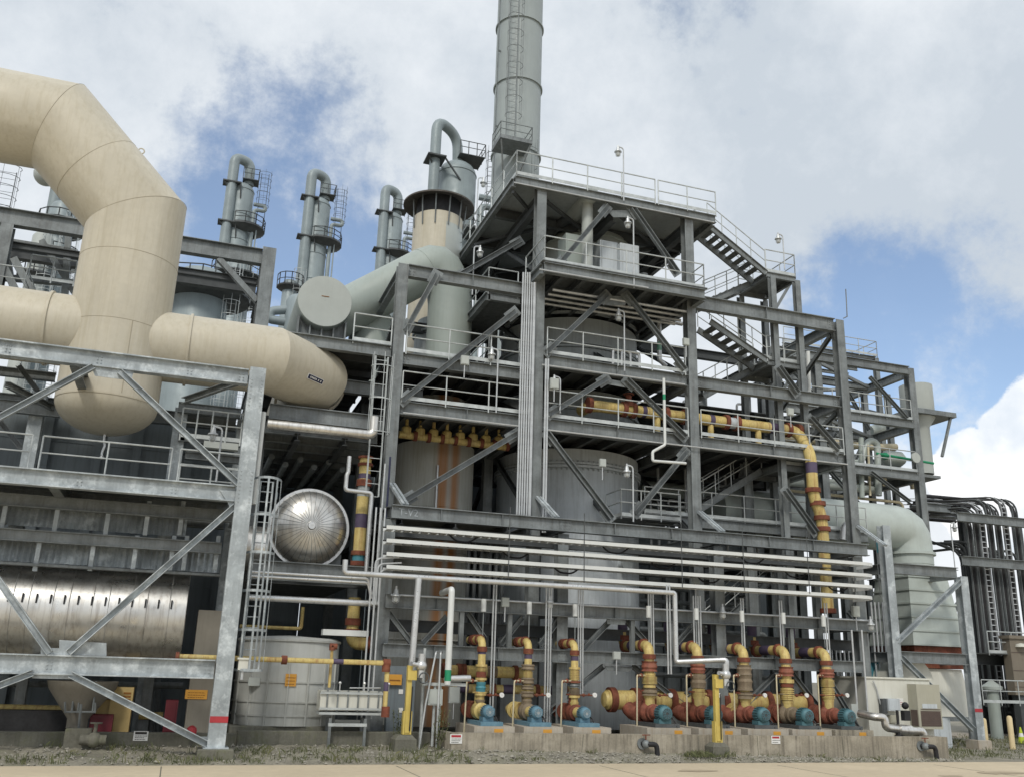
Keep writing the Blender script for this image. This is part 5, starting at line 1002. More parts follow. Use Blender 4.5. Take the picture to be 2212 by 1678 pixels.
# ------------------------------------------------------------------ four white cable trays
YT_ = 29.75
def tray(ya, yb_, lab):                                   # solid white trough with dark slots in its floor
    z = (Zp(835,ya,YT_)+Zp(1880,yb_,YT_))/2; x0 = P(835,ya,YT_).x; x1 = P(1893,yb_,YT_).x; t = thing('cable_tray', lab, 'cable tray', (x0,YT_,z), 'four long white cable trays'); h = .12
    path = [(x0,YT_),(x1-.55,YT_)]+[(x1-.55+.75*math.sin(a),YT_+.75-.75*math.cos(a)) for a in [R(q) for q in range(12,91,13)]]+[(x1+.2,YT_+1.6)]
    b = MB()
    for a, c in zip(path, path[1:]): b.bar((*a,z),(*c,z), .02, h)
    b.build('side_rail', WHITE, t); b = MB(); b.bar((x0,YT_+.55,z),(x1-.6,YT_+.55,z), .02, h); b.build('side_rail', WHITE, t)
    b = MB(); x = x0+.15
    while x < x1-.5: b.box(x-.105,x+.105,YT_+.012,YT_+.538,z-h/2+.004,z-h/2+.03); x += .3
    b.build('rung', WHITE, t, kind='stuff'); b = MB()
    for k in range(7): y = YT_+.08+k*.065; b.tube([(x0-.1+.1*k,y,z-h/2+.06),(x1-.8,y,z-h/2+.06)], .024, 5)
    b.build('cables', BLK, t, kind='stuff')
for (ya, yb_), lab in zip(((1139,1216),(1167,1241),(1194,1267),(1221,1291)), ('topmost of the four long white cable trays', 'second white cable tray from the top of the four', 'third white cable tray from the top of the four', 'lowest of the four long white cable trays, just above the silver pipe')): tray(ya, yb_, lab)
for xx_ in (1099,1262,1473,1606,1745,1895): 
    p = P(xx_,1210,YT_-.03); b = MB(); b.tube([(p.x,YT_-.03,Zp(xx_,1100+(xx_-1099)*.09,YT_)+.1),(p.x,YT_-.03,Zp(xx_,1243+(xx_-1099)*.05,YT_)-.1)], .015, 6); o = b.build('tray_hanger', DKSTEEL, label='thin dark threaded hanger rod holding the four white cable trays', cat='hanger rod', group='tray hanger rods')
# silver pipes in front
Yf = 29.3; zA = Zp(1100,1258,Yf); pipe('silver_line', [(P(745,1225,Yf).x,Yf,Zp(745,1208,Yf)),(P(745,1225,Yf).x,Yf,zA),(P(1459,1350,Yf).x,Yf,zA),(P(1459,1350,Yf).x,Yf,Zp(1462,1429,Yf)),(P(1568,1428,28.4).x,28.35,Zp(1568,1424,28.35)),(P(1568,1428,28.35).x,28.35,Zp(1568,1462,28.35))], .085, SILVP, 'long silver pipe under the trays stepping down to the right yellow monitor post', .1)
pipe('silver_line', [(P(905,1248,29.1).x,29.12,zA-.05),(P(895,1340,29.1).x,29.12,Zp(885,1445,29.1))], .1, SILVP, 'silver insulated drop pipe running down to the left yellow monitor post', .0, 12)
xg = P(972,1360,29.2).x; pipe('silver_line', [(P(955,1268,30.8).x,30.8,Zp(976,1272,29.2)),(xg,29.2,Zp(976,1272,29.2)),(xg,29.2,Zp(970,1478,29.2))], .1, WHITE, 'white drop pipe with a green end band left of the blue pumps', .1, 12, bands=[((xg,29.2,Zp(970,1446,29.2)),(xg,29.2,Zp(970,1470,29.2)),GREENB)])
# yellow monitor posts
def post(x, y0, y1, Y, lab, flip):
    q = P(x,y1,Y); tp = Zp(x,y0,Y); t = thing('monitor_post', lab, 'yellow post', (q.x,Y,q.z), 'yellow monitor posts'); b = MB(); b.box(q.x-.075,q.x+.075,Y-.075,Y+.075,q.z,tp); b.build('post', YELP, t, smooth=0)
    b = MB(); b.box(q.x-.13,q.x-.08,Y-.1,Y+.1,q.z,q.z+.65); b.box(q.x+.08,q.x+.13,Y-.1,Y+.1,q.z,q.z+.65); b.box(q.x-.07,q.x+.07,Y-.1,Y-.078,q.z+.05,q.z+.5); b.build('base_bracket', YELP, t, smooth=0)
    s = -1 if flip else 1; b = MB(); b.box(q.x-.08,q.x+.2,Y-.14,Y+.05,tp-.42,tp-.14); b.build('head_bracket', YELP, t, smooth=0)
    b = MB(); c = V((q.x+.33*s,Y-.1,tp)); b.tube([c+V((0,0,-.35)),c+V((0,0,.35))], .1, 12); b.ball(c,.17,12); b.tube([c,c+V((-.35*s,-.15,.05))], .07, 10); b.build('nozzle_valve', SILVP, t); b = MB(); b.torus(c+V((.05,-.2,-.35)),(0,1,0),.15,.02,16,5); b.build('handwheel', DKSTEEL, t)
    MB().tube([(q.x+.07,Y-.12,q.z+.1),(q.x+.09,Y-.12,tp-.6)], .02, 6).build('cable', BLK, t); return t
post(877,1436,1585,28.9, 'tall yellow monitor post near the left end of the concrete wall', False); post(1550,1456,1603,28.2, 'yellow monitor post standing in front of the concrete wall and large pumps', False)
block('concrete_footing', P(1553,1620,28.1).x-.3, P(1553,1620,28.1).x+.3, 27.95, 28.47, -.05, P(1553,1603,28.1).z, CONCD, 'rounded mossy footing under the right yellow monitor post in front of the wall', 'footing', .12)
block('concrete_footing', P(870,1600,28.9).x-.3, P(870,1600,28.9).x+.35, 28.6, 29.3, -.05, P(877,1586,28.9).z, CONCD, 'mossy footing under the left yellow monitor post by the wall corner', 'footing', .12)
# black drain valves through the wall
def wvalve(x, y, lab):
    p = P(x,y,YW-.15); t = thing('drain_valve', lab, 'drain valve', p, 'black drain valves in the wall'); b = MB(); b.tube(bend([(p.x-.15,YW+.02,p.z),(p.x-.12,YW-.25,p.z),(p.x+.22,YW-.3,p.z),(p.x+.26,YW-.3,p.z-.5)],.12), .08, 12); b.build('elbow', BLK, t)
    b = MB(); flange(b,(p.x-.15,YW-.04,p.z),(0,1,0),.17); b.ball((p.x-.1,YW-.2,p.z),.13,10); b.build('valve_body', STEEL, t); b = MB(); b.tube([(p.x-.1,YW-.2,p.z),(p.x-.1,YW-.2,p.z+.26)],.02,6); b.bar((p.x-.22,YW-.2,p.z+.27),(p.x+.05,YW-.2,p.z+.27),.04,.03); b.build('handle', RUST, t)
wvalve(1400,1606,'black drain valve poking through the wall below the first large pump'); wvalve(2002,1611,'black drain elbow poking through the right end of the concrete wall')
# grey control box on its stand
Yc = 29.3; a, c = P(925,1522,Yc), P(957,1488,Yc)
t = thing('control_box', 'grey control box on a pipe frame left of the first blue pump', 'control box', ((a.x+c.x)/2,Yc,.7)); MB().box(a.x,c.x,Yc,Yc+.3,a.z,c.z).build('body', CAPM, t, smooth=0); MB().box(a.x+.04,c.x-.04,Yc-.02,Yc-.002,a.z+.04,c.z-.04).build('door', CAPM, t, smooth=0)
zt = Zp(930,1480,Yc)
for x in (a.x-.16, (a.x+c.x)/2, c.x-.05): MB().tube([(x,Yc+.15,.3 if x > a.x else 0),(x,Yc+.15,zt if x != a.x-.16 else zt+1.1)], .045, 8).build('leg', RAILM, t)
MB().box(a.x-.2,c.x+.75,Yc+.05,Yc+.25,zt,zt+.09).build('shelf', RAILM, t, smooth=0)
b = MB(); q = P(922,1488,Yc); b.tube(bend([(a.x-.25,Yc-.05,0),(a.x-.1,Yc-.05,a.z),(a.x+.15,Yc-.05,zt+1),(a.x+.3,Yc+.3,zt+1)],.1), .03, 6); b.tube(bend([(a.x+.3,Yc-.05,a.z-1.4),(a.x+.3,Yc-.05,zt+1),(a.x+.45,Yc+.3,zt+1)],.1), .03, 6); b.build('conduit', COND, t)
b = MB(); q = V((a.x+.55,Yc,zt+.2)); b.ball(q,.11,10); b.tube([q,q+V((0,0,.28))],.05,8); b.tube([q+V((.1,0,.02)),q+V((.75,0,.05))],.1,10); b.build('transmitter', SILVP, t)
# conduit runs down from trays (groups of parallel thin conduits)
def conds(xs, y0, y1, Y, lab, grp, jog=0.):
    for x, d in xs:
        p = P(x,(y0+y1)/2,Y); z0, z1 = Zp(x,y0,Y), Zp(x,y1,Y); pts = [(p.x,Y,z1),(p.x,Y,z0)] if not jog else [(p.x,Y,z1),(p.x,Y,z1+(z0-z1)*.6),(p.x+jog,Y,z1+(z0-z1)*.66),(p.x+jog,Y,z0)]
        MB().tube(pts, d, 7).build('conduit', COND, label=lab, cat='conduit', group=grp)
for xs, y1, lab in (((1062,1068),1560,'conduits between the two left blue pumps'), ((1178,1184,1189),1570,'conduits right of the middle blue motor pump'), ((1249,1254,1259),1500,'conduits right of the bellows riser of the blue pumps'), ((1402,1407,1412),1490,'conduits above the first large pump riser'), ((1500,1505,1510,1515),1490,'four close conduits above the second large pump riser'), ((1603,1608),1455,'pair of conduits coming down to the right yellow post'), ((1688,1693),1500,'pair of conduits above the fourth large pump riser'), ((1787,1792),1500,'pair of conduits above the rightmost riser')):
    conds([(x,.028) for x in xs], 1262+(xs[0]-1062)*.055, y1, 30.55, 'thin pale conduit in '+lab.replace('conduits','the conduits',1), lab)
conds([(1442,.03),(1448,.03)], 1262, 1455, 29.5, 'thin pale conduit of the pair hanging from the trays beside the stepping silver pipe', 'pair of conduits by the stepping pipe')
conds([(1846,.035),(1868,.035)], 1360, 1540, 30.6, 'thin conduit running down the right end column of the low module', 'conduits on the right end column', .0)
pipe('conduit', [(6.4,30.75,Zp(1000,1292,30.75)),(25.3,30.75,Zp(1000,1292,30.75))], .035, COND, 'long thin conduit running under the middle long beam above the pumps', 0, 7, 'conduit')
# conduits clipped up the tall column at left of the big vessel
for i, x in enumerate((1123,1128,1133,1138,1143,1149)): conds([(x,.035 if i < 5 else .06)], 588 if i < 4 else 610, 1140, 32.1, 'long bright conduit in the bundle clipped beside the tall left column of the middle bay', 'bundle of conduits up the tall column')
conds([(1176,.04),(1181,.04)], 775, 1150, 32.1, 'bright conduit of the pair on the right side of the tall column', 'pair of conduits on the tall column')
# little stubs behind tray: horizontal loops at the left end
for i, (x, y, l) in enumerate(((808,1232,'leftmost'),(814,1232,'middle'),(820,1236,'rightmost'))):
    z = Zp(x,1205+i*12,29.9); p = P(x,1260,29.9); pipe('conduit', [(p.x,29.9,Zp(x,1305,29.9)),(p.x,29.9,z),(p.x+.75,29.9,z+.08)], .03, COND, l+' of three bent conduits feeding the left ends of the white trays', .2, 7, 'conduit')
# yellow nozzle row and rust behind platform edge
Yn = 34.4; t = thing('nozzle_manifold', 'row of yellow nozzles with rust couplings on the rust streaked vessel', 'manifold', P(950,950,Yn)); z = Zp(950,947,Yn); b = MB(); b.tube([(P(862,940,Yn).x,Yn,z),(P(1095,965,Yn).x,Yn,z-.05)], .14, 12); b.build('header', YEL, t)
for x in (877,907,936,965,994,1022,1050,1078):
    q = P(x,945,Yn).x; MB().tube([(q,Yn,z),(q,Yn,z+.62)], .065, 8).build('nozzle', YEL, t)
    MB().lathe([(.19,-.12),(.19,.12),(.1,.2)], (q,Yn,z+.16), (0,0,1), 12).build('nozzle_body', YEL, t)
    MB().tube([(q+.28,Yn,z),(q+.42,Yn,z)], .2, 12).build('coupling', RUST, t)
# yellow process line on level 4
Y4 = 33.1; z4 = Zp(1400,890,Y4); xA = [P(x,895,Y4).x for x in (1280,1330,1755)]
zL = Z4+.95; xq = P(1765,1080,32.2).x
t = thing('process_line', 'thick yellow process line with rust couplings and purple bands along the third platform', 'pipe', (xA[0],Y4,zL))
MB().tube(bend([(xA[0]-.1,Y4+.9,zL),(xA[0]-.05,Y4,zL),(xq-.1,Y4,zL),(xq-.1,32.3,Z4-.2),(xq-.1,32.3,Zp(1752,1070,32.3)),(xq+.25,32.3,Zp(1775,1115,32.3)),(xq+.25,32.3,Zp(1778,1320,32.3))], .45, 6), .235, 20).build('run', YEL, t)
for x in (1272,1347,1367,1437,1478,1567,1590,1680,1700,1722): q = P(x,905,Y4).x; MB().tube([(q-.08,Y4,zL),(q+.09,Y4,zL)], .32, 20).build('coupling', RUST, t)
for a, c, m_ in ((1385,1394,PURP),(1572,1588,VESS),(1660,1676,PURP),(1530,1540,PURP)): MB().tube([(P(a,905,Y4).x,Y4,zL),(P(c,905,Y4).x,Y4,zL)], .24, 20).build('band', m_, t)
for x in (1420,1535,1637): q = P(x,920,Y4).x; MB().tube([(q,Y4,Z4+.05),(q,Y4,zL)], .13, 12).build('support_leg', YEL, t)
for y, dx in ((1060,-.1),(1088,.1),(1118,.25),(1142,.25),(1318,.25)): z = Zp(1765,y,32.3); MB().tube([(xq+dx,32.3,z-.08),(xq+dx,32.3,z+.1)], .32, 20).build('coupling', RUST, t)
z = Zp(1755,1012,32.3); MB().tube([(xq-.1,32.3,z-.2),(xq-.1,32.3,z+.25)], .24, 20).build('band', PURP, t)
t = thing('line_valve', 'rusty valve with handwheel on the yellow line of the third platform', 'valve', (P(1352,890,Y4).x,Y4,zL)); q = V((P(1357,890,Y4).x,Y4-.05,zL+.3)); b = MB(); b.lathe([(.26,-.2),(.2,.0),(.12,.1),(.12,.3)], q, (0,0,1), 14); b.build('body', RUST, t); MB().torus(q+V((0,0,.33)),(0,0,1),.2,.025,18,5).build('handwheel', RUST, t)
pw = P(1435,880,31.9); pipe('white_standpipe', [(pw.x,31.9,Zp(1438,818,31.9)),(pw.x,31.9,Zp(1436,960,31.9)),(pw.x-.55,31.9,Zp(1410,975,31.9)),(pw.x-.55,31.9,Zp(1412,995,31.9)),(pw.x+.9,31.9,Zp(1480,1000,31.9))], .058, WHITE, 'white standpipe with a green band in front of the yellow line', .08, 10, bands=[((pw.x,31.9,Zp(1437,852,31.9)),(pw.x,31.9,Zp(1437,864,31.9)),GREENB)])
Yk = 34.; q = P(1424,730,Yk); pipe('silver_line', [(P(1480,692,Yk).x,Yk+.3,Zp(1460,692,Yk)),(q.x,Yk,Zp(1424,690,Yk)),(q.x,Yk,Zp(1424,778,Yk)),(q.x+.3,Yk,Zp(1430,790,Yk))], .1, SILVP, 'insulated silver pipe hook with a green band on the second platform', .12, 12, bands=[((q.x,Yk,Zp(1424,740,Yk)),(q.x,Yk,Zp(1424,758,Yk)),GREENB)])
# conduits along beam bottoms
for x0, x1, y, l in ((1170,1480,845,'thin conduit along the bottom of the second platform beam'),(1176,1830,985,'thin conduit along the bottom of the third platform beam'),(870,1120,905,'thin conduit along the bottom of the left third platform beam'),(1165,1400,602,'thin conduit under the projecting upper platform edge'),(1110,1540,410,'thin conduit along the roof edge beam')):
    Y = 32.15 if y != 602 else 31.1; a, c = P(x0,y if y not in (845,985) else y-20,Y), P(x1,y,Y); zz = {845:Z3-.52,985:Z4-.52,905:Z4-.5,602:z2-.48,410:ZR-.4}[y]; pipe('conduit', [(a.x,Y,zz),(c.x,Y,zz)], .03, COND, l, 0, 6, 'conduit')
# ------------------------------------------------------------------ stair tower
def stairs(par, a, b_, Y0, Y1, nm='flight', rails=True, m=STEEL):
    # a = top nose, b_ = bottom nose (x, z); runs in X between the planes Y0 and Y1
    (xa, za), (xb, zb) = a, b_; s = MB()
    for Y in (Y0, Y1): s.chan((xa,Y,za-.12), (xb,Y,zb-.12), .28, .08, .015, (0,1 if Y == Y1 else -1,0))
    st = s.build('stringer', m, par); t_ = MB(); n = max(4, round(abs(za-zb)/.21))
    for i in range(1, n): x = xa+(xb-xa)*i/n; z = za+(zb-za)*i/n; w_ = abs(xb-xa)/n*.46; t_.box(x-w_,x+w_,Y0+.03,Y1-.03,z-.05,z)
    t_.build('tread', GRATE, par, kind='stuff')
    if rails:
        for Y in (Y0, Y1):
            r_ = MB(); A, B = V((xa,Y,za)), V((xb,Y,zb)); up = V((0,0,1)); r_.tube([A+up*1.0,B+up*1.0],.024,6); r_.tube([A+up*.5,B+up*.5],.02,6)
            for i in range(5): q = A.lerp(B, i/4); r_.tube([q,q+up*1.0],.022,6)
            r_.build('handrail', RAILM, par)
t = thing('stair_tower', 'zigzag grey steel staircase with open treads descending from the roof corner at the right', 'staircase', (P(1690,700,34).x,34,0))
def xz(x, y, Y): p = P(x,y,Y); return (p.x, p.z)
ya, yb_ = 33.0, 34.0; yc, yd = 34.25, 35.25
A0 = (20.05, ZR); A1 = xz(1654,586,ya); stairs(t, A0, A1, ya, yb_)
xl1, xr1 = A1[0]+.02, P(1718,600,ya).x
def landing(z, x0, x1):
    MB().box(x0,x1,ya,yd,z-.04,z).build('landing', GRATE, t); b = MB()
    for Y in (ya,yd): b.ibeam((x0,Y,z-.17),(x1,Y,z-.17),.24,.14,.012,.01)
    for x in (x0+.07,x1-.07): b.ibeam((x,ya+.08,z-.17),(x,yd-.08,z-.17),.24,.14,.012,.01)
    b.build('landing_frame', STEEL, t); b = MB(); rail(b, [(x0,ya,z),(x1,ya,z),(x1,yd,z),(x0,yd,z)], 1.07, 1.1); b.build('handrail', RAILM, t)
landing(A1[1], xl1, xr1)
A2 = xz(1520,652,yc); stairs(t, (A1[0],A1[1]), A2, yc, yd)
A3 = xz(1533,690,ya); A4 = xz(1657,775,ya); stairs(t, A3, A4, ya, yb_); landing(A4[1], A4[0]+.02, xr1)
A5 = xz(1520,850,yc); stairs(t, A4, A5, yc, yd)
z_6 = P(1645,1012,yc).z; stairs(t, xz(1645,1010,yc), xz(1512,1092,yc), yc, yd); landing(z_6, xz(1645,1010,yc)[0]+.02, xr1)
stairs(t, xz(1530,985,ya), (xz(1645,1010,yc)[0], z_6), ya, yb_) if 0 else None
for x in (P(1668,700,ya).x, xr1-.08):
    for Y in (ya, yd): MB().ibeam((x,Y-.14 if Y == ya else Y+.14,.3), (x,Y-.14 if Y == ya else Y+.14,A1[1]-.3), .26, .26, .02, .016, (0,1,0)).build('column', STEEL, t)
for y0, y1 in ((640,585),(840,790)): b = MB(); b.bar(P(1668,y0+40,yd+.3), P(1712,y1+20,yd+.3), .1,.12); b.build('brace', STEEL, t)
# ------------------------------------------------------------------ right bay
YE = 38.9; X5 = P(1972,900,YE).x; z51 = P(1960,797,YE).z; XE0 = P(1660,800,YE).x
rb = thing('open_steel_bay', 'open grey steel bay of columns and beams at the right of the process structure', 'steel frame', (X5,YE,0))
for Y in (YE, 45.5):
    for x in (X5, P(1770,900,YE).x, XE0): colm(x, Y, .3, z51, rb)
zl = [P(1900,786,YE).z, P(1900,900,YE).z, P(1900,1012,YE).z, P(1900,1120,YE).z]
for z in zl:
    ib((XE0+.22,YE-.22,z-.25), (X5-.22,YE-.22,z-.25), .46, .28, STEEL, rb); ib((XE0+.22,45.5,z-.25), (X5-.22,45.5,z-.25), .46, .28, DKSTEEL, rb); ib((XE0+.22,42,z-.25), (X5-.22,42,z-.25), .36, .24, STEEL, rb)
    for x in (X5, P(1770,900,YE).x): ib((x,YE+.22,z-.25), (x,45.3,z-.25), .44, .26, STEEL, rb)
    xm_ = P(1770,900,YE).x
    for a, b_ in (((xm_+.3,YE+.3),(X5-.3,41.8)), ((X5-.3,42.2),(xm_+.3,45.2)), ((XE0+.3,41.8),(xm_-.3,YE+.3))): MB().bar((*a,z-.3),(*b_,z-.3),.14,.16).build('brace', STEEL, rb)
brace(rb, P(1880,805,YF-.1), P(1960,905,YF-.1)) if 0 else None
brace(rb, P(1877,815,YE-.3), P(1958,905,YE-.3), STEEL); brace(rb, P(1880,1020,YE-.3), P(1965,1085,YE-.3), STEEL); brace(rb, (X5,YE+.3,zl[2]), (X5,45,zl[1]-.4), STEEL); brace(rb, (X5,YE+.3,zl[1]), (X5,45,zl[0]-.4), STEEL);
for k in range(3): brace(rb, (XE0+.3+k*1.2,YE-.1,zl[k]), (XE0+3.5+k*1.2,YE-.1,zl[k+1]-.4), STEEL)
brace(rb, (XC[3],33,Z2-.5), (XC[3],38.2,Z3), STEEL); brace(rb, (XC[3],33,Z3-.5), (XC[3],38.2,Z4), STEEL)
# ------------------------------------------------------------------ pipe rack behind the right bays
pr_t = thing('pipe_rack', 'dense rear pipe rack of stacked steel tiers seen through the right bays', 'pipe rack', (25,48,0))
for z in (8.6, 11.2, 13.6, 16.2):
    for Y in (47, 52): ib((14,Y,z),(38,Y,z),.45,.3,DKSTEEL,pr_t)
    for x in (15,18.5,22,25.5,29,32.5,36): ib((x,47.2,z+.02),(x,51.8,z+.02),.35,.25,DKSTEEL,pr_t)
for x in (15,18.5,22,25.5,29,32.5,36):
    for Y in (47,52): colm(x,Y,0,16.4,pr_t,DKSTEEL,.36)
for z in (13.6,16.2):
    b = MB(); rail(b,[(14,46.7,z+.25),(37,46.7,z+.25)],1.07,2.2,.03); b.build('handrail', RAILM, pr_t)
k = 0; ws = ('highest','upper','middle','lower','lowest')
tones = (PALEP,SILVP,CREAMP,STEEL,PALEP,COND,SILV,STEEL)
tname = {'pale_pipe':'pale grey green','bright_pipe':'bright silver','cream_pipe':'cream','steel_grey':'dull grey','conduit':'light grey','insulation_jacket':'insulated silver'}
for zi, z in enumerate((8.9, 11.5, 13.9, 16.5)):
    for yi, (Y, r_) in enumerate(((47.4,.22),(48.2,.12),(48.8,.3),(49.7,.16),(50.5,.25),(51.3,.12))):
        m_ = tones[(zi*3+yi) % 8]; x0, x1 = 14+rnd.uniform(0,4), 37-rnd.uniform(0,7)
        pipe('rack_pipe', [(x0,Y,z+r_+.12),(x1,Y,z+r_+.12),(x1,Y,z+r_-1.6)] if yi % 2 else [(x0,Y,z+r_+.12),(x1,Y,z+r_+.12)], r_, m_, '%s pipe, %s of six on the %s tier of the rear rack' % (tname[m_.name], ('nearest','second nearest','third','fourth','second farthest','farthest')[yi], ('lowest','second','third','top')[zi]), .3, 10, 'pipe', group='pipes on the %s rack tier' % ('lowest','second','third','top')[zi])
# pipes in front of the rack
for i, (pts, Y, r_, m_, lab) in enumerate((
    ([(1380,1052),(1545,1068),(1545,1120)], 40, .36, PALEP, 'pale fat pipe passing behind the right side of the big vessel'),
    ([(1700,985),(1860,1000),(1875,950),(1895,955),(1898,1070)], 39.5, .17, PALEP, 'pale green pipe bending down at the right behind the third platform'),
    ([(1640,1035),(1895,1058),(1895,1000)], 40, .2, PALEP, 'pale pipe along the bay right of the yellow line drop'),
    ([(1560,1020),(1860,1046)], 41, .17, PALEP, 'thin pale pipe behind the yellow line drop, above the big bent duct'),
    ([(1860,945),(1862,1075)], 39, .13, GREEN, 'grey green vertical pipe just left of the small green vessel'),
    ([(1875,960),(1880,1070)], 39.2, .06, CREAMP, 'cream thin vertical pipe beside grey green pipes in the right bay'),
    ([(1640,1052),(1950,1085),(1952,1150)], 40.5, .08, CREAMP, 'thin cream pipe running above the bent duct then dropping'),
    ([(1655,940),(1885,965),(1935,965)], 41.5, .2, CREAMP, 'cream pipe behind the right end of the third platform'),
    ([(1820,1165),(1822,1130),(1850,1128)], 34, .12, SILVP, 'white hooked pipe end above the right end of the upper long beam'),
    ([(1745,760),(1748,850)], 36, .1, WHITE, 'white conduit loop in the right bay below the stair landing'),
    ([(1880,930),(1955,910)], 43, .3, PALEP, 'pale sloping pipe high in the open bay near its last column'))):
    pipe('bay_pipe', [P(x,y,Y) for x, y in pts], r_, m_, lab, .35, 12)
# bent duct and flared plenum
YD2 = 36.4; rd2 = (P(2006,1195,YD2)-P(1926,1195,YD2)).length/2; zd2 = P(1860,1134,YD2).z; xd2 = P(1962,1195,YD2).x
t = thing('bent_duct', 'big pale grey green duct bending from horizontal down into a flared square plenum', 'duct', (xd2,YD2,2)); ze = P(1985,1222,YD2).z
MB().tube(bend([(P(1540,1090,YD2).x,YD2,zd2),(xd2,YD2,zd2),(xd2,YD2,ze)], 2.5, 4), rd2, 40).build('body', PALEP, t, smooth=18)
MB().lathe([(rd2,-.06),(rd2+.12,-.06),(rd2+.12,.06),(rd2,.06)], (xd2,YD2,ze+.5), (0,0,1), 40).build('flange_ring', PALEP, t)
zt_, zb_ = P(1985,1245,YD2-1).z, P(1995,1392,YD2-1.1).z; b = MB(); w0, w1 = rd2*1.02, rd2*1.35
b.hexa([(xd2-w1,YD2-w1,zb_),(xd2+w1,YD2-w1,zb_),(xd2+w1,YD2+w1,zb_),(xd2-w1,YD2+w1,zb_),(xd2-w0,YD2-w0,zt_),(xd2+w0,YD2-w0,zt_),(xd2+w0,YD2+w0,zt_),(xd2-w0,YD2+w0,zt_)]); b.build('plenum', PALEP, t, smooth=0)
MB().cyl((xd2,YD2,zt_),(xd2,YD2,ze),rd2*.98,32).build('neck', PALEP, t)
b = MB()
for k in range(6): f = k/5; w_ = w0+(w1-w0)*f+.06; z = zt_+(zb_-zt_)*f; b.box(xd2-w_,xd2+w_,YD2-w_,YD2+w_,z-.04,z+.04)
b.build('stiffener', PALEP, t, smooth=0)
MB().box(xd2-w1*.9,xd2+w1*.9,YD2-w1*.9,YD2+w1*.9,zb_-1.0,zb_-.05).build('expansion_joint', RUST, t, smooth=0)
MB().hexa([(xd2-w1*1.2,YD2-w1,1.2),(xd2+w1,YD2-w1,1.2),(xd2+w1,YD2+w1,1.2),(xd2-w1*1.2,YD2+w1,1.2),(xd2-w1*.5,YD2-w1*.8,zb_-1.02),(xd2+w1*.9,YD2-w1*.8,zb_-1.02),(xd2+w1*.9,YD2+w1*.8,zb_-1.02),(xd2-w1*.5,YD2+w1*.8,zb_-1.02)]).build('fan_housing', SHEDM, t, smooth=0)
b = MB(); q = P(1950,1500,YD2-2); b.lathe([(.01,-.6),(1.2,-.6),(1.2,.6),(.01,.6)], (q.x,YD2-2,q.z+.4), (0,1,0), 28); b.build('fan_scroll', SHEDM, t)
# ------------------------------------------------------------------ right front frame with diagonals
YQ = 33.4; rf = thing('right_brace_frame', 'pale grey steel frame with long diagonals in front of the flared plenum', 'steel frame', (P(1920,1300,YQ).x,YQ,0))
xa, xb = P(1922,1300,YQ).x, P(2092,1400,YQ).x; zq1 = P(2000,1232,YQ).z; zq2 = P(2000,1420,YQ).z
for x, zt, m_ in ((xa, P(1908,1135,YQ).z, GAL), (xb, P(2080,1250,YQ).z+.1, GAL)):
    for Y in (YQ, 39.6): MB().ibeam((x,Y,.35),(x,Y,zt),.4,.4,.03,.025,(0,1,0)).build('column', m_ if Y == YQ else STEEL, rf)
    for z in (zq1, zq2): ib((x,YQ+.22,z-.02),(x,39.4,z-.02),.42,.26,STEEL,rf)
for Y in (YQ, 39.6):
    for z in (zq1, zq2): ib((xa+.21,Y,z),(xb-.21,Y,z),.46,.28,STEEL,rf)
b = MB(); rb2 = MB(); rb2.box(xb-.205,xb+.205,YQ-.207,YQ-.2,P(2105,1533,YQ).z-.07,P(2105,1533,YQ).z+.07); rb2.build('red_band', REDINK, rf)
brace(rf, P(1935,1385,YQ-.1), P(2072,1255,YQ-.1), GAL, .2); brace(rf, P(1945,1420,YQ-.1), P(2100,1575,YQ-.1), GAL, .22)
brace(rf, P(2035,1350,39.3), P(2078,1290,39.3), STEEL, .25); brace(rf, P(2040,1345,39.3), P(2085,1385,39.3) , STEEL, .2)
q = P(2112,1600,YQ); block('concrete_footing', xb-.35, xb+.35, YQ-.35, YQ+.35, -.05, .352, CONCL, 'pale square footing under the far right galvanised column by the bollards', 'footing')
# beams on right: extension carrying the cable bundle
YK = 41.; xk0, xk1 = P(2062,1235,YK).x, P(2260,1240,YK).x
kt = thing('cable_tray_support', 'steel cross beams holding the bundle of vertical cable trays at the far right', 'steel frame', (xk0,YK,0))
for y0 in (1125, 1217): z = P(2120,y0,YK).z; ib((xk0,YK-.6,z),(xk1+4,YK-.6,z),.5,.3,STEEL,kt)
for x, y1 in ((2195,1130),(2075,1090)): q = P(x,y1,YK+2); colm(q.x, YK+2, 0, q.z, kt, DKSTEEL)
z = P(2130,1425,YK).z; ib((xk0,YK-.6,z),(xk1+4,YK-.6,z),.5,.3,DKSTEEL,kt); MB().box(xk0,xk1+4,YK-1.8,YK-.4,z+.27,z+.32).build('deck',GRATE,kt); b = MB(); rail(b,[(xk0,YK-1.75,z+.32),(xk1+3,YK-1.75,z+.32)]); b.build('handrail',RAILM,kt)
ib((P(1990,1065,YK+.5).x,YK+.8,P(2030,1090,YK).z),(xk0+1,YK+.8,P(2030,1090,YK).z),.45,.3,STEEL,kt)
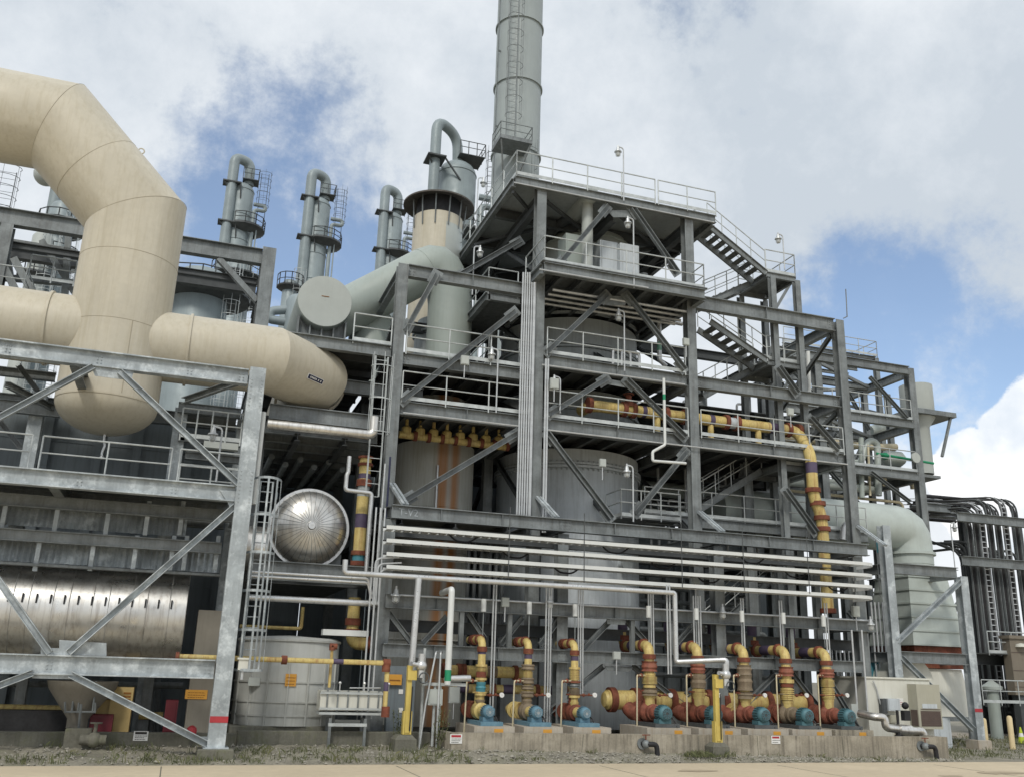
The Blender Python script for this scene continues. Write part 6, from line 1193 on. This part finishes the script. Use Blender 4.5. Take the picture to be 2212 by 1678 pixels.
for i, (x, yt_) in enumerate(((2092,1108),(2108,1095),(2122,1085),(2140,1078),(2158,1085),(2176,1072),(2200,1076))):
    q = P(x,1130,YK); zt = P(x,yt_,YK).z; x0 = q.x; zb = 1.5; w_ = .34; t = thing('vertical_cable_tray', ('%s vertical cable tray of the far right bundle, %s' % (('leftmost','second from left','third from left','middle','third from right','second from right','rightmost')[i], 'with bright ladder rungs' if i in (2,5) else 'packed with black cables')), 'cable tray', (x0,YK,zb), 'vertical cable trays at the far right')
    for s in (-w_/2, w_/2):
        pts = bend([(x0+s,YK+i*.03,zb),(x0+s,YK+i*.03,zt),(x0-.8+s*.4,YK+1.6,zt+.1),(x0-4,YK+3,zt)],.9,5); b = MB()
        for a, c in zip(pts, pts[1:]): b.bar(a, c, .03, .12, (0,1,0))
        b.build('side_rail', COND if i in (2,5) else STEEL, t)
    b = MB(); z = zb
    while z < zt-.3: b.box(x0-w_/2+.015,x0+w_/2,YK-.03+i*.03,YK+.0+i*.03,z,z+.045); z += .3
    if i in (2,5): b.build('rung', COND, t, kind='stuff')
    b = MB()
    for s in range(9): xx = x0-w_/2+.03+s*.036; b.tube(bend([(xx,YK+.06+i*.03,zb),(xx,YK+.06+i*.03,zt-.1),(xx-3,YK+2.2,zt)],.8,3), .026, 5)
    b.build('cables', BLK, t, kind='stuff')
for i in range(7): z = P(2040,1075+i*6,YK+2).z; pipe('horizontal_cable_tray', [(P(1990,1080,YK+2).x,YK+2+i*.3,z),(P(2110,1080,YK+2).x,YK+2+i*.3,z+.05)], .11, STEEL if i % 2 else BLK, 'dark horizontal cable run leading into the top of the vertical cable trays', 0, 6, 'cable run', group='cable runs into the vertical trays')
# brown building
a = P(2180,1378,39.); t = thing('brown_building', 'brown clad building corner with a wall lamp at the right photo edge', 'building', (a.x+2,39,0)); MB().box(a.x,a.x+9,39,39.5,P(2190,1500,39).z,a.z).build('wall', BROWNB, t, smooth=0); MB().box(a.x-.08,a.x+9.1,38.9,39.6,a.z,a.z+.16).build('roof', BROWNB, t, smooth=0)
b = MB(); q = P(2205,1393,38.9); b.lathe([(.01,.12),(.26,.05),(.3,-.08),(.01,-.1)], q, (0,0,1), 14); b.build('wall_lamp', SHEDM, t); b = MB()
for z in (.7,1.6,2.4): b.box(a.x+.02,a.x+9,38.985,38.998,a.z-z,a.z-z+.03)
b.build('panel_joint', BROWNG, t)
MB().box(a.x+.3,a.x+9,39.1,39.5,0,P(2190,1500,39).z-.02).build('undercroft', DKSTEEL, t, smooth=0)
b = MB(); z = P(2150,1480,38).z; rail(b,[(P(2120,1475,38).x,38,P(2120,1475,38).z-.9),(a.x+6,38,P(2120,1475,38).z-.9)],1.07,1.2); b.build('handrail', RAILM, t)
# ------------------------------------------------------------------ white shed with air conditioner
YH = 30.9; a, c = P(1880,1592,YH), P(2007,1466,YH)
t = thing('white_shed', 'small off white metal shed at the right end of the concrete wall', 'shed', ((a.x+c.x)/2,YH,.3)); zt = P(1940,1466,YH).z
MB().box(a.x,c.x,YH,33,.28,zt).build('wall', SHEDM, t, smooth=0); MB().box(a.x-.05,c.x+.05,YH-.06,33.05,zt,zt+.06).build('roof', SHEDM, t, smooth=0)
p0, p1 = P(1972,1573,YH-.35), P(2020,1478,YH-.35); ac = thing('air_conditioner', 'beige wall air conditioner with brown grille on the white shed', 'air conditioner', ((p0.x+p1.x)/2,YH-.35,p0.z)); MB().box(p0.x+.2,p1.x+.05,YH-.5,YH-.01,p0.z,p1.z).build('casing', BEIGEAC, ac, smooth=0)
hh = p1.z-p0.z; MB().box(p0.x+.3,p1.x-.02,YH-.515,YH-.503,p0.z+.1,p0.z+hh*.4).build('grille', BROWNG, ac, smooth=0); b = MB()
for k in range(9): z = p0.z+.14+k*.07; b.box(p0.x+.3,p1.x-.02,YH-.525,YH-.517,z,z+.02)
b.build('louvre', BROWNG, ac, smooth=0); MB().box(p0.x+.4,p1.x-.15,YH-.515,YH-.503,p0.z+hh*.46,p0.z+hh*.56).build('intake', VESS, ac, smooth=0); MB().box(p0.x+.185,p0.x+.198,YH-.45,YH-.1,p0.z+.1,p0.z+hh*.42).build('side_grille', BROWNG, ac, smooth=0)
def sbox(x0,x1,y0,y1,d,nm,m_,lab):
    a_, c_ = P(x0,y1,YH-.02), P(x1,y0,YH-.02); tt = thing(nm, lab, 'electrical box', ((a_.x+c_.x)/2,YH-d,a_.z)); MB().box(a_.x,c_.x,YH-d,YH-.004,a_.z,c_.z).build('body', m_, tt, smooth=0); MB().box(a_.x+.04,c_.x-.04,YH-d-.015,YH-d-.002,a_.z+.04,c_.z-.04).build('door', m_, tt, smooth=0)
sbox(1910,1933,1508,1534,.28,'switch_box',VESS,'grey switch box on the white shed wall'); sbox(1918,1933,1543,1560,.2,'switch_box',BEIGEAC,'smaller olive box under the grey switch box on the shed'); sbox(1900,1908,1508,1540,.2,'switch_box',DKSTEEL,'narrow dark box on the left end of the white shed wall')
sign('shed_notice', 1944, 1515, YH-.003, .3, .26, SIGNW, None, [(.5,REDINK),(.9,INK),(1,INK)], 'small faded notice on the white shed wall right of the switch box')
pipe('conduit', [P(1886,1470,YH-.1),P(1893,1485,YH-.1),P(1902,1520,YH-.1),P(1912,1535,YH-.1),P(1915,1550,YH-.1)], .03, COND, 'bent conduit crossing the left end of the white shed wall', .1, 7, 'conduit')
t = thing('silver_valve_set', 'chunky silver insulated valve and pipe in front of the white shed', 'valve', P(1920,1560,29.6)); q = P(1890,1548,29.6); b = MB(); b.tube(bend([q+V((-.2,.6,.1)),q,q+V((.35,-.1,0)),q+V((.35,-.1,-.35)),q+V((1.5,-.1,-.45)),q+V((2.0,-.1,-.45)),q+V((2.05,-.1,-1.1))],.15), .14, 12); b.build('run', SILV, t); b = MB(); b.tube([q+V((.9,-.1,-.42)),q+V((1.45,-.1,-.45))], .2, 16); b.build('insulated_body', SILV, t); b = MB(); c0 = q+V((.9,-.1,-.85)); b.ball(c0,.28,12); b.tube([c0+V((0,0,-.3)),c0+V((0,0,.5))],.1,10); b.build('actuator', BLK, t); b = MB(); b.tube([q+V((1.0,0,-.4)),q+V((1.0,0,.25))],.05,8); b.box(q.x+1.15,q.x+1.42,29.4,29.6,q.z-.1,q.z+.25); b.ball(q+V((1.3,-.1,.42)),.13,10); b.build('positioner', BLK, t)
# grey utility box, bollards, cone
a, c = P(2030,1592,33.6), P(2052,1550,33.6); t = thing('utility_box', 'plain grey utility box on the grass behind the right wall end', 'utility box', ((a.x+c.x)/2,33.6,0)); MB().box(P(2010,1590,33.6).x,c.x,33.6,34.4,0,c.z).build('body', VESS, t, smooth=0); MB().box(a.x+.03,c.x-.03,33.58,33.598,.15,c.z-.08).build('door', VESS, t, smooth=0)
for i, (x, yb0, yt0, lab) in enumerate(((2131,1612,1550,'left one of two cream bollards at the right edge'),(2188,1617,1545,'right one of two cream bollards, next to the lime cone'))):
    g_ = G(x, yb0); zt = P(x-3,yt0,g_.y).z; t = thing('bollard', lab, 'bollard', g_, 'cream bollards'); MB().lathe([(.115,-.05),(.115,zt-.1),(.09,zt-.03),(.04,zt),(.001,zt+.005)], (g_.x,g_.y,0), (0,0,1), 20).build('post', BOLL, t)
g_ = G(2208,1606); t = thing('traffic_cone', 'lime traffic cone with white collar at the right photo edge', 'traffic cone', g_); MB().lathe([(.17,.04),(.03,.74),(.001,.75)], g_, (0,0,1), 18).build('cone', CONE, t); MB().box(g_.x-.22,g_.x+.22,g_.y-.22,g_.y+.22,0,.04).build('base', BLK, t, smooth=0); MB().lathe([(.118,.32),(.085,.48)], g_, (0,0,1), 18).build('collar', SIGNW, t)
# right ground clutter
t = thing('access_platform', 'low grey access platform with rails beyond the white shed', 'platform', (P(2070,1540,38).x,38,0)); xa, xb = P(2035,1530,38).x, P(2098,1530,38).x; z = P(2060,1545,38).z; MB().box(xa,xb,38,40,z-.25,z).build('deck', STEEL, t, smooth=0); b = MB(); rail(b,[(xa,38,z),(xb,38,z),(xb,40,z)],1.07,.9); rail(b,[(xa,40,z),(xb,40,z)],1.07,.9); b.build('handrail', RAILM, t)
for x in (xa+.1, xb-.1): MB().box(x-.07,x+.07,38.02,38.16,0,z-.26).build('leg', STEEL, t, smooth=0)
t = thing('capped_vent', 'pale turquoise capped vent pipe right of the far column', 'vent', P(2142,1560,40)); q = P(2142,1480,40); MB().cyl((q.x,40,0),(q.x,40,q.z-.2),.3,18).build('pipe', GREEN, t); MB().lathe([(.5,-.2),(.52,-.05),(.1,.25),(.01,.27)], (q.x,40,q.z), (0,0,1), 18).build('cap', PALEP, t)
t = thing('equipment_skid', 'dark equipment skid with a white post behind the bollards', 'equipment', P(2170,1560,43)); q = P(2150,1560,43); MB().box(q.x,q.x+3.2,43,45,0,P(2150,1490,43).z).build('body', DKSTEEL, t, smooth=0); MB().box(q.x+1.3,q.x+1.75,42.7,42.98,0,P(2150,1495,43).z).build('post', SHEDM, t, smooth=0); b = MB(); b.tube([(q.x-.5,42.6,1.2),(q.x+5,42.6,1.1)],.06,8); b.build('pipe', STEEL, t)
a = G(2080,1590); sheet('concrete_pad', [(a.x-3,33.6),(a.x+12,33.6),(a.x+12,40),(a.x-3,40)], .004, CONCL) if 0 else None
b = MB(); q = G(2150,1592); b.poly([(q.x-2.5,q.y,.02),(q.x+6,q.y,.02),(q.x+6,q.y+3,.02),(q.x-2.5,q.y+3,.02)],.08); b.build('concrete_pad', CONCL, kind='structure', smooth=0)
# ------------------------------------------------------------------ small vessels and boxes high at right
t = thing('green_vessel', 'small pale vessel with green fittings on a bracket platform near the last column', 'vessel', P(1925,985,40)); q = P(1930,990,40); MB().lathe([(.01,-.75),(.25,-.7),(.42,-.45),(.42,.4),(.25,.65),(.01,.7)], q, (1,0,0), 22).build('shell', PALEP, t); b = MB(); b.tube([q+V((-1.6,-.6,0)),q+V((2,-.7,-.2))],.07,8); b.ball(q+V((-.8,-.3,0)),.2,10); b.build('fittings', GREENB, t); b = MB(); b.box(q.x-2,q.x+2.4,39.3,41.5,q.z-1.0,q.z-.85); b.build('platform', STEEL, t, smooth=0)
for dx in (-.9,.9): MB().tube([q+V((dx,-.2,-1.6)),q+V((dx,-.2,-.6))],.12,10).build('leg', CREAMP, t)
q = P(1978,988,38); MB().lathe([(.01,-.05),(.27,-.05),(.27,.05),(.01,.05)], (P(1978,988,YE-.5).x,YE-.5,P(1978,988,YE-.5).z), (0,-1,0), 22).build('round_plate', CAPM, label='pale round plate fixed on the last steel column', cat='plate')
q = P(1977,835,46); q2 = P(1977,890,46); t = thing('silo_top', 'grey cylindrical silo top on a bracket behind the last steel column', 'silo', q2); MB().lathe([(.6,-4),(.6,-1),(1.0,-.4),(1.0,q.z-q2.z),(.01,q.z-q2.z+.02)], (q.x,46,q2.z), (0,0,1), 26).build('shell', CAPM, t); MB().box(q.x-1.4,q.x+1.9,44.8,47.2,q2.z-.4,q2.z-.1).build('bracket_platform', STEEL, t, smooth=0); MB().bar((q.x+1.6,45,q2.z-.4),(q.x+.6,45,q2.z-3),.14,.14).build('brace', STEEL, t)
q = P(1903,1188,35); q2 = P(1903,1165,35); t = thing('turquoise_cylinder', 'small turquoise cylinder standing at the right end of the upper long beam', 'cylinder', q); MB().lathe([(.01,-.1),(.2,-.1),(.2,q2.z-q.z),(.12,q2.z-q.z+.12),(.01,q2.z-q.z+.14)], (q.x,35,q.z), (0,0,1), 16).build('body', TURQ, t); MB().cyl((q.x,35,q2.z),(q.x,35,q2.z+.35),.05,8).build('neck', COND, t)
# dark casings added to close the sky gaps in the lower right bays
for i, (x0, x1, z1, Y, m_, lab) in enumerate(((19.2,22.4,7.2,40,VESSD,'broad dark casing added against the sky behind the third and fourth large risers'),(22.8,25.9,6.9,41,PANEL,'dark panelled casing added against the sky behind the rightmost riser'),(15.6,19,5.6,36.5,PANEL,'pale blue grey panel casing behind the big vessel foot'))):
    if i == 2: continue
    t = thing('added_casing', lab, 'equipment', ((x0+x1)/2,Y,.3)); MB().box(x0,x1,Y,Y+2,.3,z1).build('casing', m_, t, smooth=0); b = MB()
    for k in range(4): x = x0+.3+k*(x1-x0-.6)/3; b.ibeam((x,Y-.08,.3),(x,Y-.08,z1-.1),.14,.14,.012,.01,(0,1,0))
    b.build('stiffener', STEEL, t)
t = thing('inner_stair', 'shaded grey stair flight behind the white trays in the right bay', 'staircase', (23,37,3)); stairs(t, (24.6,6.9), (20.8,4.0), 36.2, 37.1)
for i in range(9): conds([(1772+i*9,.035)], 1395, 1490, 33.5, 'thin vertical conduit in the dense bundle left of the end column of the low module', 'dense conduit bundle by the end column')
for i in range(5): conds([(1888+i*8,.04)], 1300, 1470, 34.5, 'thin vertical conduit above the white shed roof', 'conduits above the white shed')
sbx = P(1890,1470,34.8); MB().box(sbx.x-.6,sbx.x+1.2,34.8,35.4,sbx.z-.3,sbx.z+.8).build('blue_box', TURQ, label='dull turquoise box just above the white shed roof', cat='box', smooth=0)
for i,(x,y) in enumerate(((1847,1535),)): q = P(x,y,30.5); MB().box(q.x-.14,q.x+.14,30.5,30.65,q.z-.25,q.z+.25).build('push_button_box', CAPM, label='small pale push button box left of the low module end column', cat='electrical box', smooth=0)
pipe('antenna', [P(1822,688,YF),P(1830,684,YF),P(1829,660,YF),P(1827,625,YF)], .025, STEEL, 'thin whip antenna on top of the right column', 0, 5, 'antenna')
# ------------------------------------------------------------------ lamps
def lamp(x, y, Y, ybase, side, lab, s=.8):
    p = P(x, y, Y); zb = P(x,ybase,Y).z; t = thing('industrial_lamp', lab, 'lamp', (p.x+.32*side,Y,zb), 'caged industrial lamps')
    if ybase > y: MB().tube(bend([(p.x+.32*side*s,Y,zb),(p.x+.32*side*s,Y,p.z+.32*s),(p.x,Y,p.z+.36*s)],.15), .03, 7).build('pole', COND, t)
    MB().lathe([(.01,.24),(.06,.24),(.08,.13),(.09,.08),(.15,.06),(.16,.015),(.09,.0),(.01,.0)], p, (0,0,1), 18).lathe([(.035,.24),(.035,.34)], p, (0,0,1), 8).build('hood', COND, t)
    MB().lathe([(.085,0),(.09,-.11),(.07,-.16),(.01,-.18)], p, (0,0,1), 16).build('glass', GLASS, t)
    b = MB()
    for k in range(6): a = k*math.pi/3; b.tube([p+V((.11*math.cos(a),.11*math.sin(a),.0)),p+V((.11*math.cos(a),.11*math.sin(a),-.14)),p+V((.03*math.cos(a),.03*math.sin(a),-.2))], .008, 4)
    b.build('guard', COND, t)
for a in ((1335,330,YF-.35,432,1,'highest caged lamp, on a pole at the roof railing'),(1044,397,38,500,-1,'caged lamp on a pole against the sky right of the hooded stack'),(1037,547,34,640,-1,'caged lamp beside the dark stair under the left roof edge'),(1356,484,Y2-.05,620,1,'caged lamp on the platform railing under the roof'),(1336,684,YF-.25,800,1,'caged lamp on the second platform railing in front of the big vessel'),(1681,518,33,580,1,'caged lamp on the stair tower top landing'),(1062,768,YF-.3,890,1,'caged lamp at the right end of the left lower railing'),(1354,1020,31.5,1125,1,'caged lamp low at the right flank of the big vessel'),(460,940,29.5,1040,1,'caged lamp inside the upper bay of the pale left frame'),(1187,1302,30.6,1302,1,'caged lamp hung on the middle long beam, right of the tall conduits'),(1561,1324,30.6,1324,1,'caged lamp hung on the middle long beam beside the stepping silver pipe'),(1881,1350,30.6,1350,1,'caged lamp at the right end of the middle long beam'),(855,1288,30.6,1288,1,'caged lamp at the left end of the middle long beam'),(2062,1140,40,1235,-1,'caged lamp near the bundle of vertical cable trays'),(1197,828,YF-.3,890,1,'squat lamp box on the third platform railing next to the tall column')): lamp(*a)
# ------------------------------------------------------------------ small plant that fills the bays
t = thing('duct_walkway', 'railed grey walkway running along the front of the big bent duct', 'walkway', (P(1650,1130,34.6).x,34.6,0))
xa, xb = P(1385,1120,34.6).x, P(1862,1150,34.6).x; zw_ = (P(1500,1118,34.6).z+P(1850,1150,34.6).z)/2
MB().box(xa,xb,34.3,35.2,zw_-.05,zw_).build('deck', GRATE, t, smooth=0); MB().ibeam((xa,34.25,zw_-.25),(xb,34.25,zw_-.25),.42,.24,.03,.025).build('beam', STEEL, t)
b = MB(); rail(b, [(xa,34.25,zw_),(xb,34.25,zw_)], 1.07, 1.5); b.build('handrail', RAILM, t)
for x in (P(1690,1050,34.9).x, P(1605,1050,34.9).x): MB().ibeam((x,34.7,.4),(x,34.7,Z4-.3),.3,.3,.025,.02,(0,1,0)).build('column', STEEL, t)
t = thing('small_platform', 'small railed platform at the right foot of the big pale vessel', 'platform', (P(1420,1110,34).x,34,0)); xa, xb = P(1342,1100,33.6).x, P(1470,1110,33.6).x; z = P(1400,1118,33.6).z
MB().box(xa,xb,33.6,35,z-.06,z).build('deck', GRATE, t, smooth=0); b = MB(); rail(b, [(xa,35,z),(xa,33.6,z),(xb,33.6,z)], 1.07, 1.0); b.build('handrail', RAILM, t)
def run(lab, grp, items, m, r, cat='pipe', nm='small_pipe', rb=.15, seg=8):
    for pts in items: MB().tube(bend(pts, rb, 3), r, seg).build(nm, m, label=lab, cat=cat, group=grp)
# cables drooping under the trays
its = []
for k in range(9):
    x = 8+k*1.85; z = 5.45-.02*(k % 3)
    its.append([(x,30.1,6.9-(k % 3)*.4),(x+.35,30.15,6.62-(k % 3)*.4),(x+.8,30.1,6.6-(k % 3)*.4),(x+1.2,30.1,6.9-(k % 3)*.4)])
run('black cable drooping in a loop between the white cable trays', 'drooping tray cables', its, BLK, .03, 'cable', 'drooping_cable')
run('thin dark vertical pipe in the row behind the white trays between the two vessels', 'dark pipes between the vessels', [[(x,34.2,.6),(x,34.2,7.3)] for x in (10.0,10.25,10.5,10.85,11.1,11.35,12.6,12.85)], DKSTEEL, .07)
run('grey horizontal pipe low in the shade behind the large risers', 'shaded pipes behind the large risers', [[(17.5,36+.4*k,2.6+.62*k),(24.8,36+.4*k,2.6+.62*k),(24.8,36+.4*k,1.4+.62*k)] for k in range(8)], STEEL, .1)
run('pale thin pipe rising to a deck in the right bays behind the stairs', 'pale risers behind the stairs', [[(x,37.6,Z5),(x,37.6,Z5+h),(x+.6,37.6,Z5+h)] for x, h in ((19.4,3.0),(19.8,5.2),(20.3,2.4),(21.2,7.2),(21.5,7.2),(22.9,3.3),(23.3,5.6),(24.1,7.4),(24.9,3.2))], COND, .06)
run('pale pipe lying along the second platform behind the big vessel', 'pipes on the second platform', [[(12.3,33.6+.35*k,Z3+.35),(18.3,33.6+.35*k,Z3+.35)] for k in range(2)]+[[(15.6+.4*k,33.4,Z3+.1),(15.6+.4*k,33.4,Z3+1.0),(16.4+.4*k,33.4,Z3+1.0),(16.4+.4*k,33.4,Z3+.1)] for k in range(2)], SILVP, .07)
run('thin pipe strapped under the projecting upper platform', 'pipes under the upper platform', [[(12.5,32.4+.5*k,z2-.65),(18.8,32.4+.5*k,z2-.65)] for k in range(4)], COND, .06)
run('dull pipe rack line crossing the right bays at stair height', 'pipes at stair height', [[(20,39.6+.45*k,Z3+.4+.3*(k % 3)),(29,39.6+.45*k,Z3+.4+.3*(k % 3))] for k in range(9)], STEEL, .12)
run('slim vertical conduit on the left side of the lower module beside the trays', 'conduits left of the trays', [[(x,30.6,1.0),(x,30.6,7.6)] for x in (5.7,5.85,6.0)], COND, .03, 'conduit', 'conduit')
# small junction boxes and instruments, each told apart by where it hangs
def jb(x, y, Y, w_, h_, lab, m=CAPM, post=0):
    p = P(x, y, Y); t = thing('junction_box', lab, 'junction box', (p.x,Y,p.z-h_/2)); MB().box(p.x-w_/2,p.x+w_/2,Y-.12,Y,p.z-h_/2,p.z+h_/2).build('body', m, t, smooth=0); MB().box(p.x-w_*.42,p.x+w_*.42,Y-.135,Y-.122,p.z-h_*.42,p.z+h_*.42).build('lid', m, t, smooth=0); MB().tube([(p.x,Y-.06,p.z-h_/2),(p.x,Y-.06,p.z-h_/2-.5-post)], .022, 6).build('conduit', COND, t)
for a in ((1196,830,32.0,.34,.42,'pale junction box on the third platform rail right of the tall conduits'),(1003,780,32.0,.3,.34,'grey junction box on the left lower railing below the hooded stack'),(1300,1000,31.9,.25,.3,'small box on the beam above the big pale vessel flange'),(1500,1250,30.7,.3,.36,'grey box behind the trays on the second tall column'),(1090,1300,30.75,.26,.3,'grey box on the middle long beam left of its first hanging lamp'),(1330,1415,30.7,.26,.26,'grey box on the lowest long beam left of the first large riser'),(1705,890,32.1,.28,.3,'little box on the third platform rail above the yellow line supports'),(1480,740,32.1,.26,.3,'little box on the second platform beside the second tall column'),(1846,1320,30.7,.3,.4,'pale box on the right end column of the low module'),(980,1500,31.2,.35,.5,'dark switch box in the shade left of the leftmost blue pump',)): jb(*a)
# manway and nameplate on the big vessel, nozzles on the streaked one
dq = V((math.cos(R(-80)), math.sin(R(-80)), 0)); q_ = V((xb_,38.2,8.9))+dq*(rb_-.02)
t = thing('vessel_nameplate', 'small steel name plate on the big pale vessel below its flange', 'plate', q_); MB().bar(q_+dq*.03-V((0,0,.12)), q_+dq*.03+V((0,0,.12)), .35, .02, dq).build('panel', SILVP, t); b = MB()
for k in range(3): b.bar(q_+dq*.045+V((-.12,0,.06-.06*k)), q_+dq*.045+V((.12,0,.06-.06*k)), .02, .01)
b.build('lettering', INK, t)
# rails and braces in the right bay
for z in (zl[1], zl[2]):
    b = MB(); rail(b, [(XE0+.3,YE-.25,z),(X5-.3,YE-.25,z)], 1.07, 1.6); b.build('handrail', RAILM, rb)
for x in (P(1870,900,42).x, P(1920,900,42).x): colm(x, 42, Z5, zl[0]-.5, rb, STEEL, .28)
for k, x in enumerate((P(1740,900,YE).x, P(1820,900,YE).x, P(1890,900,YE).x)): brace(rb, (x,41.6,zl[2]), (x+1.6,41.6,zl[1]-.3), STEEL, .16); brace(rb, (x+1.6,41.4,zl[1]), (x,41.4,zl[0]-.3), STEEL, .16)
t = thing('roof_edge_scaffold', 'light steel lattice with ladder rungs on top of the rear pipe rack at the right', 'steel frame', (P(1870,760,47).x,47,16.4)); xa, xb = P(1690,740,47).x, P(1890,765,47).x; z = P(1860,770,47).z
for k in range(5): MB().ibeam((xa,47+k*.9,z-.1*k),(xb,47+k*.9,z-.1*k),.22,.16,.02,.015).build('beam', STEEL, t)
b = MB(); rail(b, [(xa,46.8,z+.1),(xb,46.8,z+.1),(xb,50.5,z+.1)], 1.0, 1.4); b.build('handrail', RAILM, t); colm(xb, 47, 8, z, t, STEEL, .3)
# rear left structure
t = thing('rear_left_steelwork', 'grey beams, braces and rails crowding the gap left of the main tan duct', 'steel frame', (-9,43.5,12)); Yk = 43.6
for a, b_, w_ in (((0,455),(30,640),.3),((60,470),(160,485),.25),((90,520),(165,640),.22),((0,520),(160,545),.25),((0,600),(160,612),.3),((150,470),(140,640),.28)): MB().bar(P(*a,Yk),P(*b_,Yk),w_,.25).build('brace', STEEL, t)
b = MB(); p, q = P(60,600,Yk-.5), P(160,606,Yk-.5); rail(b, [(p.x,Yk-.5,p.z),(q.x,Yk-.5,p.z)], 1.1, .8, .035); b.build('handrail', RAILM, t)
for i, (x, y0, y1, lab) in enumerate(((200,505,690,'x'),)): pass
# stains on the road
b = MB()
for i in range(26):
    c = V((rnd.uniform(-6,26), rnd.uniform(14,26), .0075+i*.0002)); n = 11; r0 = rnd.uniform(.15,.9); k = rnd.uniform(.25,.6)
    b.add([c+V((r0*(1+rnd.uniform(-.35,.35))*math.cos(2*math.pi*j/n), k*r0*(1+rnd.uniform(-.35,.35))*math.sin(2*math.pi*j/n), 0)) for j in range(n)], [tuple(range(n))])
STAIN = mat('road_stain', (.43,.355,.25), .85, 0, .12, 2, fine=.1); b.build('road_stain', STAIN, kind='structure', smooth=0)
# dim things under the drum in the lowest bay
run('dim yellow pipe deep in the lowest bay under the silver drum', 'dim yellow pipes under the drum', [[P(-10,1528,32.5),P(165,1532,32.5)],[P(300,1545,32.5),P(352,1545,32.5)]], YEL, .11, nm='yellow_line')
run('dark grey pipe deep in the lowest bay under the silver drum', 'dark pipes under the drum', [[P(-10,1475,33.5),P(395,1480,33.5)],[P(-10,1558,33),P(130,1560,33)],[P(325,1450,33),P(325,1585,33)],[P(340,1450,34),P(340,1585,34)]], STEEL, .1)
for x in (45, 318): q = P(x,1500,32.8); MB().ibeam((q.x,32.8,.3),(q.x,32.8,2.4),.3,.3,.02,.02,(0,1,0)).build('column', STEEL, fr)
b = MB(); q = P(60,1560,31.8); b.box(q.x-.9,q.x+1.1,31.8,32.6,.4,1.05); b.build('equipment_box', BLK, label='black equipment box low in the first bay left of the drain cone', cat='equipment', smooth=0)
# bundles inside the gap
run('dark pipe running front to back under the gap ceiling above the sunburst drum', 'ceiling pipes of the gap', [[(2.6+.55*k,36.5,10.2-.25*(k % 2)),(2.6+.55*k,44,10.2-.25*(k % 2))] for k in range(6)], STEEL, .12)
its = []
for k in range(16):
    x = P(2070,1200,42.6).x+.27*k; its.append([(x,42.4+.1*(k % 3),.8),(x,42.4+.1*(k % 3),zq1+rnd.uniform(2.2,3.3)),(x-1.2,44,zq1+rnd.uniform(2.6,3.4))])
run('dark vertical tube standing close behind the vertical cable trays at the far right', 'dark tubes behind the far right trays', its, DKSTEEL, .075, rb=.6)
